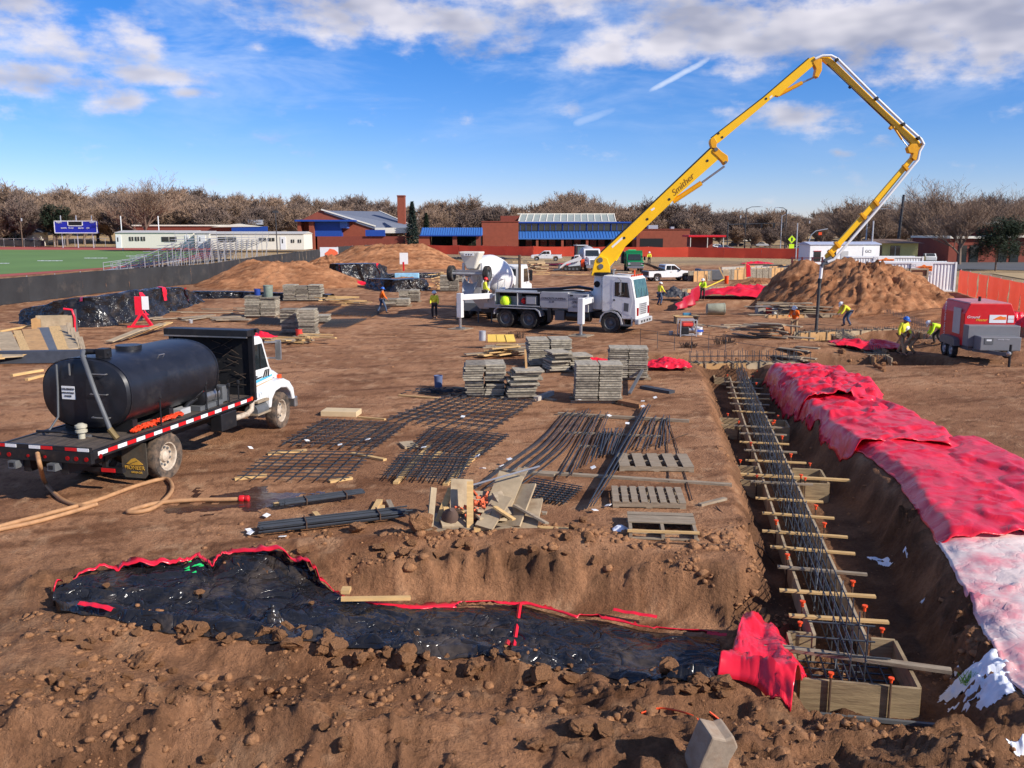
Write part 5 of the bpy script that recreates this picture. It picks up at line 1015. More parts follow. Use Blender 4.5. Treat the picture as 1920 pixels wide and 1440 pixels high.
gr = rbox((6.97, -.55, 1.0), (7.02, .55, 1.62)).build('grille', M['grey'], cab, bev=.02)
for z in (1.06, 1.16, 1.26, 1.36, 1.46, 1.56): rbox((7.015, -.5, z - .02), (7.03, .5, z + .02)).build('grille_bar', M['dgrey'], gr)
rbox((6.92, -1.2, .52), (7.16, 1.2, .80)).build('bumper', M['grey'], t, bev=.04)
for y in (-.7, -.25, .25, .7): rbox((7.155, y - .12, .60), (7.17, y + .12, .72)).build('bumper_slot', M['black'], t)
for y in (-.8, -.4, 0, .4, .8): MB().box((6.6, y, 3.06), (.1, .12, .07)).build('roof_lamp', M['orange'], cab)
MB().box((5.7, .2, 3.2), (.9, .7, .06)).build('roof_rack', M['wood'], cab); MB().lathe([(.05, 0), (.05, .25), (.14, .28), (.14, .34), (.03, .36)], (5.45, -.5, 3.05), 'z', 14).build('air_intake', M['steel'], cab, 40)
MB().cyl((6.3, .5, 3.0), (6.3, .5, 3.3), .04, 8).build('beacon', M['orange'], cab)
# boom: laid out in the vertical plane of the boom
PIV = PT.matrix_basis @ Vector((4.62, 0, 0)); HOSE = G(1530, 622)
bd = Vector((HOSE.x - PIV.x, HOSE.y - PIV.y, 0)); bang = math.atan2(bd.y, bd.x); bd.normalize(); bn = Vector((-bd.y, bd.x, 0))
def BP(px, py):                              # photo pixel -> (distance along the boom plane, height)
    d = ray(px, py); o = Vector((0, 0, CAMH)); tt = (PIV - o).dot(bn) / d.dot(bn); q = o + d * tt; return ((q - PIV).dot(bd), q.z)
bm_ = thing('tmp', 'x', 'x'); bpy.data.objects.remove(bm_)
def bpart(name, poly, hw, m=M['yellow'], par=None, off=0.0, bev=.02):
    pr = MB().prism([BP(*q) for q in poly], off - hw, off + hw)
    Mx = PT.matrix_basis.inverted() @ (Matrix.Translation((PIV.x, PIV.y, 0)) @ Matrix.Rotation(bang, 4, 'Z')); pr.xf(Mx)
    return pr.build(name, m, par or PT, bev=bev)
def btube(name, pts, r, m, par=None, off=0.0, n=10):
    Mx = PT.matrix_basis.inverted() @ (Matrix.Translation((PIV.x, PIV.y, 0)) @ Matrix.Rotation(bang, 4, 'Z'))
    l = []
    for q in pts:
        a = BP(q[0], q[1]); l.append(Mx @ Vector((a[0], off + (q[2] if len(q) > 2 else 0), a[1])))
    return MB().tube(l, r, n).build(name, m, par or PT, 50)
tr = bpart('turret', [(1108, 516), (1115, 487), (1124, 478), (1138, 484), (1143, 498), (1144, 512), (1140, 517)], .42)
for q in ((1125, 487), (1126, 499)):
    btube('turret_boss', [(q[0], q[1], -.47), (q[0], q[1], .47)], .14, M['dgrey'], tr, 0, 14)
b1 = bpart('boom_section', [(1115, 496), (1124, 476), (1180, 424), (1240, 366), (1332, 279), (1343, 283), (1349, 292), (1345, 300), (1264, 372), (1256, 382), (1172, 462), (1160, 478), (1150, 492), (1135, 508)], .25)
btube('boom_edge', [(1126, 473, -.2), (1240, 364.6, -.2), (1331, 278, -.2)], .035, M['lblack'], b1)
for q in ((1170, 446), (1213, 411), (1254, 374), (1325, 302)): btube('pin', [(q[0], q[1], -.27), (q[0], q[1], .27)], .07, M['lblack'], b1)
btube('cylinder_barrel', [(1262, 378), (1315, 343)], .13, M['yellowd'], b1); btube('cylinder_rod', [(1315, 343), (1358, 312)], .05, M['steel'], b1, .08); btube('cylinder_rod', [(1315, 343), (1358, 312)], .05, M['steel'], b1, -.08)
btube('lift_cylinder', [(1141, 507), (1154, 484)], .09, M['steel'], b1); btube('lift_cylinder_barrel', [(1152, 487), (1166, 463)], .15, M['yellow'], b1)
bpart('warning_label', [(1146, 462), (1166, 444), (1168, 447), (1148, 465)], .256, M['lwhite'], b1, bev=0); bpart('warning_label', [(1219, 393), (1226, 389), (1227, 392), (1221, 396)], .256, M['lwhite'], b1, bev=0)
# link at the first elbow
lk = bpart('elbow_link', [(1330, 268), (1331, 262), (1338, 258), (1343, 267), (1342, 276), (1352, 285), (1363, 293), (1364, 303), (1357, 310), (1352, 303), (1344, 295), (1334, 286), (1338, 279), (1333, 278)], .30, M['yellowd'])
btube('pin', [(1341, 281, -.34), (1341, 281, .34)], .1, M['dgrey'], lk); btube('pin', [(1359, 305, -.34), (1359, 305, .34)], .07, M['dgrey'], lk)
b2 = bpart('boom_section', [(1329, 266), (1331, 261), (1430, 184), (1515, 111), (1524, 107), (1531, 113), (1526, 122), (1468, 172), (1459, 182), (1452, 180), (1347, 268), (1340, 271)], .20)
btube('boom_edge', [(1332, 259.5, -.16), (1430, 183, -.16), (1515, 110, -.16)], .03, M['lblack'], b2)
for q in ((1346, 251), (1435, 186), (1353, 258)): btube('pin', [(q[0], q[1], -.22), (q[0], q[1], .22)], .06, M['lblack'], b2)
btube('cylinder_barrel', [(1460, 178), (1504, 155)], .10, M['yellowd'], b2); btube('cylinder_rod', [(1504, 155), (1526, 145)], .045, M['steel'], b2)
lk2 = bpart('elbow_link', [(1522, 118), (1528, 110), (1539, 112), (1539, 133), (1532, 147), (1525, 144), (1528, 130)], .24, M['yellowd']); bpart('warning_label', [(1441, 183), (1446, 179), (1447, 182), (1442, 186)], .206, M['lwhite'], b2, bev=0)
b3 = bpart('boom_section', [(1534, 108), (1546, 104), (1556, 108), (1566, 117), (1660, 208), (1724, 266), (1722, 275), (1712, 274), (1680, 242), (1648, 212), (1560, 128), (1545, 116)], .15, off=.05)
btube('boom_edge', [(1549, 121, -.1), (1648, 214, -.1), (1704, 268, -.1)], .03, M['lblack'], b3)
btube('delivery_pipe', [(1526, 112), (1540, 106), (1556, 106), (1568, 112), (1640, 184), (1690, 232), (1724, 262), (1729, 272)], .07, M['whitec'], b3, -.24)
for q in ((1566, 114), (1640, 186), (1690, 234), (1718, 260)): bpart('pipe_clamp', [(q[0] - 3, q[1] - 1), (q[0] + 1, q[1] - 4), (q[0] + 4, q[1]), (q[0], q[1] + 4)], .12, M['lblack'], b3, -.22, 0)
btube('cylinder_barrel', [(1674, 238), (1690, 262)], .055, M['yellowd'], b3, -.1); btube('cylinder_rod', [(1690, 262), (1700, 275)], .03, M['steel'], b3, -.1); bpart('bracket', [(1666, 240), (1672, 232), (1676, 240), (1670, 244)], .12, M['yellowd'], b3); btube('work_lamp', [(1592, 165), (1597, 160)], .08, M['lblack'], b3)
lk3 = bpart('elbow_link', [(1699, 278), (1706, 270), (1716, 270), (1729, 268), (1729, 278), (1722, 283), (1720, 297), (1713, 302), (1707, 296), (1710, 288), (1702, 287)], .2, M['yellowd'])
b4 = bpart('boom_section', [(1706, 296), (1712, 302), (1640, 390), (1556, 483), (1549, 485), (1547, 479), (1610, 408)], .11, M['yellow'], off=.05)
btube('delivery_pipe', [(1729, 272), (1722, 284), (1719, 300), (1712, 308), (1640, 396), (1562, 486), (1550, 491)], .075, M['whitec'], b4, -.16)
for q in ((1700, 318), (1645, 384), (1620, 408), (1572, 462), (1560, 478)): bpart('pipe_clamp', [(q[0] - 9, q[1] - 7), (q[0] - 6, q[1] - 10), (q[0] + 4, q[1]), (q[0], q[1] + 4)], .14, M['yellowd'], b4, -.05, 0)
btube('tip_elbow', [(1562, 486), (1550, 493), (1543, 494), (1540, 500)], .10, M['dgrey'], b4, -.1); bpart('tip_collar', [(1543, 488), (1556, 480), (1560, 486), (1547, 494)], .17, M['dgrey'], b4)
btube('end_hose', [(1540, 498), (1538.5, 515), (1536.5, 528)], .085, M['whitec'], None, -.05, 12); btube('hose_coupling', [(1537, 522), (1536, 530)], .11, M['lblack'], None, -.05, 12)
btube('end_hose', [(1536.4, 528), (1534, 560), (1531.5, 595), (1529, 626)], .085, mat('black_rubber_hose', (.05, .047, .045), .6, dirt=(.3, .26, .22), dirt_amt=.2), None, -.05, 12)
# script lettering on the first boom section
a0, a1 = BP(1262, 363), BP(1296, 331); ang = math.atan2(a1[1] - a0[1], a1[0] - a0[0]); mid = ((a0[0] + a1[0]) / 2, (a0[1] + a1[1]) / 2)
Mx = PT.matrix_basis.inverted() @ (Matrix.Translation((PIV.x, PIV.y, 0)) @ Matrix.Rotation(bang, 4, 'Z')) @ Matrix.Translation((mid[0], -.262, mid[1])) @ Matrix.Rotation(-ang, 4, 'Y') @ Matrix.Rotation(R(90), 4, 'X')
lt = text(b1, 'Smither', .46, (0, 0, 0), (0, 0, 0), mat('brown_script_print', srgb(150, 105, 10), .6), shear=.35); lt.matrix_basis = Mx
# ---------------------------------------------------------------- concrete mixer truck
MT = thing('mixer_truck', 'white concrete mixer truck with raised booster axle backed up to the pump', 'mixer truck', (-2.05, 55.7, hz(-2, 55)), R(73)); t = MT; MT.scale = (1.06, 1.06, 1.06)
for x in (0, 1.4, 2.8):
    for y in (-1.05, -.72, .72, 1.05): wheel(t, x, y, .54, .3, 'rubber', 'dgrey', -1 if y < 0 else 1)
for y in (-1.05, 1.05): wheel(t, 6.9, y, .54, .32, 'rubber', 'dgrey', -1 if y < 0 else 1)
for s in (-1, 1): rbox((-1.0, s * .45 - .08, .8), (7.6, s * .45 + .08, 1.08)).build('frame_rail', M['black'], t)
dm = MB().lathe([(.34, 0), (.42, .5), (.62, 1.0), (.95, 1.7), (1.15, 2.5), (1.2, 3.4), (1.1, 4.3), (.8, 4.9), (.35, 5.1)], (0, 0, 0), 'x', 32); dm.xf(Matrix.Translation((-.7, 0, 3.18)) @ Matrix.Rotation(R(14), 4, 'Y')); drum = dm.build('drum', M['whitec'], t, 35)
MB().lathe([(.22, -.35), (.46, -.25), (.5, .1), (.36, .25)], (0, 0, 0), 'x', 24, False).xf(Matrix.Translation((-.85, 0, 3.3)) @ Matrix.Rotation(R(30), 4, 'Y')).build('drum_mouth', M['offw'], drum, 40)
# charge hopper and rear frame
MB().loft([[(-1.5, -.25, 2.95), (-1.5, .25, 2.95), (-1.0, .25, 2.95), (-1.0, -.25, 2.95)], [(-1.75, -.65, 3.95), (-1.75, .65, 3.95), (-.75, .65, 3.95), (-.75, -.65, 3.95)]]).build('charge_hopper', M['offw'], t, bev=.08); rbox((-1.78, -.30, 3.72), (-1.74, .30, 3.86)).build('hopper_plate', M['paper'], t)
for k in (-.15, 0, .15): MB().cyl((-1.79, k, 3.79), (-1.775, k, 3.79), .04, 8).build('plate_hole', M['lblack'], t)
for s in (-1, 1):
    MB().bar((-1.0, s * .62, 1.0), (-1.15, s * .55, 3.3), .14, .12).build('rear_stand', M['white'], t); MB().bar((-.9, s * .62, 1.0), (.2, s * .7, 2.4), .1, .1).build('stand_brace', M['white'], t)
    bo = MB().bar((.4, s * .72, 2.5), (-1.55, s * .95, 2.72), .14, .18).build('booster_arm', M['grey'], t); wheel(t, -1.72, s * 1.08, .46, .3, 'rubber', 'dgrey', -1 if s < 0 else 1).location.z = 2.72
    rbox((-.6, s * 1.12 - .12, 1.22), (3.5, s * 1.12 + .12, 1.30)).build('mudguard', M['white'], t)
    MB().tube([(.2, s * 1.05, 1.3), (.2, s * 1.1, 2.3), (1.6, s * 1.1, 2.3), (1.6, s * 1.05, 1.3)], .03, 6).build('side_rail', M['white'], t)
MB().cyl((-1.72, -1.1, 2.72), (-1.72, 1.1, 2.72), .09, 10).build('booster_axle', M['grey'], t); rbox((-1.8, -.85, 2.82), (-1.6, .85, 2.92)).build('booster_beam', M['steel'], t)
ch = MB()
for i in range(9):
    a = math.pi + math.pi * i / 8; ch.v += [(-1.3, .42 * math.cos(a), 2.55 + .42 * math.sin(a)), (-2.0, .32 * math.cos(a), 1.75 + .32 * math.sin(a))]
ch.f = [(2 * i, 2 * i + 2, 2 * i + 3, 2 * i + 1) for i in range(8)]; o = ch.build('chute', M['grey'], t, 60); o.modifiers.new('s', 'SOLIDIFY').thickness = .04
rbox((-1.25, -1.0, .55), (-1.05, 1.0, 1.0)).build('rear_bumper', M['dgrey'], t); rbox((-1.15, -.5, 1.0), (-.95, .5, 1.9)).build('rear_panel', M['grey'], t)
for y in (-.8, .8): MB().box((-1.27, y, .85), (.05, .2, .12)).build('tail_lamp', M['tail'], t)
MB().cyl((4.6, -.8, 2.0), (4.6, .8, 2.0), .3, 14).build('water_tank', M['white'], t, 40); cbm = MB().prism([(5.2, 1.0), (7.0, 1.0), (7.0, 1.7), (6.6, 2.8), (6.4, 2.95), (5.3, 2.95), (5.2, 2.8)], -1.1, 1.1).build('cab', M['white'], t, 30, bev=.06)
for s in (-1, 1): MB().prism([(5.6, 1.85), (6.75, 1.85), (6.45, 2.7), (5.6, 2.7)], s * 1.105 - .01, s * 1.105 + .01).build('door_window', M['glass'], cbm); rbox((6.2, s * 1.4 - .1, 1.9), (6.28, s * 1.4 + .1, 2.6)).build('mirror', M['black'], cbm); MB().bar((6.4, s * 1.05, 2.5), (6.24, s * 1.4, 2.4), .03, .03).build('mirror_arm', M['steel'], cbm)
rbox((5.19, -.7, 2.0), (5.22, .7, 2.7)).build('rear_window', M['glass'], cbm); MB().prism([(7.0, 1.0), (8.1, 1.0), (8.1, 1.6), (7.0, 1.85)], -.95, .95).build('hood', M['white'], t, bev=.05); MB().cyl((5.0, -1.0, 1.2), (5.0, -1.0, 3.6), .09, 10).build('exhaust_stack', M['rebarr'], t, 40)
# ---------------------------------------------------------------- pickups, small plant
def pickup(label, px, py, rz, m, bed_open=False, L_=5.4, nm='pickup_truck'):
    g = G(px, py); t = thing(nm, label, 'pickup truck', (g.x, g.y, hz(g.x, g.y)), rz); w = .93
    for x in (-1.6, 1.75):
        for s in (-1, 1): wheel(t, x, s * .80, .38, .25, 'rubber', 'steel', s)
    MB().prism([(-2.6, .45), (-2.05, .45), (-1.98, .78), (-1.75, .86), (-1.45, .86), (-1.2, .78), (-1.12, .42), (1.27, .42), (1.35, .78), (1.6, .86), (1.9, .86), (2.15, .78), (2.23, .45), (2.65, .48), (2.72, .85), (2.62, 1.02), (1.35, 1.14), (-.62, 1.16), (-.62, 1.10), (-2.62, 1.10)], -w, w).build('body', m, t, 25, bev=.05)
    c = MB().prism([(-.75, 1.12), (1.30, 1.12), (.52, 1.72), (.40, 1.78), (-.55, 1.78), (-.68, 1.70)], -w + .1, w - .1).build('cab', m, t, 25, bev=.06)
    for s in (-1, 1):
        for a, b, cc, d in ((-.55, .0, -.5, .0), (.06, 1.08, .06, .45)): MB().prism([(a, 1.2), (b, 1.2), (d, 1.66), (cc, 1.66)], s * (w - .095) - .012, s * (w - .095) + .012).build('door_window', M['glass'], c)
        MB().box((-2.6, s * .82, .92), (.08, .14, .3)).build('tail_lamp', M['tail'], t); MB().box((2.66, s * .72, .88), (.1, .3, .18)).build('headlight', M['galv'], t); MB().box((.95, s * 1.02, 1.2), (.16, .2, .16)).build('mirror', M['black'], c)
        MB().box((-.05, s * (w + .005), .98), (.18, .03, .05)).build('handle', M['black'], t)
    MB().add([(1.28, -.75, 1.16), (1.28, .75, 1.16), (.54, .68, 1.70), (.54, -.68, 1.70), (1.33, -.75, 1.17), (1.33, .75, 1.17), (.59, .68, 1.72), (.59, -.68, 1.72)], [(0, 1, 2, 3), (4, 7, 6, 5), (0, 4, 5, 1), (1, 5, 6, 2), (2, 6, 7, 3), (3, 7, 4, 0)]).build('windscreen', M['glass'], c)
    rbox((-.70, -.65, 1.25), (-.67, .65, 1.66)).build('rear_window', M['glass'], c); rbox((2.66, -.5, .62), (2.74, .5, .92)).build('grille', M['black'], t); rbox((2.6, -.9, .42), (2.78, .9, .6)).build('bumper', M['grey'], t, bev=.03); rbox((-2.72, -.88, .45), (-2.58, .88, .62)).build('bumper', M['grey'], t, bev=.03)
    rbox((-2.5, -.75, 1.08), (-.68, .75, 1.115)).build('bed_floor', M['dark'], t)
    if bed_open:
        for s in (-1, 1): MB().cyl((-.9, s * .7, 1.12), (-1.7, s * .7, 1.55), .02, 6).build('lid_strut', M['steel'], t)
        MB().add([(-.68, -.9, 1.16), (-.68, .9, 1.16), (-2.75, .9, 1.88), (-2.75, -.9, 1.88), (-.68, -.9, 1.24), (-.68, .9, 1.24), (-2.75, .9, 1.95), (-2.75, -.9, 1.95)], [(0, 3, 2, 1), (4, 5, 6, 7), (0, 1, 5, 4), (1, 2, 6, 5), (2, 3, 7, 6), (3, 0, 4, 7)]).build('bed_lid', M['black'], t)
        MB().prism([(-2.7, .5), (-2.62, .5), (-2.62, 1.05), (-2.7, 1.05)], -.85, .85).build('tailgate', M['black'], t)
    return t
pickup('white crew pickup with its black bed lid propped open', 1251, 526.5, R(16), M['white'], True)
pickup('plain white pickup parked in front of the orange fence', 1025, 489, R(175), M['white'])
M['green'] = mat('green_truck_paint', srgb(22, 120, 70), .4, var=.06)
g = G(1187, 508.5); t = thing('dump_truck', 'green dump-body truck facing the camera before the orange fence', 'truck', (g.x, g.y, 0), R(-92))
for x in (-1.8, 1.9):
    for s in (-1, 1): wheel(t, x, s * .88, .46, .3, 'rubber', 'steel', s)
MB().prism([(.6, .6), (3.0, .6), (3.05, 1.3), (2.95, 1.42), (1.9, 1.5), (1.2, 2.35), (.7, 2.4), (.6, 2.3)], -1.05, 1.05).build('cab', M['green'], t, 25, bev=.06)
MB().add([(1.92, -.85, 1.54), (1.92, .85, 1.54), (1.27, .78, 2.25), (1.27, -.78, 2.25), (1.97, -.85, 1.56), (1.97, .85, 1.56), (1.32, .78, 2.28), (1.32, -.78, 2.28)], [(0, 1, 2, 3), (4, 7, 6, 5), (0, 4, 5, 1), (1, 5, 6, 2), (2, 6, 7, 3), (3, 7, 4, 0)]).build('windscreen', M['glass'], t)
rbox((3.02, -.62, .85), (3.1, .62, 1.32)).build('grille', M['dgrey'], t); rbox((3.0, -1.05, .5), (3.2, 1.05, .8)).build('bumper', M['steel'], t, bev=.03)
for s in (-1, 1): MB().box((3.06, s * .82, 1.1), (.1, .3, .3)).build('headlight', M['galv'], t); rbox((1.6, s * 1.3 - .12, 1.5), (1.66, s * 1.3 + .12, 2.0)).build('mirror', M['black'], t)
rbox((-2.9, -1.15, .9), (.5, 1.15, 2.5)).build('dump_body', M['green'], t, bev=.03); rbox((.4, -1.1, 2.3), (.7, 1.1, 2.75)).build('body_shield', M['green'], t); MB().prism([(-.5, 2.4), (.4, 2.9), (.6, 2.7), (.5, 2.4)], -.8, .3).build('green_sack', mat('bright_green_sack', srgb(40, 175, 105), .6), t, bev=.1)
rbox((-2.2, -1.5, 1.0), (-.8, -1.15, 2.6)).build('side_rack', M['black'], t)
# compact track loader
g = G(1073, 508); t = thing('track_loader', 'compact track loader with white arms and orange rear', 'loader', (g.x, g.y, 0), R(172))
for s in (-1, 1):
    MB().prism([(-1.0, .05), (1.0, .05), (1.25, .3), (1.1, .55), (-.9, .75), (-1.2, .6), (-1.25, .3)], s * .55, s * .95).build('track', M['rubber'], t, bev=.03)
    for x in (-.7, -.2, .3, .8): MB().cyl((x, s * .52, .3), (x, s * .97, .3), .16, 10).build('road_wheel', M['dgrey'], t)
    MB().prism([(-1.3, 1.75), (-1.0, 1.95), (.9, 1.15), (1.75, .45), (1.65, .3), (.7, .95), (-1.2, 1.45)], s * .72, s * .86).build('lift_arm', M['white'], t)
MB().prism([(-1.2, .6), (.5, .6), (.5, .9), (-.1, 1.0), (-.3, 2.1), (-.95, 2.15), (-1.0, 1.2), (-1.25, 1.1)], -.5, .5).build('cab', M['white'], t, bev=.03); MB().prism([(-.02, 1.05), (-.3, 2.0), (-.33, 2.0), (-.08, 1.05)], -.45, .45).build('cab_window', M['glass'], t)
for s in (-1, 1): MB().prism([(-.85, 1.3), (-.2, 1.3), (-.38, 1.98), (-.85, 1.98)], s * .51 - .01, s * .51 + .01).build('side_window', M['glass'], t)
rbox((-1.62, -.55, .55), (-1.15, .55, 1.55)).build('engine_cover', M['orange'], t, bev=.05); rbox((-1.64, -.35, 1.1), (-1.6, .35, 1.4)).build('engine_grille', M['lwhite'], t); MB().prism([(1.6, .15), (2.5, .08), (2.5, .16), (1.85, .3), (1.75, .85), (1.6, .85)], -.95, .95).build('bucket', M['dgrey'], t)
# second white truck, seen from the front, and a wheel loader behind it
g = G(1107, 507); t = thing('white_truck', 'white heavy truck facing the camera behind the boom base', 'truck', (g.x, g.y, 0), R(-84))
for x in (-3.5, -2.1, 1.9):
    for s in (-1, 1): wheel(t, x, s * 1.0, .54, .32, 'rubber', 'dgrey', s)
MB().prism([(.2, .8), (1.3, .8), (1.3, 1.9), (.85, 2.85), (.2, 2.95)], -1.1, 1.1).build('cab', M['white'], t, bev=.06); MB().prism([(1.3, .8), (2.9, .8), (2.9, 1.6), (1.3, 1.95)], -.8, .8).build('hood', M['white'], t, bev=.08)
MB().add([(1.3, -.92, 1.98), (1.3, .92, 1.98), (.92, .85, 2.72), (.92, -.85, 2.72), (1.36, -.92, 2.0), (1.36, .92, 2.0), (.98, .85, 2.74), (.98, -.85, 2.74)], [(0, 1, 2, 3), (4, 7, 6, 5), (0, 4, 5, 1), (1, 5, 6, 2), (2, 6, 7, 3), (3, 7, 4, 0)]).build('windscreen', M['glass'], t)
rbox((2.88, -.55, .9), (2.95, .55, 1.5)).build('grille', M['dgrey'], t); rbox((2.85, -1.15, .45), (3.05, 1.15, .8)).build('bumper', M['steel'], t)
for s in (-1, 1): MB().prism([(1.3, .8), (1.4, 1.2), (1.8, 1.35), (2.3, 1.25), (2.6, .9), (2.6, .8)], s * .8, s * 1.15).build('fender', M['white'], t, bev=.04); MB().box((2.7, s * .92, 1.05), (.15, .25, .2)).build('headlight', M['galv'], t)
rbox((-5, -1.2, 1.1), (0, 1.2, 1.3)).build('deck', M['dgrey'], t); MB().lathe([(.5, 0), (1.0, .8), (1.15, 2.2), (.8, 3.6), (.4, 4.2)], (-4.6, 0, 2.1), 'x', 20).build('tank', M['grey'], t, 40)
g = G(1090, 500); t = thing('backhoe_loader', 'dark backhoe loader with glazed cab behind the white truck', 'loader', (g.x, g.y, 0), R(-80))
for x, r in ((-1.1, .75), (1.2, .55)):
    for s in (-1, 1): wheel(t, x, s * .95, r, .45, 'rubber', 'rimc', s)
rbox((-1.5, -.6, .7), (2.0, .6, 1.5)).build('chassis', mat('dull_ochre_paint', srgb(120, 96, 60), .6), t, bev=.05)
for x in (-1.3, .2):
    for s in (-1, 1): MB().bar((x, s * .75, 1.4), (x, s * .7, 3.1), .12, .12).build('cab_pillar', M['black'], t)
rbox((-1.5, -.9, 3.05), (.4, .9, 3.2)).build('cab_roof', M['grey'], t, bev=.04); rbox((-1.28, -.68, 1.5), (.18, .68, 3.05)).build('cab_glass', mat('smoky_glass', (.10, .13, .13), .1), t)
MB().bar((1.8, .6, 1.2), (3.0, .6, .5), .15, .2).build('loader_arm', M['rebarr'], t); MB().bar((1.8, -.6, 1.2), (3.0, -.6, .5), .15, .2).build('loader_arm', M['rebarr'], t); MB().prism([(2.9, .1), (3.7, .1), (3.2, .4), (3.1, 1.0), (2.9, 1.0)], -1.1, 1.1).build('bucket', M['rebarr'], t)
MB().tube([(-1.5, 0, 1.2), (-2.4, 0, 2.6), (-3.0, 0, 3.2), (-3.5, 0, 2.0)], .16, 6).build('backhoe_arm', M['rebarr'], t)
# parked cars
CARC = {'silver': mat('silver_car_paint', (.40, .41, .43), .3, .3, var=.05), 'white': M['whitec'], 'dark': mat('dark_car_paint', (.03, .035, .045), .25), 'red': mat('maroon_car_paint', (.22, .02, .025), .3), 'blue': mat('blue_car_paint', (.05, .08, .16), .3)}
def car(label, px, py, rz, c, Yo=None):
    g = G(px, py) if Yo is None else P(px, py, Yo); t = thing('parked_car', label, 'car', (g.x, g.y, .06), rz)
    for x in (-1.35, 1.35):
        for s in (-1, 1): wheel(t, x, s * .75, .32, .2, 'rubber', 'steel', s)
    MB().prism([(-2.2, .3), (2.2, .3), (2.25, .7), (1.9, .85), (.95, .95), (.2, 1.42), (-1.0, 1.45), (-1.7, 1.0), (-2.2, .95)], -.86, .86).build('body', CARC[c], t, 25, bev=.08)
    for s in (-1, 1): MB().prism([(-1.45, .98), (.75, .98), (.12, 1.36), (-.95, 1.38)], s * .862 - .01, s * .862 + .01).build('side_window', M['glass'], t)
    for a, b in (((.92, .98), (.22, 1.40)), ((-1.66, 1.03), (-1.02, 1.42))): MB().add([(a[0], -.7, a[1]), (a[0], .7, a[1]), (b[0], .62, b[1]), (b[0], -.62, b[1])], [(0, 1, 2, 3)]).xf(Matrix.Translation((.03 if a[0] > 0 else -.03, 0, .02))).build('windscreen', M['glass'], t)
for i, (px, py, rz, c, lb) in enumerate(((1316, 468, .4, 'dark', 'dark car parked under the red-roofed shelter'), (1332, 470, .2, 'silver', 'silver car parked in front of the red-roofed shelter'), (1346, 468, .1, 'white', 'white car in the car park row'), (1359, 470.5, .2, 'blue', 'blue car at the right end of the car park row'), (1340, 474, .15, 'silver', 'silver car nearest the orange fence in the car park'), (1502, 478, .5, 'white', 'white car left of the site office stairs'), (1497, 472, .4, 'silver', 'silver car beyond the white car near the crossing'), (1741, 492, 1.3, 'white', 'white van-like car between the bare trees'), (1380, 462, .1, 'dark', 'dark car far along the street'), (1428, 463, .1, 'silver', 'silver car far along the street by the signals'))): car(lb, px, py, rz, c)
# ---------------------------------------------------------------- ground heater trailer
g = G(1838, 677); HT = thing('heater_trailer', 'red and grey ground heater trailer on tandem wheels', 'trailer', (g.x + .40, g.y + .9, hz(g.x, g.y)), R(-96)); t = HT
for x in (-.75, .02):
    for s in (-1, 1): wheel(t, x, s * 1.12, .36, .22, 'rubber', 'galv', s)
rbox((-1.9, -.95, .45), (1.2, .95, .6)).build('chassis', M['dgrey'], t)
MB().prism([(-1.02, .6), (1.02, .6), (1.02, 1.95), (.82, 2.38), (-.82, 2.38), (-1.02, 1.95)], -1.9, .75, 'x').build('body', M['red'], t, bev=.03); MB().prism([(-.84, 2.375), (.84, 2.375), (.78, 2.42), (-.78, 2.42)], -1.85, .7, 'x').build('roof', mat('pinkish_roof', srgb(200, 130, 130), .5), t)
MB().prism([(-1.04, .62), (1.04, .62), (1.04, 1.52), (-1.04, 1.52)], .75, 1.28, 'x').build('front_cabinet', M['dgrey2'] if 'dgrey2' in M else mat('mid_grey_cabinet', (.19, .19, .20), .45, var=.06), t, bev=.03)
fb = rbox((1.28, -.78, .55), (1.95, .82, 1.12)).build('tool_box', mat('mid_grey_cabinet', (.19, .19, .2), .45), t, bev=.03); rbox((1.945, -.62, .82), (1.965, -.28, 1.07)).build('control_window', M['dgrey'], fb); rbox((1.96, -.55, .95), (1.972, -.35, 1.02)).build('label_plate', M['lwhite'], fb); text(fb, 'GROUND THAW', .06, (1.956, .12, 1.02), (R(90), 0, R(90)), M['lwhite'])
for s in (-1, 1):
    MB().prism([(-1.25, .55), (-1.2, .8), (-1.0, .9), (.25, .9), (.45, .8), (.5, .55)], s * 1.0, s * 1.25).build('fender', M['dgrey'], t, 40)
    MB().bar((1.2, s * .75, .5), (2.75, 0, .5), .1, .14).build('tongue', M['dgrey'], t)
MB().cyl((2.65, .12, hz(g.x + 1.2, g.y - 1.8) - HT.location.z), (2.65, .12, .9), .05, 10).build('jack', M['black'], t); MB().lathe([(.05, 0), (.1, .05), (.1, .1), (.04, .16)], (2.8, 0, .48), 'z', 10).build('coupler', M['steel'], t)
pn = MB().prism([(-.45, 1.05), (.35, 1.05), (.35, 2.15), (-.45, 2.15)], -1.035, -1.022).build('side_panel', M['grey'], t)
sgn = rbox((.752, -.02, 1.58), (.765, .66, 1.92)).build('sign_board', M['lwhite'], t); MB().prism([(.14, 1.74), (.32, 1.84), (.42, 1.88), (.52, 1.84), (.64, 1.84), (.64, 1.72), (.14, 1.72)], .766, .772, 'x').build('emblem', M['orangesign'], sgn); rbox((.752, .72, 1.6), (.765, .96, 1.74)).build('label_plate', M['lwhite'], t); rbox((.752, .72, 1.76), (.765, .96, 1.9)).build('label_plate', M['lwhite'], t)
text(t, 'Ground', .16, (.757, -.68, 1.82), (R(90), 0, R(90)), M['lwhite'], shear=.3); text(t, 'Heater', .16, (.757, -.34, 1.70), (R(90), 0, R(90)), mat('yellow_print', srgb(250, 200, 60), .5), shear=.3); text(t, 'GROUND HEATER', .2, (-1.4, -1.027, 1.5), (R(90), R(90), 0), M['lwhite'])
MB().cyl((-.2, -.1, 2.38), (-.2, -.1, 2.62), .06, 10).build('exhaust_stub', M['black'], t)
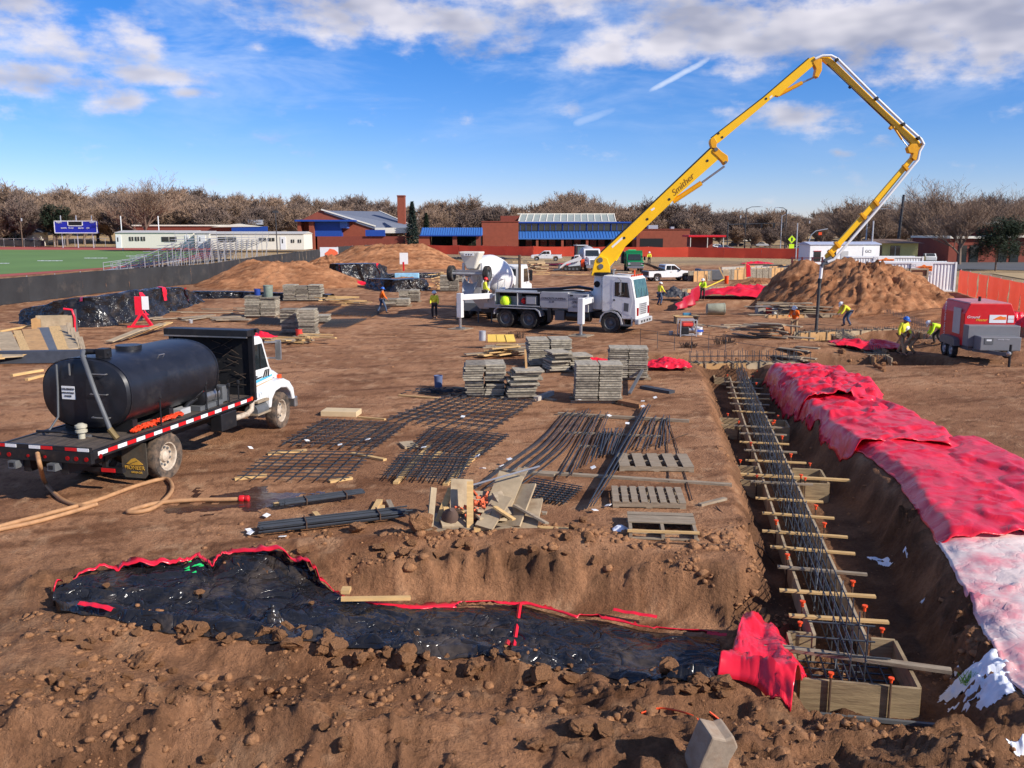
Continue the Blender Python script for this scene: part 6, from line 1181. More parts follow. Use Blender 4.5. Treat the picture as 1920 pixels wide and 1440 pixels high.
# ================================================================== site materials
# ---------------------------------------------------------------- stacks of form panels
def panel_mesh(w, d, th, key, _c={}):
    if key in _c: return _c[key]
    m = MB(); m.bb((-w / 2, -d / 2, th * .34), (w / 2, d / 2, th)); r = .05; q = .035
    for y in (-d / 2 + r / 2 + q, d / 2 - r / 2 - q): m.bb((-w / 2 + q, y - r / 2, 0), (w / 2 - q, y + r / 2, th * .34))
    for x in (-w / 2 + r / 2 + q, 0, w / 2 - r / 2 - q): m.bb((x - r / 2, -d / 2 + r + q, 0.002), (x + r / 2, d / 2 - r - q, th * .34))
    _c[key] = m.mesh('form_panel', M['panel']); return _c[key]
def panel_mesh2(w, d, th, key, _c={}):
    if key not in _c: me_ = panel_mesh(w, d, th, key).copy(); me_.materials.clear(); me_.materials.append(M['panelr']); _c[key] = me_
    return _c[key]
def stack(px, py, rz, cols, layers, w, d, th, label, group, jit=.03, gap=.03, lean=0.0, z0=0.0, seed=1):
    c = GT(px, py); rr = random.Random(seed + px); ux, uy = math.cos(rz), math.sin(rz); T = thing('panel_stack', label, 'panel stack', c)
    if z0 == 0:
        for k in (-.32, .32):
            q = Vector((c.x - uy * d * k, c.y + ux * d * k, c.z + .04)); e = Vector((ux, uy, 0)) * (cols * w / 2 + .15)
            MB().bar(q - e - c, q + e - c, .09, .085).build('bearer', M['wood'], T)
    for col in range(cols):
        off = (col - (cols - 1) / 2) * (w + gap); n = layers if isinstance(layers, int) else layers[col]; z = c.z + .085 + z0
        for i in range(n):
            a = rr.uniform(-jit, jit); x = off + rr.uniform(-jit, jit) * .8 + lean * i * th; y = rr.uniform(-jit, jit)
            ms = (panel_mesh if rr.random() < .62 else panel_mesh2)(w, d, th, (w, d, th))
            inst('form_panel', ms, T, (ux * x - uy * y, uy * x + ux * y, z - c.z), (0, 0, rz + a * .6)); z += th + .004
SG = 'form panels in stacks'
stack(909, 742, .06, 2, (6, 5), .62, .95, .075, 'lower half of the weathered panel stack left of the tall upright panel', SG, .05, seed=2)
stack(907, 742, .06, 2, 7, .66, 1.15, .075, 'upper half of the weathered panel stack left of the tall upright panel', SG, .05, z0=.50, seed=3, lean=.1)
stack(972, 745, .12, 1, 11, .95, .9, .075, 'untidy single stack of skewed grey form panels before the tall upright panel', SG, .13, seed=4, lean=.35)
stack(1119, 752, .0, 2, 15, .72, 1.0, .075, 'neat double stack of grey form panels with paper tags', SG, .018, seed=5, lean=.03)
stack(1176, 709, -.06, 2, 14, .70, 1.0, .075, 'double stack of grey form panels between two red tarps', SG, .03, seed=6)
stack(1028, 684, .1, 2, 13, .85, 1.25, .075, 'broad stack of grey form panels behind the jumbled stack', SG, .04, seed=7)
stack(1062, 694, .25, 2, (9, 7), .78, 1.1, .075, 'jumbled leaning stack of dark grey form panels', SG, .12, seed=8, lean=.15)
stack(570, 564, .0, 3, (12, 11, 12), .95, 1.3, .095, 'wide stack of grey form panels before the long soil heap', SG, .05, seed=9)
stack(493, 594, .03, 2, (13, 12), .95, 1.3, .095, 'stack of grey form panels topped by a drum and a blue bucket', SG, .05, seed=10)
stack(546, 626, .05, 1, 16, .82, 1.1, .075, 'narrow leaning tower of form panels beside the red bucket', SG, .06, seed=11, lean=-.06)
stack(580, 630, .05, 1, 17, .82, 1.1, .075, 'taller straight tower of form panels beside the red bucket', SG, .05, seed=12)
stack(606, 605, .05, 1, 5, .82, 1.1, .075, 'short stack of form panels beside the two narrow towers', SG, .06, seed=13)
stack(745, 574, .03, 2, 5, .9, 1.3, .09, 'low stack of form panels just behind the walking worker', SG, .05, seed=14); stack(768, 566, .03, 2, 9, .75, 1.2, .09, 'higher of the two panel stacks beside the walking worker', SG, .05, seed=15)
stack(843, 546, .02, 2, 13, .82, 1.2, .10, 'stack of form panels beside the pine boards near the mixer truck', SG, .05, seed=16); stack(855, 528, .02, 2, 11, .9, 1.2, .10, 'farther stack of form panels half hidden by the mixer truck', SG, .05, seed=17)
# tall panel standing on edge
c = GT(991, 742); tag(MB().bar((c.x - .02, c.y, c.z), (c.x - .10, c.y + .45, c.z + 1.42), .06, .9, (0, 1, .3)).build('upright_panel', M['plyn']), 'tall tan plywood panel standing on edge behind the untidy stack', 'plywood panel')
# ---------------------------------------------------------------- lumber helpers
def plank(a, b, w, th, m, label, group=None, name='plank', cat='plank', up=(0, 0, 1)):
    o = MB().bar((0, 0, 0), (Vector(b) - Vector(a)).length * Vector((1, 0, 0)), w, th); d = Vector(b) - Vector(a)
    ob = o.build(name, m); x = d.normalized(); u = Vector(up); y = u.cross(x).normalized(); z = x.cross(y); R3 = Matrix((x, y, z)).transposed().to_4x4(); R3.translation = Vector(a) + z * th / 2
    ob.matrix_basis = R3; return tag(ob, label, cat, group)
def plk(p, q, w, th, m, label, group=None, z=.0, z2=None, name='plank', cat='plank'): return plank(GT(*p, z), GT(*q, z if z2 is None else z2), w, th, m, label, group, name, cat)
PL = 'long timbers lying under the loose rebar'
plk((1010, 888), (1372, 912), .14, .06, M['wood'], 'longest grey timber running under the rebar to the trench edge'); plk((1046, 778), (1292, 792), .12, .08, M['wood'], 'grey timber under the far ends of the loose rebar'); plk((1065, 813), (1240, 820), .1, .05, M['wood'], 'thin timber under the middle of the loose rebar'); plk((930, 883), (1040, 893), .14, .06, M['wood'], 'short pale timber under the long curved bars'); plk((1085, 838), (1128, 840), .08, .05, M['wood'], 'short timber under the short rebar bundle')
plk((955, 989), (1068, 996), .13, .05, M['woodn'], 'pale plank lying beside the scrap pile'); plk((970, 960), (1025, 964), .13, .04, M['wood'], 'short weathered plank behind the scrap pile'); plk((514, 949), (574, 937), .1, .06, M['woodn'], 'yellow pine offcut beside the wet patch'); plk((1312, 949), (1360, 937), .1, .05, M['wood'], 'short timber at the corner of the pad'); plk((590, 965), (608, 985), .1, .07, M['woodn'], 'short timber under the upper rebar bundle'); plk((692, 978), (712, 942), .12, .07, M['woodn'], 'pale bearer under the lower rebar bundle'); plk((706, 975), (716, 952), .12, .06, M['woodn'], 'second bearer beside the lower rebar bundle'); plk((728, 942), (738, 962), .1, .06, M['wood'], 'small timber right of the rebar bearers')
plk((955, 735), (1040, 752), .2, .05, M['wood'], 'plank at the foot of the untidy panel stack'); plk((850, 728), (1005, 752), .1, .06, M['wood'], 'long timber along the back of the far rebar mat'); plk((1005, 752), (1035, 740), .16, .14, M['conc'], 'hollow grey channel beside the untidy stack', None, 0, None, 'steel_channel', 'channel'); plk((748, 742), (822, 748), .1, .04, M['woodn'], 'thin pine stick left of the blue drum'); plk((672, 784), (722, 788), .08, .05, M['woodn'], 'pine stick touching the foam block')
plk((1080, 733), (1170, 760), .12, .05, M['woodn'], 'pale board under the tagged double stack'); plk((1180, 742), (1212, 705), .1, .06, M['dgrey'], 'dark steel member leaning beside the tagged stack', None, .05, .5, 'steel_member', 'steel'); plk((1205, 728), (1260, 738), .3, .1, M['rebar'], 'bundle of dark steel lying right of the tagged stack', None, 0, None, 'steel_bundle', 'steel'); plk((1165, 757), (1205, 765), .35, .14, M['clod'], 'flat brown block right of the tagged stack', None, 0, None, 'soil_block', 'block')
c = GT(640, 778); b = MB().bb((-.55, -.28, 0), (.55, .28, .16)).build('foam_block', mat('tan_foam', srgb(205, 180, 140), .85, var=.08), None, bev=.01, loc=c, rot=(0, 0, -.12)); tag(b, 'thick tan rectangular block beside the truck track', 'block')
c = GT(766, 836); b = MB().bb((-.18, -.28, 0), (.18, .28, .06)).build('plywood_square', M['ply'], None, loc=c, rot=(0, 0, .4)); tag(b, 'small pale plywood square beside a rebar mat', 'plywood')
# ---------------------------------------------------------------- rebar mats
BARM = {}
def barm(r, m):
    if (r, m) not in BARM: BARM[(r, m)] = MB().tube([(0, 0, 0), (1, 0, 0)], r, 5).mesh('bar', M[m], 60, False)
    return BARM[(r, m)]
def bar_obj(parent, a, b, r=.014, m='rebar', name='bar'):
    a, b = Vector(a), Vector(b); d = b - a; o = inst(name, barm(r, m), parent, a, d.to_track_quat('X', 'Z').to_euler(), (d.length, 1, 1)); return o
def mat_(label, corners, nu, nv, layers=1, z=.06, m='rebar', bear=()):
    cs = [GT(*c) for c in corners]; o0 = cs[0].copy(); t = thing('rebar_mat', label, 'rebar mat', o0); rr = random.Random(nu * 31 + nv + int(o0.x * 10))
    for L_ in range(layers):
        sh = Vector((rr.uniform(-.03, .03), rr.uniform(-.03, .03), z + L_ * .045)) if L_ else Vector((0, 0, z))
        A, B, C, D = [c - o0 + sh for c in cs]
        for i in range(nu):
            f = (i + .5) / nu + rr.uniform(-.008, .008); bar_obj(t, A.lerp(D, f) - (B - A) * .02, B.lerp(C, f) + (B - A) * .02 * rr.random(), .012, m)
        for j in range(nv):
            f = (j + .5) / nv + rr.uniform(-.008, .008); bar_obj(t, A.lerp(B, f) + Vector((0, 0, .026)), D.lerp(C, f) + Vector((0, 0, .022)), .012, m)
    return t
mat_('dense dark rebar mat beside the truck front wheel', [(522, 838), (606, 791), (768, 800), (706, 847)], 10, 9, 2); mat_('single-layer rebar mat in front of the dense dark mat', [(441, 903), (512, 850), (708, 852), (652, 907)], 9, 9, 1, .08)
mat_('large rebar mat in front of the panel stacks', [(722, 790), (845, 742), (1010, 756), (928, 812)], 11, 9, 2); mat_('layered rebar mat with timber bearers behind the small tiled mat', [(760, 850), (806, 806), (958, 822), (904, 862)], 9, 8, 2); mat_('layered rebar mat nearest the scrap pile with timber bearers', [(716, 903), (752, 858), (892, 862), (868, 911)], 8, 8, 2, .09); mat_('small rebar mat beside the scrap pile', [(972, 938), (1002, 904), (1094, 921), (1062, 950)], 7, 8, 2, .05)
mat_('far rebar mat left of the narrow panel towers', [(462, 610), (490, 598), (532, 600), (530, 613)], 10, 14, 2); mat_('far rebar mat behind the walking worker', [(618, 592), (660, 574), (735, 578), (700, 596)], 12, 16, 3); mat_('far rebar mat behind the narrow panel towers', [(600, 616), (622, 602), (690, 600), (650, 616)], 10, 12, 2); mat_('far rebar mat before the wide panel stack', [(540, 588), (580, 575), (640, 576), (610, 588)], 10, 12, 2)
for a, b in (((440, 900), (500, 893)), ((502, 853), (575, 846)), ((660, 852), (722, 864)), ((618, 905), (660, 898)), ((742, 908), (805, 838)), ((835, 911), (905, 845)), ((806, 862), (826, 850))): plk(a, b, .12, .05, M['woodn'], 'pale timber bearer under a rebar mat', 'bearers under the rebar mats')
# loose bars
def loose(label, group, pts, r=.0125, m='rebar', z=.1):
    o = MB().tube(lay([GT(*p, z + (p[2] if len(p) > 2 else 0)) for p in pts], .02, sub=4), r, 5).build('rebar', M[m], None, 60); return tag(o, label, 'rebar', group)
rr = random.Random(21)
for k in range(13):
    j = lambda s=1.5: rr.uniform(-min(s, 2), min(s, 2)); f = k / 12
    loose('long curved dark rebar laid across the timbers from the scrap pile', 'long curved rebars', [(882 + f * 92 + j(), 925 - f * 8 + j(2)), (950 + f * 75 + j(), 872 + f * 6), (1010 + f * 62 + j(), 830 + f * 2), (1058 + f * 50 + j(6), 780 - f * 8 + j(4))], z=.06 + .03 * (k % 3))
for k in range(10): f = k / 9; loose('dark rebar in the tight straight bundle crossing the pad', 'bars of the straight bundle', [(1100 + f * 14, 962 - f * 6), (1150 + f * 18, 868), (1206 + f * 14, 772 - f * 8 + rr.uniform(-3, 3))], z=.10 + .025 * (k % 4))
for k in range(16): f = k / 15; loose('short dark rebar in the row between the long bars', 'short rebars in a row', [(1118 + f * 36 + rr.uniform(-3, 3), 862 - f * 8 + rr.uniform(-6, 6)), (1132 + f * 38 + rr.uniform(-3, 3), 812 + rr.uniform(-3, 3))], z=.08 + .03 * (k % 3))
for k in range(9): f = k / 8; loose('dark rebar lying loosely left of the straight bundle', 'loose rebars beside the straight bundle', [(1046 + f * 60 + rr.uniform(-5, 5), 905 - f * 30 + rr.uniform(-6, 6)), (1112 + f * 26 + rr.uniform(-5, 5), 782 + rr.uniform(-5, 5))], z=.07 + .02 * (k % 3), m='rebar' if k % 3 else 'rebarr')
for k in range(9): f = k / 8; loose('dark rebar fanned out above the first pallet', 'rebars fanned above the pallet', [(1186 + f * 68, 846 - f * 4 + rr.uniform(-5, 5)), (1222 + f * 34 + rr.uniform(-6, 6), 788 + rr.uniform(-4, 4))], z=.07 + .02 * (k % 3))
for p in ([(1248, 790), (1252, 850), (1254, 905)], [(1252, 786), (1272, 850), (1298, 940)], [(1180, 852), (1240, 832), (1290, 815)], [(1340, 940), (1420, 1005), (1452, 1060)], [(1342, 952), (1400, 1010), (1440, 1040)], [(1230, 1020), (1310, 1023), (1390, 1026)]): loose('single stray rebar lying near the pad edge', 'stray rebars near the pad edge', p, r=.013, m='rebarr', z=.03)
def bundle(label, a, b, n, r=.016, w=.12):
    A, B = GT(*a, .10), GT(*b, .10); t = thing('rebar_bundle', label, 'rebar bundle', A); rr = random.Random(int(A.x * 100)); d = B - A; nn = Vector((-d.y, d.x, 0)).normalized()
    for k in range(n):
        o = nn * rr.uniform(-w, w) + Vector((0, 0, rr.uniform(0, .09))); bar_obj(t, o + d.normalized() * rr.uniform(-.05, .1), d + o + d.normalized() * rr.uniform(-.35, .1), r)
    for f in (.3, .8): c = d * f; MB().bar(c - nn * (w + .03) + Vector((0, 0, .05)), c + nn * (w + .03) + Vector((0, 0, .05)), .02, .12).build('tie_wire', M['rebarr'], t)
bundle('shorter bundle of straight dark rebar beside the pine offcut', (527, 957), (676, 936), 22); bundle('longer bundle of straight dark rebar along the pad edge', (488, 1003), (762, 971), 34, w=.2)
# ---------------------------------------------------------------- pallets
def pallet(label, px, py, rz, n=7, w=1.25, d=1.05, m=M['wood']):
    c = GT(px, py); t = thing('pallet', label, 'pallet', c, rz)
    for y in (-d / 2 + .03, 0, d / 2 - .03): MB().bb((-w / 2, y - .025, .02), (w / 2, y + .025, .115)).build('stringer', m, t)
    sw = w / n * .72
    for i in range(n): x = -w / 2 + sw / 2 + (w - sw) * i / (n - 1); MB().bb((x - sw / 2, -d / 2, .115), (x + sw / 2, d / 2, .137)).build('deck_slat', m, t)
    for x in (-w / 2 + .06, 0, w / 2 - .06): MB().bb((x - .06, -d / 2, 0), (x + .06, d / 2, .02)).build('bottom_slat', m, t)
    return t
pallet('brown weathered pallet with wide slats beside the straight rebar bundle', 1226, 872, -.05, 5, 1.7, 1.2); pallet('pale slatted pallet in the middle of the three', 1214, 938, -.08, 8, 1.45, 1.1); 
c = GT(1240, 995); t = thing('pallet', 'pallet turned on its face showing three runners nearest the pad edge', 'pallet', c, -.1)
for x in (-.58, 0, .58): MB().bb((x - .03, -.5, .02), (x + .03, .5, .16)).build('stringer', M['wood'], t)
for y in (-.46, -.16, .42): MB().bb((-.64, y - .05, 0), (.64, y + .05, .02)).build('bottom_slat', M['wood'], t)
for y in (.05, .26, .44): MB().bb((-.62, y - .12, .162), (.62, y + .085, .185)).build('deck_slat', M['wood'], t)
MB().bb((-.64, -.52, .13), (.64, -.46, .17)).build('deck_slat', M['woodn'], t)
# ---------------------------------------------------------------- scrap pile
c = GT(893, 985); rr = random.Random(4)
def board(cx, cy, cz, w, h, th, rot, m, label='pale plywood scrap thrown on the scrap pile', grp='boards on the scrap pile'):
    o = MB().box((0, 0, 0), (w, h, th)).build('scrap_board', m, None, loc=(c.x + cx, c.y + cy, c.z + cz), rot=rot); return tag(o, label, 'board', grp)
for a in ((-.28, .12, .55, .42, .62, .04, (1.1, .1, .15), M['ply']), (.52, .3, .55, .5, .85, .04, (.75, .15, -.35), M['ply']), (.34, -.28, .36, .36, .8, .04, (.55, .1, -.5), M['ply']), (.80, .05, .38, .42, 1.0, .04, (.65, -.2, -.55), M['ply']), (.95, -.05, .22, .5, .95, .04, (.35, -.1, -.2), M['ply']), (-.1, -.3, .35, .12, 1.15, .04, (1.15, 0, .03), M['woodn']), (-.82, -.25, .35, .12, .9, .04, (1.2, .3, .5), M['ply']), (-.62, .1, .32, .12, .8, .04, (.9, .2, -.3), M['woodn']), (.15, -.48, .08, .35, .12, .1, (0, 0, .1), M['woodn']), (.62, .42, .6, .1, 1.0, .04, (.7, .2, -.45), M['wood']), (.74, .42, .6, .1, 1.0, .04, (.72, .2, -.45), M['wood']), (.4, -.1, .2, .9, .3, .04, (.1, .2, .5), M['ply']), (-.4, -.28, .15, .5, .3, .04, (.3, .1, .3), M['ply']), (.2, .35, .35, .6, .5, .04, (.6, .1, .3), M['wood']), (-.35, .45, .25, .3, .9, .04, (.4, .1, -.2), M['wood'])): board(*a)
for k in range(16): board(rr.gauss(.1, .5), rr.gauss(-.05, .25), rr.uniform(.12, .45), rr.uniform(.08, .35), rr.uniform(.3, .8), .035, (rr.uniform(-.5, .9), rr.uniform(-.4, .4), rr.uniform(-1.5, 1.5)), (M['ply'], M['wood'], M['woodn'])[k % 3])
t = thing('orange_cap_heap', 'heap of broken orange plastic caps in the middle of the scrap pile', 'plastic scrap', (c.x + .05, c.y, c.z)); mm = MB()
for k in range(90): q = Vector((rr.gauss(0, .17), rr.gauss(0, .16), .12 + rr.uniform(0, .38))); mm.cyl(q, q + Vector((rr.uniform(-.09, .09), rr.uniform(-.09, .09), rr.uniform(-.06, .06))), .022, 5)
o = mm.build('orange_caps', mat('faded_orange_plastic', srgb(226, 110, 70), .6, var=.3, scale=12), t); o['kind'] = 'stuff'
for (x, y, r, h) in ((-.55, -.1, .17, .5), (-.95, .15, .15, .2)): tag(MB().lathe([(r * .6, 0), (r, .1), (r * .9, h * .7), (r * .3, h)], (0, 0, 0), 'z', 10).build('cement_bag', mat('brown_paper_sack', srgb(96, 76, 66), .8), None, 50, loc=(c.x + x, c.y + y, c.z), rot=(.5, .3, 0)), ('tall' if h > .4 else 'small') + ' crumpled brown paper sack in the scrap pile', 'sack')
tag(MB().bb((-1.0, -.45, 0), (1.0, .45, .1)).build('scrap_pallet', M['wood'], None, loc=(c.x, c.y, c.z), rot=(0, 0, .05)), 'dark timber pallet under the scrap pile', 'pallet')
tag(MB().cyl((0, 0, 0), (1.3, .1, .35), .018, 6).build('steel_rod', M['galv'], None, loc=(c.x - .1, c.y + .2, c.z + .72)), 'thin steel rod lying over the scrap pile', 'rod')
# ---------------------------------------------------------------- draped sheets
def drape(name, label, cat, A, B, m, nu=90, nv=36, amp=.06, fu=2.2, fv=5.0, seed=1, lift=.05, bulge=.0, parent=None, group=None, solid=.02, edge=.1, hang=0.0):
    A = [Vector((a[0], a[1])) for a in A]; B = [Vector((b[0], b[1])) for b in B]
    def at(Pl, f):
        k = f * (len(Pl) - 1); i = min(int(k), len(Pl) - 2); return Pl[i].lerp(Pl[i + 1], k - i)
    X = np.zeros((nu, nv)); Yy = np.zeros((nu, nv)); U = np.zeros((nu, nv)); V = np.zeros((nu, nv))
    for i in range(nu):
        f = i / (nu - 1); a, b = at(A, f), at(B, f)
        for j in range(nv): g = j / (nv - 1); p = a.lerp(b, g); X[i, j], Yy[i, j] = p; U[i, j], V[i, j] = f, g
    sc = (A[-1] - A[0]).length; sw = sum((b - a).length for a, b in zip(A, B)) / len(A)
    wx = edge * fbm(X * .8, Yy * .8, seed + 4, 3); wy = edge * fbm(X * .8 + 40, Yy * .8, seed + 5, 3); X = X + wx; Yy = Yy + wy
    w1 = fbm(X * 1.1, Yy * 1.1, seed + 8, 3) * 1.6
    s_, q_ = U * sc, V * sw
    rd = fbm((s_ * .35 * fu + w1) * .5, q_ * .35 * fv + w1 * 1.3, seed, 4, .5, True) - .45
    rd2 = fbm(s_ * .9 + w1 * 2, q_ * .8 - w1 * 2, seed + 3, 4, .55, True) - .45
    Z = terrain(X, Yy, False) + (lift + amp * (.55 + rd * 1.9) + amp * .45 * rd2) * (.1 + .9 * sm(0, .09, V) * sm(0, .09, 1 - V)) + bulge * np.sin(np.clip(V, 0, 1) * math.pi) * (.6 + .6 * vn(s_ * .7, q_ * .7, seed + 9))
    Z = np.maximum(Z, terrain(X, Yy, True) + .025)
    o = MB().grid(np.stack([X, Yy, Z], -1).reshape(-1, 3).tolist(), nu, nv).build(name, m, parent, 75)
    md = o.modifiers.new('solid', 'SOLIDIFY'); md.thickness = solid; md.offset = 1
    if cat: tag(o, label, cat, group)
    elif label: o['label'] = label
    return o, X, Yy, Z
g2l = lambda l, z=0: [G(q[0], q[1], z).xy for q in l]
# long black blanket with red hem in the front trench
topE = [(104, 1122), (150, 1092), (220, 1078), (345, 1062), (372, 1050), (400, 1074), (432, 1043), (520, 1085), (640, 1128), (760, 1148), (870, 1143), (990, 1140), (1080, 1165), (1150, 1172), (1240, 1190), (1352, 1200)]
botE = [(112, 1152), (150, 1160), (215, 1168), (290, 1182), (360, 1190), (430, 1200), (520, 1206), (600, 1212), (690, 1218), (780, 1226), (870, 1232), (960, 1242), (1050, 1256), (1150, 1272), (1240, 1282), (1352, 1290)]
A = [GT(*q).xy for q in topE]; B = [GT(*q).xy for q in botE]
FB = thing('black_blanket', 'long black insulating blanket with red hem lying in the front trench', 'blanket', (0, 0, 0))
o, X, Yy, Z = drape('sheet', None, None, A, B, M['blacktarp'], 260, 60, .13, .45, 4.2, 5, .0, .05, parent=FB, edge=.2)
hem = MB(); n = X.shape[0]; hv = []
HN = fbm(np.arange(n) * .11, np.zeros(n), 88, 3) * 2
hd = [Vector((X[i, 0], Yy[i, 0], Z[i, 0])) for i in range(n)]; rr = random.Random(6)
for i in range(n):
    f = i / (n - 1); wv = 1.7 * (.11 + .10 * fbm(np.array([f * 14]), np.array([1.0]), 71, 3)[0] * 2 + .07 * math.exp(-((f - .47) / .10) ** 2)) * (0.15 if (.66 < f < .70 or .80 < f < .84 or f > .93) else 1)
    if f < .12: wv *= .6
    q = Vector((X[i, 2] - X[i, 0], Yy[i, 2] - Yy[i, 0], 0)).normalized(); w = max(.02, wv)
    a = hd[i] - q * .04 + Vector((0, 0, .05)); hd[i] = hd[i] + Vector((0, 0, .07)); hv += [tuple(a + Vector((0, 0, .02 + .05 * rr.random() ** 3))), tuple(hd[i] + q * w * .5 + Vector((0, 0, .06 + .03 * HN[i]))), tuple(hd[i] + q * w + Vector((0, 0, .055)))]
o = hem.grid(hv, n, 3).build('hem', M['redtarp'], FB, 75); o.modifiers.new('s', 'SOLIDIFY').thickness = .015; o['label'] = 'folded bright red hem of the black blanket'
for (pa, pb, w) in (((975, 1150), (950, 1235), .07), ((1325, 1205), (1362, 1208), .08), ((1150, 1160), (1232, 1174), .10), ((152, 1150), (215, 1166), .12)):
    a, b = GT(*pa), GT(*pb); m = MB(); pts = []; nn = Vector((-(b - a).y, (b - a).x, 0)).normalized() * w / 2
    for i in range(14):
        p = a.lerp(b, i / 13); z = hz(p.x, p.y) + .16 + .004 * math.sin(i * 1.3); pts += [(p.x - nn.x, p.y - nn.y, z), (p.x, p.y, z + .03), (p.x + nn.x, p.y + nn.y, z)]
    m.grid(pts, 14, 3).build('hem_strip', M['redtarp'], FB, 75)
gsp = MB(); rr = random.Random(9)
for k in range(16): p = GT(362 + rr.uniform(-14, 20), 1092 + rr.uniform(-8, 8)); q = rr.uniform(.02, .05); z = hz(p.x, p.y) + .20; gsp.add([(p.x - q, p.y, z), (p.x + q, p.y + .02, z), (p.x + q * .3, p.y + .07, z + .01)], [(0, 1, 2)])
gsp.build('green_paint_mark', mat('green_spray_paint', srgb(40, 220, 110), .6), FB)
c1 = GT(640, 1150, .22); plank(c1, GT(770, 1150, .24), .09, .05, M['woodn'], 'pale timber lying on the black blanket'); tag(MB().bb((-.07, -.09, 0), (.07, .09, .06)).build('timber_block', M['woodn'], None, loc=GT(650, 1138, .26)), 'pine block at the end of the timber on the black blanket', 'timber block')
# red folded end of a blanket
A = [GT(*q).xy for q in ((1395, 1182), (1420, 1185), (1450, 1215), (1478, 1262), (1508, 1318))]; B = [GT(*q).xy for q in ((1345, 1272), (1385, 1282), (1420, 1298), (1445, 1312), (1480, 1338))]
drape('red_blanket', 'bright red blanket end bunched up beside the near footing box', 'blanket', A, B, M['redtarp'], 60, 40, .2, 2.0, 2.0, 12, .12, .34, edge=.1)
# red blankets over the right-hand bank
xr = lambda y, o=0: float(np.interp(y, *XR)) + o
def bank(ys_, o0, wid): return [(xr(y, o0), y) for y in ys_], [(xr(y) + w, y) for y, w in zip(ys_, wid)]
A, B = bank((9.0, 10.5, 12, 13.5, 14.8, 15.4), -.06, (3.2, 3.2, 3.3, 3.4, 3.4, 3.4)); drape('faded_blanket', 'faded pink and white blanket covering the bank beside the snow', 'blanket', A, B, M['pinktarp'], 90, 60, .06, 2.0, 2.2, 31, .04, .0, edge=.2)
A, B = bank((15.0, 16.5, 18.2, 20, 21.3, 22.4), -.06, (3.6, 3.7, 3.8, 3.6, 3.6, 3.4)); drape('red_blanket', 'glossy red blanket overlapping the faded pink blanket on the bank', 'blanket', A, B, M['redtarp'], 110, 70, .10, 1.0, 2.6, 41, .09, .0, edge=.3)
A, B = bank((21.6, 22.6, 24, 25.5, 26.8, 27.9), -.35, (2.4, 2.8, 3.0, 2.9, 2.6, 2.3)); drape('red_blanket', 'red blanket in the middle of the bank with a turned-up corner', 'blanket', A, B, M['redtarp'], 100, 60, .13, 1.1, 2.6, 51, .13, .0, edge=.45)
A, B = bank((27.3, 28.6, 30, 31.5, 33.0, 34.4), -.5, (2.0, 2.6, 2.7, 2.7, 2.6, 2.2)); drape('red_blanket', 'bunched red blanket at the far end of the bank', 'blanket', A, B, M['redtarp'], 100, 60, .26, 1.3, 2.0, 61, .10, .05, edge=.6)
def crumple(label, px, py, w, d, h, m, seed, rz=0, name='red_tarp', cat='tarp', n=44):
    c = GT(px, py); t = []; rr = random.Random(seed); X = np.zeros((n, n)); Yy = X.copy(); Z = X.copy()
    u, v = np.meshgrid(np.linspace(-1, 1, n), np.linspace(-1, 1, n), indexing='ij'); r = np.maximum(abs(u), abs(v)); k = np.where(r > 1e-6, r / np.maximum(np.hypot(u, v), 1e-6), 1)
    uu, vv = u * (.55 + .45 * k) * (1 + .35 * fbm(u * 1.3, v * 1.3, seed, 3)), v * (.55 + .45 * k) * (1 + .35 * fbm(u * 1.3 + 9, v * 1.3, seed + 1, 3)); cc, ss = math.cos(rz), math.sin(rz)
    X = c.x + (uu * cc * w / 2 - vv * ss * d / 2); Yy = c.y + (uu * ss * w / 2 + vv * cc * d / 2)
    Z = terrain(X, Yy, False) + .04 + h * np.clip(1.15 - r, 0, 1) ** .6 * (.25 + .9 * (fbm(u * 2.2, v * 2.0, seed + 2, 4, .55, True))) + h * .25 * fbm(u * 5, v * 5, seed + 7, 3)
    Z = np.maximum(Z, terrain(X, Yy, True) + .02); o = MB().grid(np.stack([X, Yy, Z], -1).reshape(-1, 3).tolist(), n, n).build(name, m, None, 75); o.modifiers.new('s', 'SOLIDIFY').thickness = .015; return tag(o, label, cat)
crumple('crumpled red tarp right of the double panel stack', 1252, 692, 1.9, 1.3, .45, M['redtarp'], 3); crumple('red tarp behind the tagged panel stacks', 1112, 682, 1.5, 1.0, .25, M['redtarp'], 4); crumple('red tarp spread between the wall forms beside the workers', 1622, 654, 3.4, 2.2, .45, M['redtarp'], 5, -.15); crumple('long crumpled red tarp at the foot of the big soil heap', 1405, 568, 9.0, 4.2, 1.1, M['redtarp'], 6, -.12, n=60)
crumple('red tarp heap behind the cab of the water truck', 478, 640, 2.1, 1.4, .5, M['redtarp'], 7); crumple('red tarp behind the heater trailer', 1905, 618, 2.6, 2.0, .9, M['redtarp'], 8); crumple('red tarp at the foot of the black-wrapped forms', 665, 536, 3.4, 1.2, .5, M['redtarp'], 9); crumple('small far red tarp left of the office stairs', 1420, 496, 5, 2.5, .5, M['redtarp'], 10); crumple('dark tarp beside the pump truck cab', 1262, 572, 2.6, 1.6, 1.0, mat('dark_grey_tarp', (.05, .05, .055), .5, bump=.3), 11, 0, 'dark_tarp')
crumple('long red strip of tarp far off before the orange fence', 1060, 498, 12, 2, .35, M['redtarp'], 13); crumple('dark rumpled liner before the orange fence', 900, 487, 16, 3, .6, M['blacktarp'], 14, 0, 'dark_tarp')
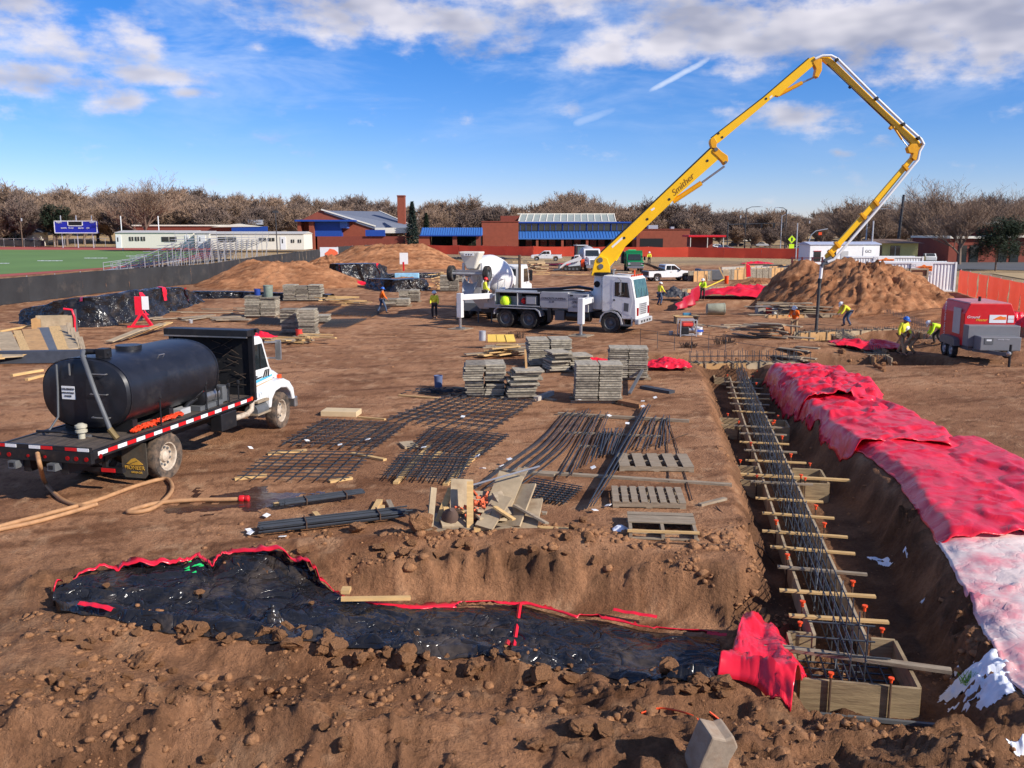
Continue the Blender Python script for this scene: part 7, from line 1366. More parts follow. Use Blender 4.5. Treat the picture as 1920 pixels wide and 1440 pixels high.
# red tarp held up by the worker
p0, p1 = G(1268, 574), G(1310, 566); m = MB(); pts = []
for i in range(18):
    f = i / 17; b = p0.lerp(p1, f)
    for j in range(10): g_ = j / 9; h = .15 + (1.35 * (.25 + .75 * f)) * g_; pts.append((b.x + .12 * math.sin(i * 1.1 + j * .4), b.y + .25 * math.sin(i * .9) * (1 - g_) + .3 * g_, hz(b.x, b.y) + h))
o = m.grid(pts, 18, 10).build('held_tarp', mat('dark_red_blanket', srgb(170, 26, 48), .45, var=.1), None, 75); o.modifiers.new('s', 'SOLIDIFY').thickness = .015; tag(o, 'dark red tarp being lifted by the worker in lime sweatshirt', 'tarp')
# black-wrapped forms
def wrapped(label, base, hts, depth, seed, m=M['blacktarp'], straps=(), prof=None):
    bs = [G(*q) for q in base]; t = thing('wrapped_forms', label, 'wrapped forms', (0, 0, 0)); n = 110; nv = 26; pts = []
    L_ = [0]
    for a, b in zip(bs[:-1], bs[1:]): L_.append(L_[-1] + (b - a).length)
    rows = []
    for i in range(n):
        s = L_[-1] * i / (n - 1); k = max(j for j in range(len(L_)) if L_[j] <= s + 1e-9); k = min(k, len(bs) - 2); f = (s - L_[k]) / (L_[k + 1] - L_[k]); p = bs[k].lerp(bs[k + 1], f); d = (bs[k + 1] - bs[k]).normalized(); nn = Vector((-d.y, d.x, 0)); h = float(np.interp(i / (n - 1), np.linspace(0, 1, len(hts)), hts))
        rows.append((p, nn, h, s))
    P3 = []; S_, G_ = np.meshgrid(np.array([r[3] for r in rows]), np.linspace(0, 1, nv), indexing='ij'); W1 = fbm(S_ * 1.5 + .5 * np.sin(G_ * 5), G_ * .9 + S_ * .1, seed, 4, .6, True) - .5; W2 = fbm(S_ * 3.1, G_ * 4, seed + 5, 3, .5)
    for i, (p, nn, h, s) in enumerate(rows):
        for j in range(nv):
            g_ = j / (nv - 1)
            if g_ < .6: a = g_ / .6; off = -.35 * (1 - a) ** 2; z = h * a
            elif g_ < .85: a = (g_ - .6) / .25; off = depth * a; z = h * (1 + .04 * math.sin(a * 3))
            else: a = (g_ - .85) / .15; off = depth + .3 * a; z = h * (1 - a)
            w = W1[i, j]; w2 = W2[i, j]
            q = p + nn * (off - (.62 * w + .22 * w2) * (1 if j < nv - 2 else 0)); P3.append((q.x, q.y, hz(p.x, p.y) + z * (1 + .06 * w) + .0))
    o = MB().grid(P3, n, nv).build('sheet', m, t, 70)
    for (f, g0, g1, w) in straps:
        i = int(f * (n - 1)); sp = MB(); q = []
        for j in range(int(g0 * nv), int(g1 * nv)):
            for di in (0, w): v = Vector(P3[min(n - 1, i + di) * nv + j]); q.append(tuple(v - rows[i][1] * .06 + Vector((0, 0, .04))))
        sp.grid(q, len(q) // 2, 2).build('red_strap', M['redtarp'], t, 60)
    return t
wrapped('long form wall wrapped in shiny black plastic beside the windscreen fence', [(44, 606), (120, 613), (190, 612), (270, 598), (335, 578), (372, 566)], [.8, 1.6, 1.75, 1.65, 1.35, .6], .5, 3, straps=((.42, .1, .6, 2), (.60, .3, .75, 2), (.82, .1, .66, 2), (.22, .5, .7, 1)))
wrapped('black plastic wrapped forms between the two soil heaps', [(612, 528), (640, 534), (700, 531), (724, 522)], [1.2, 2.0, 1.9, 1.3], 2.2, 7, straps=((.3, .1, .75, 2), (.62, .1, .7, 3)))
wrapped('low black wrapped forms behind the stack of sticks', [(690, 538), (740, 548), (792, 545), (800, 538)], [.8, 1.0, 1.1, .6], 1.6, 9, straps=((.35, .1, .6, 2),)); wrapped('low black wrapped strip in front of the long soil heap', [(362, 560), (450, 559), (540, 562), (620, 564)], [.6, .5, .5, .5], .8, 13); wrapped('low black wrapped strip before the ridged soil heap', [(700, 525), (760, 522), (830, 520)], [.5, .6, .5], .8, 14)
# ---------------------------------------------------------------- footing formwork in the deep trench
N0 = Vector((4.72, 11.55, 0)); fd = Vector((.185, .983, 0)).normalized(); fnrm = Vector((fd.y, -fd.x, 0))
def FP(s, o, z): q = N0 + fd * s + fnrm * o; return Vector((q.x, q.y, z))
FT = FLOOR + .42
WF = thing('footing_form', 'long timber wall footing form running down the deep trench', 'formwork', (0, 0, 0))
for sgn in (-1, 1):
    s = .7
    while s < 24.5:
        e = min(s + 2.4, 24.6)
        MB().bar(FP(s + .01, sgn * .37, FT - .22 + rnd.uniform(-.01, .01)), FP(e - .01, sgn * .37, FT - .22), .045, .44).build('form_board', M['ply'], WF)
        s = e
BX = [(0, 0, 1.5, 1.42), (4.6, .15, 2.1, 1.25), (9.6, .0, 2.2, 1.3), (15.6, -.1, 2.0, 1.0), (24.6, .0, 2.0, 1.1)]
for i, (s, o, w, d) in enumerate(BX):
    if i == 1: continue
    lb = {0: 'square footing box nearest the red blanket end, with rebar standing inside', 2: 'wide footing box crossed by the long pine batten', 3: 'footing box half way down the deep trench', 4: 'footing box at the far end of the deep trench'}[i]
    t = thing('footing_box', lb, 'formwork', FP(s, o, FLOOR)); c = FP(s, o, FLOOR)
    for (a, b) in (((s - d / 2, o - w / 2), (s - d / 2, o + w / 2)), ((s + d / 2, o - w / 2), (s + d / 2, o - .42)), ((s + d / 2, o + .42), (s + d / 2, o + w / 2)), ((s - d / 2 + .03, o - w / 2), (s + d / 2 - .03, o - w / 2)), ((s - d / 2 + .03, o + w / 2), (s + d / 2 - .03, o + w / 2))):
        if i and a[0] == b[0] == s - d / 2:
            for (x0, x1) in ((o - w / 2, o - .42), (o + .42, o + w / 2)): MB().bar(FP(a[0], x0, FLOOR + .22) - c, FP(a[0], x1, FLOOR + .22) - c, .05, .46).build('form_board', M['formw'], t)
            continue
        MB().bar(FP(*a, FLOOR + .22) - c, FP(*b, FLOOR + .22) - c, .05, .46).build('form_board', M['formw'], t)
    for (ds, do) in ((-d / 2 - .05, -w / 4), (-d / 2 - .05, w / 4), (d / 2 + .05, -w / 2.6), (d / 2 + .05, w / 2.6)):
        q = FP(s + ds, o + do, FLOOR) - c; st = MB().cyl(q, q + Vector((0, 0, .56)), .016, 6).build('stake', M['rebarr'], t); MB().lathe([(.02, .52), (.02, .57), (.04, .572), (.04, .59)], q, 'z', 8).build('stake_cap', M['orange'], st)
    if i == 0:
        for k in range(6): bar_obj(t, FP(s - .55 + .2 * k, o - .62, FLOOR + .12) - c, FP(s - .55 + .2 * k, o + .62, FLOOR + .12) - c); bar_obj(t, FP(s - .6, o - .5 + .2 * k, FLOOR + .15) - c, FP(s + .6, o - .5 + .2 * k, FLOOR + .15) - c)
        MB().bar(FP(-.86, -.9, FLOOR + .03) - c, FP(-.86, 1.0, FLOOR + .03) - c, .05, .05).build('kicker_angle', M['dgrey'], t)
# planks over the near box and the wide box
plank(FP(.1, -1.15, FT + .04), FP(-.25, 1.25, FT + .06), .12, .05, M['wood'], 'long weathered batten laid over the near footing box'); plank(FP(9.25, -1.75, FT + .06), FP(9.15, 1.6, FT + .06), .11, .05, M['woodn'], 'long pine batten laid over the wide footing box')
# cross ties on the form
s = 1.25; k = 0; rr = random.Random(12)
while s < 24:
    if not any(abs(s - b[0]) < b[3] / 2 for b in BX[2:]):
        a = -.62 - rr.uniform(0, .12); b = .62 + rr.uniform(0, .25); plank(FP(s, a, FT + .025), FP(s + rr.uniform(-.1, .1), b, FT + .025), .09, .035, M['woodn'] if rr.random() < .65 else M['wood'], 'timber cross tie nailed over the long footing form', 'cross ties over the footing form', 'cross_tie', 'timber')
        for sg in (-1, 1):
            if rr.random() < .45:
                q = FP(s + .18, sg * .46, FLOOR); st = thing('form_stake', 'steel form stake with orange cap beside the long footing form', 'stake', q, 0, 'capped stakes along the footing form'); MB().cyl((0, 0, 0), (0, 0, .60), .016, 6).build('stake', M['rebarr'], st); MB().lathe([(.025, .55), (.022, .62), (.045, .622), (.045, .645)], (0, 0, 0), 'z', 8).build('cap', M['orange'], st)
    s += rr.uniform(.85, 1.35) if s < 12 else rr.uniform(.95, 1.3); k += 1
# rebar curtain
CG = thing('rebar_cage', 'tall rebar cage standing along the long footing form', 'rebar cage', (0, 0, 0))
for sg in (-1, 1):
    s = -.5
    while s < 26: bar_obj(CG, FP(s, sg * .09, FLOOR + .04), FP(s + rr.uniform(-.02, .02), sg * .09 + rr.uniform(-.02, .02), FLOOR + (.98 if s > .6 else 1.15)), .0105); s += .46
    for z in (.12, .4, .68, .92): bar_obj(CG, FP(-.55, sg * .10, FLOOR + z), FP(26, sg * .10, FLOOR + z), .011)
for k in range(12): s = .2 + k * 2.1; bar_obj(CG, FP(s, -.15, FLOOR + .1), FP(s + 1.4, .15, FLOOR + .95), .009)
for (z, a, b) in ((.75, -.75, .3), (.55, -.5, .5), (.95, -.6, .3)): bar_obj(CG, FP(-.3 + z * .3, a, FLOOR + z), FP(-.3 + z * .3, b, FLOOR + z), .013)
# ---------------------------------------------------------------- cross forms and pour area forms
def form_line(label, pts, h=.4, gap=.55, z0=-.45, cage=0, m=M['ply'], ties=True, name='wall_form'):
    ps = [G(*q, z0) for q in pts]; c = ps[0].copy(); t = thing(name, label, 'formwork', c)
    for a, b in zip(ps[:-1], ps[1:]):
        d = (b - a); L_ = d.length; d.normalize(); nn = Vector((-d.y, d.x, 0)); n = max(1, round(L_ / 2.2))
        for sg in (0, 1):
            for i in range(n): MB().bar(a + d * (L_ * i / n + .01) + nn * gap * sg - c + Vector((0, 0, h / 2)), a + d * (L_ * (i + 1) / n - .01) + nn * gap * sg - c + Vector((0, 0, h / 2)), .05, h).build('form_board', m if (i + sg) % 3 else M['plyn'], t)
        for i in range(n * 2): q = a + d * (L_ * (i + .5) / n / 2) - nn * .06 - c; MB().bar(q, q + Vector((0, 0, h + .08)), .05, .04).build('stud', M['wood'], t)
        if ties:
            for i in range(int(L_ / .7)): q = a + d * (.35 + .7 * i) - c + Vector((0, 0, h + .02)); MB().bar(q - nn * .12, q + nn * (gap + .12), .07, .035).build('cross_tie', M['wood'], t)
        if cage:
            k = 0
            while k * .3 < L_:
                for g_ in (.32, .68): q = a + d * (k * .3) + nn * gap * g_ - c; bar_obj(t, q, q + Vector((0, 0, cage)), .012)
                k += 1
            for z in (.25, .5, .75): 
                for g_ in (.32, .68): bar_obj(t, a + nn * gap * g_ - c + Vector((0, 0, cage * z)), b + nn * gap * g_ - c + Vector((0, 0, cage * z)), .011)
    return t
form_line('long timber form crossing behind the far end of the deep trench', [(1296, 702), (1500, 700)], .45, .6, -.45, .95); form_line('pale form where concrete is being placed under the hose', [(1500, 640), (1690, 632)], .45, .6, -.4, .6); form_line('stepped form running from the pour towards the heater trailer', [(1558, 642), (1640, 690)], .45, .7, -.45, .8); form_line('caged form along the foot of the big soil heap', [(1640, 606), (1760, 650)], .4, .7, -.4, 1.0); form_line('short form panel near the fallen dirt clods', [(1612, 672), (1710, 668)], .5, .6, -.45, 0); form_line('thin form line behind the stray timbers', [(1440, 600), (1640, 596)], .3, .5, -.1, 0, M['wood']); form_line('dark wall form beyond the crumpled red tarp', [(1288, 560), (1460, 548)], .8, .6, -.3, 0, M['panelr'], False); form_line('tall dark form wall in front of the far excavation', [(1300, 532), (1490, 522)], 1.3, .8, -.2, 0, M['panelr'], False); form_line('low far form with grey liner behind the small soil heap', [(1380, 516), (1500, 510)], .9, 2.2, 0, 0, M['conc'], False)
t = thing('rebar_guard', 'thin rebar fence standing along the cross trench', 'rebar', GT(1260, 672)); o = t.location
for k in range(11): q = GT(1200 + k * 32, 664 - k * .5) - o; bar_obj(t, q, q + Vector((0, 0, .8)), .012)
for z in (.35, .75): bar_obj(t, GT(1200, 664) - o + Vector((0, 0, z)), GT(1520, 659) - o + Vector((0, 0, z)), .010)
# ---------------------------------------------------------------- loose sticks and board piles
def sticks(label, px, py, n, ln, sp, m, seed, w=.09, th=.05, rz=0, hmax=.35):
    c = GT(px, py); rr = random.Random(seed)
    for k in range(n):
        a = rz + rr.gauss(0, .35); L_ = ln * rr.uniform(.55, 1.1); p = Vector((c.x + rr.gauss(0, sp), c.y + rr.gauss(0, sp * .5), 0)); d = Vector((math.cos(a), math.sin(a), 0)) * L_ / 2; z = .03 + hmax * k / n
        pa, pb = p - d, p + d; plank((pa.x, pa.y, hz(p.x, p.y) + z + rr.uniform(-.02, .06)), (pb.x, pb.y, hz(p.x, p.y) + z + rr.uniform(-.06, .06)), w * rr.uniform(.8, 1.6), th, m if rr.random() < .75 else M['wood'], label, label.split(' in ')[-1] if ' in ' in label else label, 'timber', 'timber')
sticks('fresh pine stick in the scattered heap before the narrow towers', 560, 644, 15, 2.0, .55, M['woodn'], 2, rz=-.3); sticks('pine stick in the heap beside the far rebar mats', 648, 572, 18, 2.6, .6, M['woodn'], 3, rz=.1, hmax=.6); sticks('grey timber in the jumble behind the upright panel', 945, 668, 26, 1.7, .6, M['woodn'], 4, .18, rz=.2, hmax=.4); sticks('weathered board in the jumble left of the pour', 1436, 634, 22, 1.7, .7, M['wood'], 5, .26, rz=-.3, hmax=.75); sticks('grey board in the pile behind the orange worker', 1490, 592, 18, 3.2, 1.0, M['wood'], 6, .3, rz=.02, hmax=.8); sticks('pine board in the pile left of the mixer truck', 822, 542, 14, 1.6, .3, M['woodn'], 7, .12, rz=1.2, hmax=1.6)
sticks('stray board scattered round the generator frame', 1345, 615, 10, 1.6, 1.2, M['wood'], 8, hmax=.05); sticks('stray board by the deep trench near the boards jumble', 1482, 652, 8, 1.6, .5, M['wood'], 9, .24, rz=-.6, hmax=.3); sticks('far stray timber on the dirt beyond the pump truck', 1020, 515, 9, 3.0, 4.0, M['woodn'], 10, .2, hmax=.05); sticks('dull timber in the tan heap left of the track loader', 1003, 508, 16, 2.2, 1.0, mat('tan_debris', srgb(178, 152, 116), .9), 11, .3, .15, rz=.4, hmax=1.2)
sticks('old timber lying left of the black-wrapped wall', 440, 585, 14, 2.2, 2.6, M['wood'], 12, hmax=.06); sticks('old flat board lying before the low black strip', 420, 600, 12, 3.0, 2.0, M['wood'], 15, .3, rz=.4, hmax=.05)
c = GT(945, 655)
for k in range(3): o = MB().box((0, 0, 0), (.42, .05, .5)).build('yellow_board', mat('yellow_form_board', srgb(214, 176, 84), .7, var=.1), None, loc=(c.x - .55 + .42 * k, c.y + .1, c.z + .5), rot=(-.95, 0, .05 + .1 * k)); tag(o, 'yellow board leaning in the row of three on the timber jumble', 'board', 'three yellow boards')
tag(MB().cyl((0, 0, 0), (0, 0, .45), .16, 12).build('steel_can', M['galv'], None, 40, loc=(c.x - 1.0, c.y + .1, c.z + .4)), 'small steel can left of the yellow boards', 'can')
# rows of leaning boards on the left, behind the water truck tank
for k, (px, w, m, th) in enumerate(((8, .62, M['woodn'], .06), (40, .75, M['ply'], .05), (66, .34, M['woodn'], .05), (90, .75, M['plyn'], .05), (112, .5, M['dgrey'], .05), (132, .5, M['woodn'], .06), (150, .5, M['ply'], .05))):
    c = G(px - 14, 686 - k * 3.2); e = G(px - 34 + k * 1.2, 650 - k * 2.6); plank((c.x, c.y, hz(c.x, c.y) + .28), (e.x, e.y, hz(e.x, e.y) + .62), w, th, m, ['wide pale plank', 'brown plywood strip', 'narrow pine plank', 'pinkish plywood board', 'dark grey board', 'thick pine plank', 'grey plywood strip'][k] + ' in the row leaning on the soil bank behind the tank')
c = G(60, 676); tag(MB().prism([(0, 0), (.5, .42), (.8, .45), (1.6, .0)], -4.5, 4.5, 'x').build('liner_roll', mat('grey_plastic_liner', (.05, .052, .06), .45, bump=.3), None, 40, loc=(c.x + .5, c.y - .9, hz(c.x, c.y)), rot=(0, 0, .12)), 'grey plastic liner over the low bank under the leaning boards', 'liner')
for a, b, lb in (((0, 634), (62, 622), 'pine rail lying behind the leaning boards'), ((0, 643), (125, 638), 'long pine rail just behind the leaning boards'), ((-20, 655), (120, 646), 'pine rail at the head of the leaning boards'), ((22, 706), (80, 696), 'pine rail lying before the grey liner'), ((50, 714), (82, 706), 'short pine offcut before the grey liner')): plk(a, b, .14, .09, M['woodn'], lb, None, .3 if a[1] < 680 else 0)
c = G(108, 626); t = thing('wooden_box', 'open plywood box beside the black-wrapped wall', 'box', (c.x, c.y, hz(c.x, c.y)), .25)
for (a, b, m) in (((-1.1, -.5, 0), (-.65, -.45, .85), M['plyn']), ((-.64, -.5, 0), (.9, -.45, 1.0), M['ply']), ((-1.1, .45, 0), (.9, .5, .95), M['ply']), ((.86, -.45, 0), (.92, .45, 1.25), M['dgrey']), ((-1.1, -.44, 0), (-1.05, .44, .85), M['plyn'])): MB().bb(a, b).build('side', m, t)
MB().tube([(.95, -.5, 0), (1.0, -.52, .9), (.9, -.5, 1.3), (.5, -.5, 1.36)], .06, 8).build('red_edge', M['redtarp'], t, 50)
for k in range(4): c = G(136 + k * 7, 648 + k * 5); plank((c.x, c.y, hz(c.x, c.y) + .05), (c.x - .5, c.y + .8, hz(c.x, c.y) + .95 - .12 * k), .2, .09, M['wood'], 'grey timber leaning in a fan against the plywood box', 'timbers leaning on the plywood box')
for k in range(5): c = G(205 + k * 15, 646 - k * 4); plank((c.x, c.y, hz(c.x, c.y) + .1), (c.x + .6, c.y + 2.4, hz(c.x, c.y) + .45), .42, .05, (M['ply'], M['wood'], M['plyn'], M['ply'], M['woodn'])[k], ['grey', 'brown', 'tan', 'pale', 'pine'][k] + ' board in the tilted deck behind the tank top')
# red stand with white board
c = G(268, 614); t = thing('red_stand', 'bright red steel stand with white board beside the black-wrapped wall', 'stand', (c.x, c.y, hz(c.x, c.y)), .1)
for x in (-.35, .35): MB().bar((x * 1.6, -.1, .05), (x * .2, 0, .75), .14, .14).build('leg', M['redtarp'], t)
MB().bb((-.8, -.2, 0), (.9, .2, .1)).build('base', M['redtarp'], t); MB().bb((-.35, -.06, .7), (0.05, .06, 1.75)).build('upright', M['redtarp'], t); MB().bb((.05, -.08, 1.0), (.42, -.04, 1.75)).build('board', M['paper'], t)
# drums, buckets, odds and ends
def drum(label, px, py, r, h, m, name='bucket', cat='bucket', z=0, lie=0, rz=0):
    c = GT(px, py, z); o = MB().lathe([(r * .86, 0), (r * .9, .02), (r, h * .92), (r * 1.04, h * .93), (r * 1.04, h), (r * .95, h), (r * .93, h * .9), (.01, h * .9)], (0, 0, 0), 'z', 16).build(name, m, None, 35, loc=c + Vector((0, 0, r if lie else 0)), rot=(0, R(90) if lie else 0, rz)); return tag(o, label, cat)
M['bluep'] = mat('blue_grey_plastic', srgb(92, 104, 136), .5, var=.1); M['redp'] = mat('red_plastic', srgb(222, 70, 60), .5); M['whitep'] = mat('white_plastic', (.75, .75, .74), .5)
drum('blue-grey drum standing left of the panel stacks', 822, 726, .15, .42, M['bluep'], 'drum', 'drum'); drum('red bucket between the two narrow panel towers', 562, 632, .2, .42, M['redp']); drum('greenish steel drum on the panel stack', 505, 594, .30, .75, mat('pale_green_drum', srgb(128, 142, 130), .6, dirt=(.2, .15, .1), dirt_amt=.3), 'drum', 'drum', 1.26); drum('blue bucket on the panel stack', 485, 594, .2, .4, mat('blue_plastic', srgb(40, 70, 150), .5), z=1.37); drum('red bucket behind the orange worker', 1441, 590, .2, .42, M['redp']); drum('white bucket behind the orange worker', 1451, 590, .2, .42, M['whitep']); drum('orange barrel behind the lime worker', 1362, 532, .22, .8, M['orange'], 'barrel', 'barrel'); drum('white and blue bucket right of the generator frame', 1310, 628, .19, .42, M['whitep'])
drum('clear plastic pail left of the generator frame', 1258, 628, .12, .2, M['galv']); drum('grey cardboard tube form lying on the dirt', 1325, 590, .38, 1.15, mat('wax_tube_form', srgb(158, 158, 136), .7, var=.15, dirt=srgb(120, 110, 90), dirt_amt=.3), 'tube_form', 'tube form', 0, 1, .0); drum('small white pail on the dirt before the black-wrapped strip', 358, 606, .12, .2, M['galv'])
tag(MB().bb((-.2, -.002, .18), (.2, .0, .3)).build('blue_label', mat('blue_label', srgb(50, 90, 190), .5), None, loc=GT(1310, 628) + Vector((0, -.2, 0))), 'blue label on the white bucket right of the generator frame', 'label')
c = GT(1288, 630); t = thing('generator', 'portable generator in a grey tubular frame under a plank table', 'generator', c, .05)
for x in (-.42, .42):
    for y in (-.3, .3): MB().cyl((x, y, 0), (x, y, .85), .03, 6).build('frame_post', M['galv'], t)
for y in (-.3, .3): MB().cyl((-.42, y, .85), (.42, y, .85), .03, 6).build('frame_rail', M['galv'], t); MB().cyl((-.42, y, .08), (.42, y, .08), .03, 6).build('frame_rail', M['galv'], t)
MB().bb((-.36, -.25, .1), (.05, .25, .5)).build('engine', M['black'], t, bev=.04); MB().cyl((.05, 0, .32), (.36, 0, .32), .18, 14).build('alternator', M['steel'], t, 40); MB().bb((-.3, -.22, .52), (.3, .22, .74)).build('fuel_tank', M['redp'], t, bev=.05)
c = GT(1286, 606); t = thing('plank_table', 'low plank table with tools behind the generator', 'table', c, .08)
for k in range(4): MB().bb((-.75, -.4 + k * .2, .42), (.75, -.22 + k * .2, .46)).build('table_plank', M['woodn'], t)
for x in (-.6, .6): MB().bb((x - .05, -.35, 0), (x + .05, .35, .42)).build('trestle', M['wood'], t)
MB().bb((-.2, -.1, .46), (.3, .1, .62)).build('tool_case', mat('teal_plastic', srgb(60, 120, 150), .5), t, bev=.03)
c = GT(1330, 526); t = thing('waste_bin', 'dark wheeled container beside the white pickup', 'container', c, .05); MB().bb((-1.3, -.7, .1), (1.3, .7, 1.15)).build('body', M['dgrey'], t, bev=.05); MB().bb((-1.5, -.6, .1), (-1.0, .6, 1.3)).build('blue_tank', mat('dark_blue_plastic', srgb(30, 50, 80), .5), t, bev=.1); MB().bb((1.31, -.5, .15), (2.0, .5, 1.1)).build('engine_box', M['ply'], t, bev=.03)
c = GT(1353, 528); plank(c + Vector((-.4, 0, 1.5)), c + Vector((.4, 0, 0)), .14, .1, M['woodn'], 'pine board propped beside the dark container', None, 'prop_board', 'board'); plank(GT(1320, 552, .5), GT(1356, 545, 1.0), .12, .06, mat('yellow_rail', srgb(235, 200, 60), .6), 'yellow beam beside the lime worker', None, 'yellow_beam', 'beam')
c = GT(1397, 527); t = thing('red_flag_stake', 'red tarp scrap hung on a stake beyond the lime worker', 'flag', c); MB().bar((0, 0, 0), (0, 0, 2.0), .08, .08).build('stake', M['woodn'], t); MB().prism([(0, 1.9), (.45, 1.7), (.6, .5), (.1, .4)], -.06, .06).build('cloth', M['redtarp'], t, bev=.03)
c = GT(765, 524); tag(MB().bb((-1.4, -.5, 0), (1.2, .5, .7)).build('foam_stack', mat('light_blue_foam', srgb(150, 200, 225), .7), None, bev=.02, loc=c), 'light blue foam board stack before the ridged soil heap', 'foam board'); c = GT(757, 508); t = thing('site_sign', 'small white sign on red post before the ridged soil heap', 'sign', c); MB().bb((-.1, -.1, 0), (.1, .1, 1.2)).build('post', M['red'], t); MB().bb((-.5, -.06, .9), (.6, .06, 2.4)).build('board', M['paper'], t)
tag(MB().bb((-.5, -.4, 0), (.5, .4, .5)).build('concrete_block', M['conc'], None, bev=.02, loc=GT(1432, 588)), 'grey form box behind the red bucket', 'box'); tag(MB().bb((-1.2, -.05, 0), (1.2, .05, .08)).build('lying_board', M['woodn'], None, loc=GT(1480, 585, .6)), 'pale board on top of the pile behind the orange worker', 'board')
# timber frames beside the container
for k, px in enumerate((1692, 1718)):
    c = P(px, 540, 76); t = thing('wooden_hoarding', ['left', 'right'][k].replace('left', 'narrow').replace('right', 'broad') + ' brown timber frame standing before the signed container', 'timber frame', (c.x, c.y, 0)); w = .55 + .3 * k
    for x in (-w, w): MB().bar((x, 0, 0), (x, 0, 2.2), .14, .14).build('post', M['wood'], t)
    for z in (1.0, 1.5, 2.15): MB().bar((-w, 0, z), (w, 0, z), .12, .14).build('rail', M['wood'], t)
    MB().bb((-w, .1, .2), (w, .15, 2.1)).build('panel', mat('brown_panel', srgb(170, 126, 88), .8), t)
# paper tags on the steel
rr = random.Random(31)
for (px, py) in ((895, 868), (955, 874), (1085, 760), (1140, 748), (1205, 762), (1228, 755), (1142, 790), (1176, 805), (1112, 890), (1140, 953), (500, 972), (470, 852), (467, 1000), (576, 838), (638, 846), (690, 836), (795, 851), (905, 892), (1205, 772), (1115, 962), (940, 887), (868, 792), (530, 1012), (470, 1005)):
    p = GT(px, py, .17 if py < 900 else .06); tag(MB().prism([(-.05, -.06), (.06, -.05), (.05, .06), (-.06, .05)], 0, .012, 'z').build('paper_tag', M['paper'], None, loc=p, rot=(rr.uniform(-.5, .3), rr.uniform(-.3, .3), rr.uniform(0, 3))), 'small white paper tag lying on or beside the reinforcing steel', 'tag', 'paper tags on the steel')
c = GT(880, 740); m = MB()
for k in range(60): q = Vector((rr.gauss(-.7, .5), rr.gauss(0, .12), rr.uniform(.02, .16))); m.cyl(q, q + Vector((rr.uniform(.1, .3), rr.uniform(-.1, .1), rr.uniform(-.03, .08))), .015, 5)
tag(m.build('wire_tangle', M['rebar'], None, loc=GT(862, 738)), 'dark tangle of tie wire and plastic beside the blue drum', 'wire tangle', kind='stuff')
for (px, py, sc, lb) in ((968, 634, .7, 'bundle of bent wire stubs behind the pine jumble'), (1355, 668, .8, 'clump of bent wire beside the cross trench'), (1290, 672, .6, 'second clump of bent wire at the cross trench edge')):
    m = MB()
    for k in range(70): a = rr.uniform(0, 6.28); r = rr.random() ** .5 * sc * .6; m.cyl((r * math.cos(a), r * math.sin(a) * .6, 0), (r * math.cos(a) * 1.1 + rr.uniform(-.1, .1), r * math.sin(a) * .6, rr.uniform(.15, .5) * sc), .012, 4)
    tag(m.build('wire_clump', M['rebarr'], None, loc=GT(px, py)), lb, 'wire', kind='stuff')
# orange string and stake litter near the front
m = MB(); pts = lay([GT(*q, .04) for q in ((1202, 1334), (1240, 1338), (1290, 1346), (1320, 1352), (1340, 1362), (1355, 1358), (1330, 1352), (1362, 1358), (1342, 1370))], .01, sub=5); m.tube(pts, .012, 5)
tag(m.build('orange_string', M['orange'], None, 50), 'orange marking string tangled on the dirt near the red blanket end', 'string')
M['conc2'] = mat('muddy_concrete', srgb(150, 134, 116), .9, var=.2, scale=4, bump=.6, bscale=9, dirt=srgb(128, 96, 70), dirt_amt=.3)
c = GT(1322, 1432); b = MB().prism([(-.19, -.1), (.17, -.1), (.15, .2), (.19, .36), (.1, .5), (.02, .47), (-.15, .53), (-.18, .2)], -.13, .13).build('broken_concrete', M['conc2'], None, bev=.02, loc=(c.x, c.y, c.z - .08), rot=(.25, .1, .35)); tag(b, 'upright chunk of broken grey concrete in the foreground dirt', 'concrete chunk')
# snow patches in the shaded trench
def snow(label, px, py, w, d, seed, thr=-.02, nm='snow_patch', m_='snow', cat='snow', lift=.16, sm_=1.0):
    c = GT(px, py); n = 70; m = MB(); u, v = np.meshgrid(np.linspace(-1, 1, n), np.linspace(-1, 1, n), indexing='ij'); X = c.x + u * w / 2; Yy = c.y + v * d / 2
    k = fbm(X * 2.6 * sm_, Yy * 2.6 * sm_, seed, 4, .6) * 1.1 + .30 - .55 * np.hypot(u, v); Z = terrain(X, Yy) + np.clip(k - thr, 0, .4) * lift + .006
    ids = {}; 
    for i in range(n - 1):
        for j in range(n - 1):
            if min(k[i, j], k[i + 1, j], k[i, j + 1], k[i + 1, j + 1]) > thr:
                f = []
                for a, b in ((i, j), (i + 1, j), (i + 1, j + 1), (i, j + 1)):
                    if (a, b) not in ids: ids[(a, b)] = len(m.v); m.v.append((X[a, b], Yy[a, b], Z[a, b]))
                    f.append(ids[(a, b)])
                m.f.append(tuple(f))
    if m.f: tag(m.build(nm, M[m_], None, 80), label, cat, kind='structure')
snow('patch of melting snow at the foot of the near bank', 1842, 1285, 1.2, 2.2, 3, -.04); snow('small snow scatter below the faded blanket', 1730, 1145, .6, .8, 5, .12); snow('snow flecks beside the long form', 1580, 880, 1.4, 2.2, 7, .12); snow('snow flecks in the trench bottom', 1660, 1060, .8, 1.6, 9, .2); snow('scrap of snow in the foreground trench', 1895, 1400, .6, .5, 11, .16); snow('blue-shaded snow beside the upturned pallet', 1163, 992, .3, .35, 13, -.1); snow('dark wet patch of soil at the hose nozzle', 446, 938, 3.4, 2.3, 21, -.06, 'wet_patch', 'wet', 'puddle', .01, .5); snow('far snow under the office stairs', 1440, 560, 2.5, 2.2, 15, .05)
c = GT(1815, 1278); m = MB(); rr = random.Random(2)
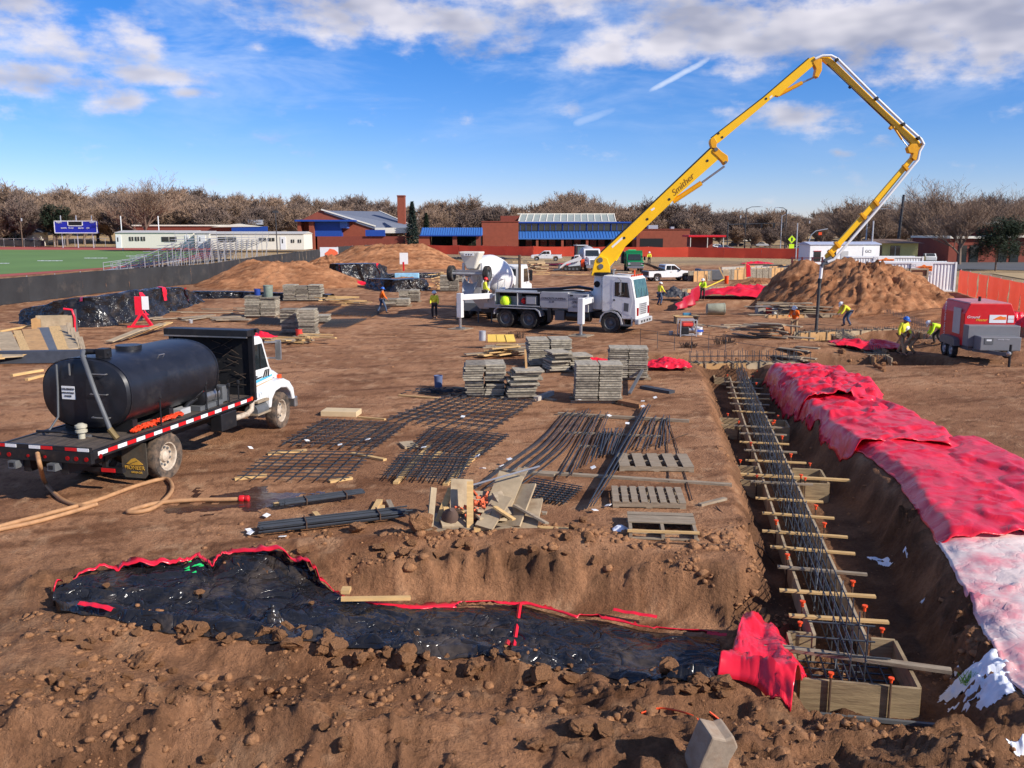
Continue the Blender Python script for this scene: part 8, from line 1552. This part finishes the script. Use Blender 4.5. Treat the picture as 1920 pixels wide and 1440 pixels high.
for k in range(60): a = rr.uniform(0, 6.28); r = rr.uniform(0, .1); q = Vector((r * math.cos(a), r * math.sin(a), 0)); ribbon(m, q, q + Vector((rr.uniform(-.1, .1), rr.uniform(-.1, .1), rr.uniform(.06, .2))), .006, rr)
tag(m.build('weed', mat('fresh_weed', srgb(120, 170, 60), .8), None, loc=c), 'small green weed beside the snow patch', 'weed')
# ================================================================== people
def skin(name, verts, edges, rad, m, parent, root=0, sub=1):
    me = bpy.data.meshes.new(name); me.from_pydata(verts, edges, []); o = bpy.data.objects.new(name, me); COL.objects.link(o); o.parent = parent
    o.modifiers.new('skin', 'SKIN')
    if not me.skin_vertices: return o
    for i, r in enumerate(rad): me.skin_vertices[0].data[i].radius = (r if isinstance(r, tuple) else (r, r)); me.skin_vertices[0].data[i].use_root = (i == root)
    s = o.modifiers.new('sub', 'SUBSURF'); s.levels = sub; s.render_levels = sub; me.materials.append(m); o.modifiers['skin'].use_smooth_shade = True
    return o
def person(px, py, face, label, top, leg, hat, bend=0.0, stride=0.0, crouch=0.0, armL=(.15, .2), armR=(.15, .2), z=None, vest=None, H=1.0, look=0.0, loc=None, twist=0):
    c = GT(px, py) if loc is None else Vector(loc); t = thing('person', label, 'person', c, face); t.scale = (H, H, H)
    V = lambda x, y, z_: Vector((x, y, z_))
    hipz = .93 - crouch; tor = V(0, math.sin(bend), math.cos(bend)); hip = V(0, -.12 * math.sin(bend) * 1.4, hipz); chest = hip + tor * .34; neck = hip + tor * .52; hdd = (tor + V(0, .25 + look, .15)).normalized(); head = neck + hdd * .10; crown = neck + hdd * .27
    vs = [hip, chest, neck, head, crown]; es = [(0, 1), (1, 2), (2, 3), (3, 4)]; ra = [(.15, .11), (.16, .105), .06, (.078, .092), (.07, .085)]
    def arm(s, a):
        sh = hip + tor * .47 + V(s * .19, 0, 0); up = V(s * .18 + 0, math.sin(a[0]), -math.cos(a[0])).normalized(); el = sh + up * .29; fo = V(-s * .05, math.sin(a[0] + a[1]), -math.cos(a[0] + a[1])).normalized(); wr = el + fo * .25; hd = wr + fo * .09; return sh, el, wr, hd, fo
    arms = {}
    for s, a in ((-1, armL), (1, armR)):
        sh, el, wr, hd, fo = arm(s, a); arms[s] = (sh, el, wr, hd); b = len(vs); vs += [sh, el, wr, hd]; es += [(1, b), (b, b + 1), (b + 1, b + 2), (b + 2, b + 3)]; ra += [.062, .045, .032, (.042, .022)]
        for k, (off, ln) in enumerate(((-.03, .07), (-.01, .085), (.012, .08), (.032, .06))): f = len(vs); q = hd + V(0, 0, 0) + V(off * .3, off, 0) ; vs += [q + fo * ln * .5, q + fo * ln + V(-s * .02, .0, 0)]; es += [(b + 3, f), (f, f + 1)]; ra += [.011, .009]
        f = len(vs); vs += [wr + fo * .05 + V(-s * .035, .025, 0)]; es += [(b + 2, f)]; ra += [.012]
    legs = {}
    for s in (-1, 1):
        st = stride * s; hp = hip + V(s * .095, 0, -.04); an = V(s * .11, st * .36 - .02, .08 + abs(st) * .02 * (st < 0)); mid = (hp + an) / 2; ln = (hp - an).length; bow = math.sqrt(max(0, .43 ** 2 - (ln / 2) ** 2)) if ln < .86 else .02; kn = mid + V(s * .015, bow, 0); toe = an + V(s * .03, .16, -.05); legs[s] = (hp, kn, an, toe)
        b = len(vs); vs += [hp, kn, an, toe]; es += [(0, b), (b, b + 1), (b + 1, b + 2), (b + 2, b + 3)]; ra += [.085, .058, .045, .04]
    skin('body', [tuple(v) for v in vs], es, ra, M['skin'], t)
    v2 = [hip, hip + tor * .2, chest, hip + tor * .48]; e2 = [(0, 1), (1, 2), (2, 3)]; r2 = [(.175, .135), (.175, .13), (.19, .13), (.13, .095)]
    for s in (-1, 1): sh, el, wr, hd = arms[s]; b = len(v2); v2 += [sh, el, wr]; e2 += [(2, b), (b, b + 1), (b + 1, b + 2)]; r2 += [.082, .064, .048]
    skin('jacket', [tuple(v) for v in v2], e2, r2, M[top], t)
    v3 = [hip + tor * .04]; e3 = []; r3 = [(.17, .13)]
    for s in (-1, 1): hp, kn, an, toe = legs[s]; b = len(v3); v3 += [hp, kn, an]; e3 += [(0, b), (b, b + 1), (b + 1, b + 2)]; r3 += [.105, .078, .066]
    skin('trousers', [tuple(v) for v in v3], e3, r3, M[leg], t)
    for s in (-1, 1): hp, kn, an, toe = legs[s]; skin('boot', [tuple(an + V(0, -.03, .06)), tuple(an + V(0, -.02, -.02)), tuple(toe)], [(0, 1), (1, 2)], [.058, .058, (.05, .042)], M['boot'], t)
    if vest: skin('vest', [tuple(hip + tor * .05), tuple(hip + tor * .2), tuple(chest), tuple(hip + tor * .47)], [(0, 1), (1, 2), (2, 3)], [(.185, .145), (.185, .14), (.20, .14), (.15, .10)], M[vest], t)
    hh = MB().lathe([(.155, -.005), (.15, .012), (.125, .014), (.12, .06), (.09, .105), (.04, .128), (.003, .132)], (0, 0, 0), 'z', 16); hh.bb((-.07, .10, -.005), (.07, .19, .008)); q = Vector((0, 0, 1)).rotation_difference(hdd).to_matrix().to_4x4(); q.translation = head + hdd * .07; hh.xf(q).build('hard_hat', M[hat], t, 40)
    fm = MB(); fw = V(0, 1, 0); fw = (fw - hdd * fw.dot(hdd)).normalized(); fm.lathe([(.001, 0), (.012, .01), (.016, .03), (.004, .05)], (0, 0, 0), 'z', 6).xf(Matrix.Translation(head + fw * .095 - hdd * .005)); fm.build('nose', M['skin'], t)
    for s in (-1, 1): MB().box(head + fw * .088 + V(s * .033, 0, 0) + hdd * .028, (.02, .012, .01)).build('eye', M['lblack'], t); MB().box(head + V(s * .082, 0, 0), (.014, .035, .055)).build('ear', M['skin'], t)
    MB().box(head + fw * .088 - hdd * .04, (.045, .01, .01)).build('mouth', M['hatr'], t); MB().lathe([(.083, 0), (.09, .03), (.088, .06)], (0, 0, 0), 'z', 12).xf(Matrix.Translation(head - fw * .012 + hdd * .0)).build('hair', M['boot'], t, 40)
    return t
person(717, 587, R(-70), 'worker in orange sweatshirt and blue hard hat walking past the panel stacks', 'hiviso', 'jean', 'hatb', .05, .8, 0, (-.3, .3), (.35, .4))
person(815, 597, R(175), 'worker in yellow vest and white hard hat standing left of the mixer truck', 'hivisy', 'darkc', 'hatw', 0, .15, 0, (.1, .3), (.1, .3), vest='hivisy')
person(1236, 579, R(-60), 'worker in vest and white hard hat standing behind the pump truck cab', 'hivisy', 'jean', 'hatw', .1, .1, 0, (.5, .6), (.4, .5))
person(1317, 563, R(160), 'worker in lime sweatshirt lifting the dark red tarp', 'hivis', 'darkc', 'hatw', .15, .35, 0, (.6, .3), (.9, .3))
person(1488, 634, R(150), 'worker in orange sweatshirt guiding the concrete hose', 'hiviso', 'khaki', 'hatw', .30, .25, 0, (.5, .9), (.6, .9))
person(1587, 622, R(95), 'worker in yellow shirt and jeans bending over the form', 'hivisy', 'jean', 'hatw', .95, .4, .05, (.4, .3), (.3, .4))
person(1689, 665, R(-150), 'worker in yellow shirt and blue hard hat stepping over the form', 'hivisy', 'khaki', 'hatb', .25, .7, 0, (.2, .6), (-.3, .5))
person(1706, 664, R(120), 'crouching worker in white hard hat behind the blue-hatted worker', 'khaki', 'khaki', 'hatw', .75, .3, .25, (.6, .4), (.5, .4))
person(1757, 658, R(80), 'worker in lime shirt bending low beside the heater trailer', 'hivis', 'darkc', 'hatw', 1.25, .4, .12, (.2, .4), (.1, .5))
person(1205, 508, R(170), 'worker in yellow vest on the step of the green truck', 'hivisy', 'darkc', 'hatw', .1, .2, 0, (.4, .6), (.4, .6), loc=(17.9, 116.8, .9))
w = MT.matrix_basis @ Vector((-2.05, -1.05, .0)); person(897, 560, R(-80), 'mixer operator in yellow vest and red hard hat standing at the chute', 'hivisy', 'darkc', 'hatr', .05, .15, 0, (.3, .7), (.2, .6), loc=(w.x, w.y - .2, .95))
st = thing('step_platform', 'dark step platform at the back of the mixer truck under its operator', 'platform', (w.x, w.y - .2, 0)); MB().bb((-.45, -.35, .86), (.45, .35, .95)).build('deck', M['dgrey'], st)
for x in (-.4, .4):
    for y in (-.3, .3): MB().bar((x, y, 0), (x, y, .86), .06, .06).build('leg', M['dgrey'], st)
w = PT.matrix_basis @ Vector((-.75, -1.05, 1.3)); tag(MB().lathe([(.28, 0), (.33, .15), (.25, .42), (.08, .5)], (0, 0, 0), 'z', 12).build('lime_jacket', M['hivis'], None, 60, loc=w), 'lime work jacket stowed in the open locker of the pump truck', 'jacket')
# ================================================================== clods
def rock_mesh(seed, sub, rough=.35, flat=.75):
    bm = bmesh.new(); bmesh.ops.create_icosphere(bm, subdivisions=sub, radius=1); rr = random.Random(seed); dirs = [(Vector((rr.gauss(0, 1), rr.gauss(0, 1), rr.gauss(0, 1))).normalized(), rr.uniform(.45, .9)) for _ in range(9)]
    for v in bm.verts:
        p = v.co.copy()
        for d, k in dirs:
            q = p.dot(d)
            if q > k: p -= d * (q - k) * .96
        p *= 1 + rr.uniform(-.12, .12) * rough * 2; p.z *= flat; v.co = p
    me = bpy.data.meshes.new('dirt_clod'); bm.to_mesh(me); bm.free(); me.materials.append(M['clod']); return me
RK = [rock_mesh(s, 3, .5, .6 + .3 * (s % 3) / 2) for s in range(7)]
CLG = 'large dirt clods'; rr = random.Random(77)
def clod(px, py, r, label='large lump of dry brown soil among the rough foreground dirt', grp=CLG, sink=.25):
    p = GT(px, py); k = r * p.y / FPX / 1.0; o = inst('dirt_clod', RK[rr.randrange(7)], None, (p.x, p.y, p.z + k * (.72 - sink)), (rr.uniform(-.4, .4), rr.uniform(-.4, .4), rr.uniform(0, 6.28)), (k, k * rr.uniform(.75, 1.1), k * rr.uniform(.75, 1.05))); tag(o, label, 'dirt clod', grp)
clod(270, 1245, 29, 'biggest rounded boulder of soil left of the black blanket'); clod(548, 1218, 25, 'large upright lump of soil on the edge of the black blanket'); clod(786, 1000, 30, 'big rough lump of soil in front of the scrap pile'); clod(440, 1198, 14); clod(612, 1232, 24); clod(775, 1360, 22); clod(1090, 1372, 28, 'tall pale wedge of soil in the foreground'); clod(672, 998, 20, 'rounded pale lump beside the longer rebar bundle'); clod(1290, 1298, 20); clod(1135, 1375, 22)
for a in range(34): clod(330 + rr.uniform(0, 330), 1184 + rr.uniform(0, 26), 7 + 15 * rr.random() ** 2, 'lump of soil in the row along the near edge of the black blanket', 'clods along the black blanket')
for a in range(52): f = rr.random(); clod(600 + f * 780, 1222 + f * 62 + rr.uniform(-8, 26), 8 + 20 * rr.random() ** 2, 'lump of soil in the row along the near edge of the black blanket', 'clods along the black blanket')
for a in range(34): f = rr.random(); clod(480 + f * 640, 1012 + rr.uniform(-10, 34) + f * 12, rr.uniform(6, 15), 'lump of soil on the ragged edge of the material pad', 'clods on the pad edge')
for a in range(80): clod(rr.uniform(0, 1500), 1300 + 140 * rr.random() ** .8, 5 + 22 * rr.random() ** 2.5)
for a in range(30): clod(rr.uniform(90, 350), rr.uniform(1170, 1340), rr.uniform(6, 13))
for (px, py, r) in ((70 + 62, 1110, 8), (375, 1135, 11), (585, 1156, 7), (130, 1110, 11), (870, 1155, 8), (200, 1122, 8)): p = GT(px, py); k = r * p.y / FPX; o = inst('dirt_clod', RK[rr.randrange(7)], None, (p.x, p.y, p.z + .22), (0, 0, rr.uniform(0, 6)), (k, k, k * .8)); tag(o, 'lump of soil weighing down the black blanket', 'dirt clod', 'clods on the black blanket')
for (a, b, n, lo, hi) in (((1560, 672), (1680, 678), 26, 4, 9), ((1640, 690), (1680, 685), 10, 4, 8)):
    for k in range(n): f = rr.random(); clod(a[0] + (b[0] - a[0]) * f, a[1] + rr.uniform(-10, 10), rr.uniform(lo, hi), 'lump of soil piled beside the short form panel', 'clods beside the short form panel', .1)
# the countless small clods and crumbs
ICO = None
def crumbs(name, label, spots, seed):
    rr = np.random.RandomState(seed); bm = bmesh.new(); bmesh.ops.create_icosphere(bm, subdivisions=1, radius=1); bv = np.array([v.co[:] for v in bm.verts]); bf = np.array([[v.index for v in f.verts] for f in bm.faces]); bm.free()
    bm = bmesh.new(); t_ = (1 + 5 ** .5) / 2; iv = np.array([(-1, t_, 0), (1, t_, 0), (-1, -t_, 0), (1, -t_, 0), (0, -1, t_), (0, 1, t_), (0, -1, -t_), (0, 1, -t_), (t_, 0, -1), (t_, 0, 1), (-t_, 0, -1), (-t_, 0, 1)]) / 1.9; jf = np.array([(0, 11, 5), (0, 5, 1), (0, 1, 7), (0, 7, 10), (0, 10, 11), (1, 5, 9), (5, 11, 4), (11, 10, 2), (10, 7, 6), (7, 1, 8), (3, 9, 4), (3, 4, 2), (3, 2, 6), (3, 6, 8), (3, 8, 9), (4, 9, 5), (2, 4, 11), (6, 2, 10), (8, 6, 7), (9, 8, 1)]); bm.free()
    xs, ys_, rs = spots; n = len(xs); zs = terrain(xs, ys_); V = []; a = rr.uniform(0, 6.28, n); ca, sa = np.cos(a), np.sin(a)
    base = iv[None] * (1 + rr.uniform(-.42, .42, (n, 12, 1))) * np.stack([rs, rs * rr.uniform(.7, 1.1, n), rs * rr.uniform(.45, .75, n)], -1)[:, None, :]
    x = base[..., 0] * ca[:, None] - base[..., 1] * sa[:, None] + xs[:, None]; y = base[..., 0] * sa[:, None] + base[..., 1] * ca[:, None] + ys_[:, None]; z = base[..., 2] + (zs - rs * .05)[:, None]
    V = np.stack([x, y, z], -1).reshape(-1, 3); F = (jf[None] + (np.arange(n) * 12)[:, None, None]).reshape(-1, 3)
    me = bpy.data.meshes.new(name); me.vertices.add(len(V)); me.vertices.foreach_set('co', V.reshape(-1)); me.loops.add(F.size); me.loops.foreach_set('vertex_index', F.reshape(-1)); me.polygons.add(len(F)); me.polygons.foreach_set('loop_start', np.arange(0, F.size, 3)); me.polygons.foreach_set('loop_total', np.full(len(F), 3)); me.update(); me.validate(); me.materials.append(M['clod'])
    o = bpy.data.objects.new(name, me); COL.objects.link(o); tag(o, label, 'soil', kind='stuff')
rs_ = np.random.RandomState(5)
def region(n, xa, xb, ya, yb, lo, hi, keep=None):
    x = rs_.uniform(xa, xb, n); y = rs_.uniform(ya, yb, n); r = lo + (hi - lo) * rs_.rand(n) ** 7
    cl = vn(x * 1.1, y * 1.1, 91) * .6 + vn(x * 3, y * 3, 92) * .4; k = cl > rs_.uniform(.38, .72, n)
    mR_, mF_, _ = masks(x, y); k &= (mF_ < .5)
    if keep is not None: k &= keep(x, y)
    return x[k], y[k], r[k]
S = [region(5200, -5.6, 4.2, 13.9, 15.6, .012, .13), region(16000, -8.5, 7.5, 7.6, 12.6, .006, .085), region(7000, -6, 4.6, 13.4, 16.2, .006, .07), region(2500, 3.2, 9.2, 9.2, 36, .012, .07, lambda x, y: (x > np.interp(y, *XL) - .3) & (x < np.interp(y, *XR) + .5)), region(26000, -8.5, 6.5, 7.6, 12.4, .003, .022), region(3000, -11, 12, 15, 34, .006, .03), region(2600, 8, 22, 30, 50, .02, .10), region(2500, -10, 14, 34, 60, .015, .06)]
crumbs('soil_crumbs', 'countless small crumbs and clods of brown soil', tuple(np.concatenate([s[i] for s in S]) for i in range(3)), 3)
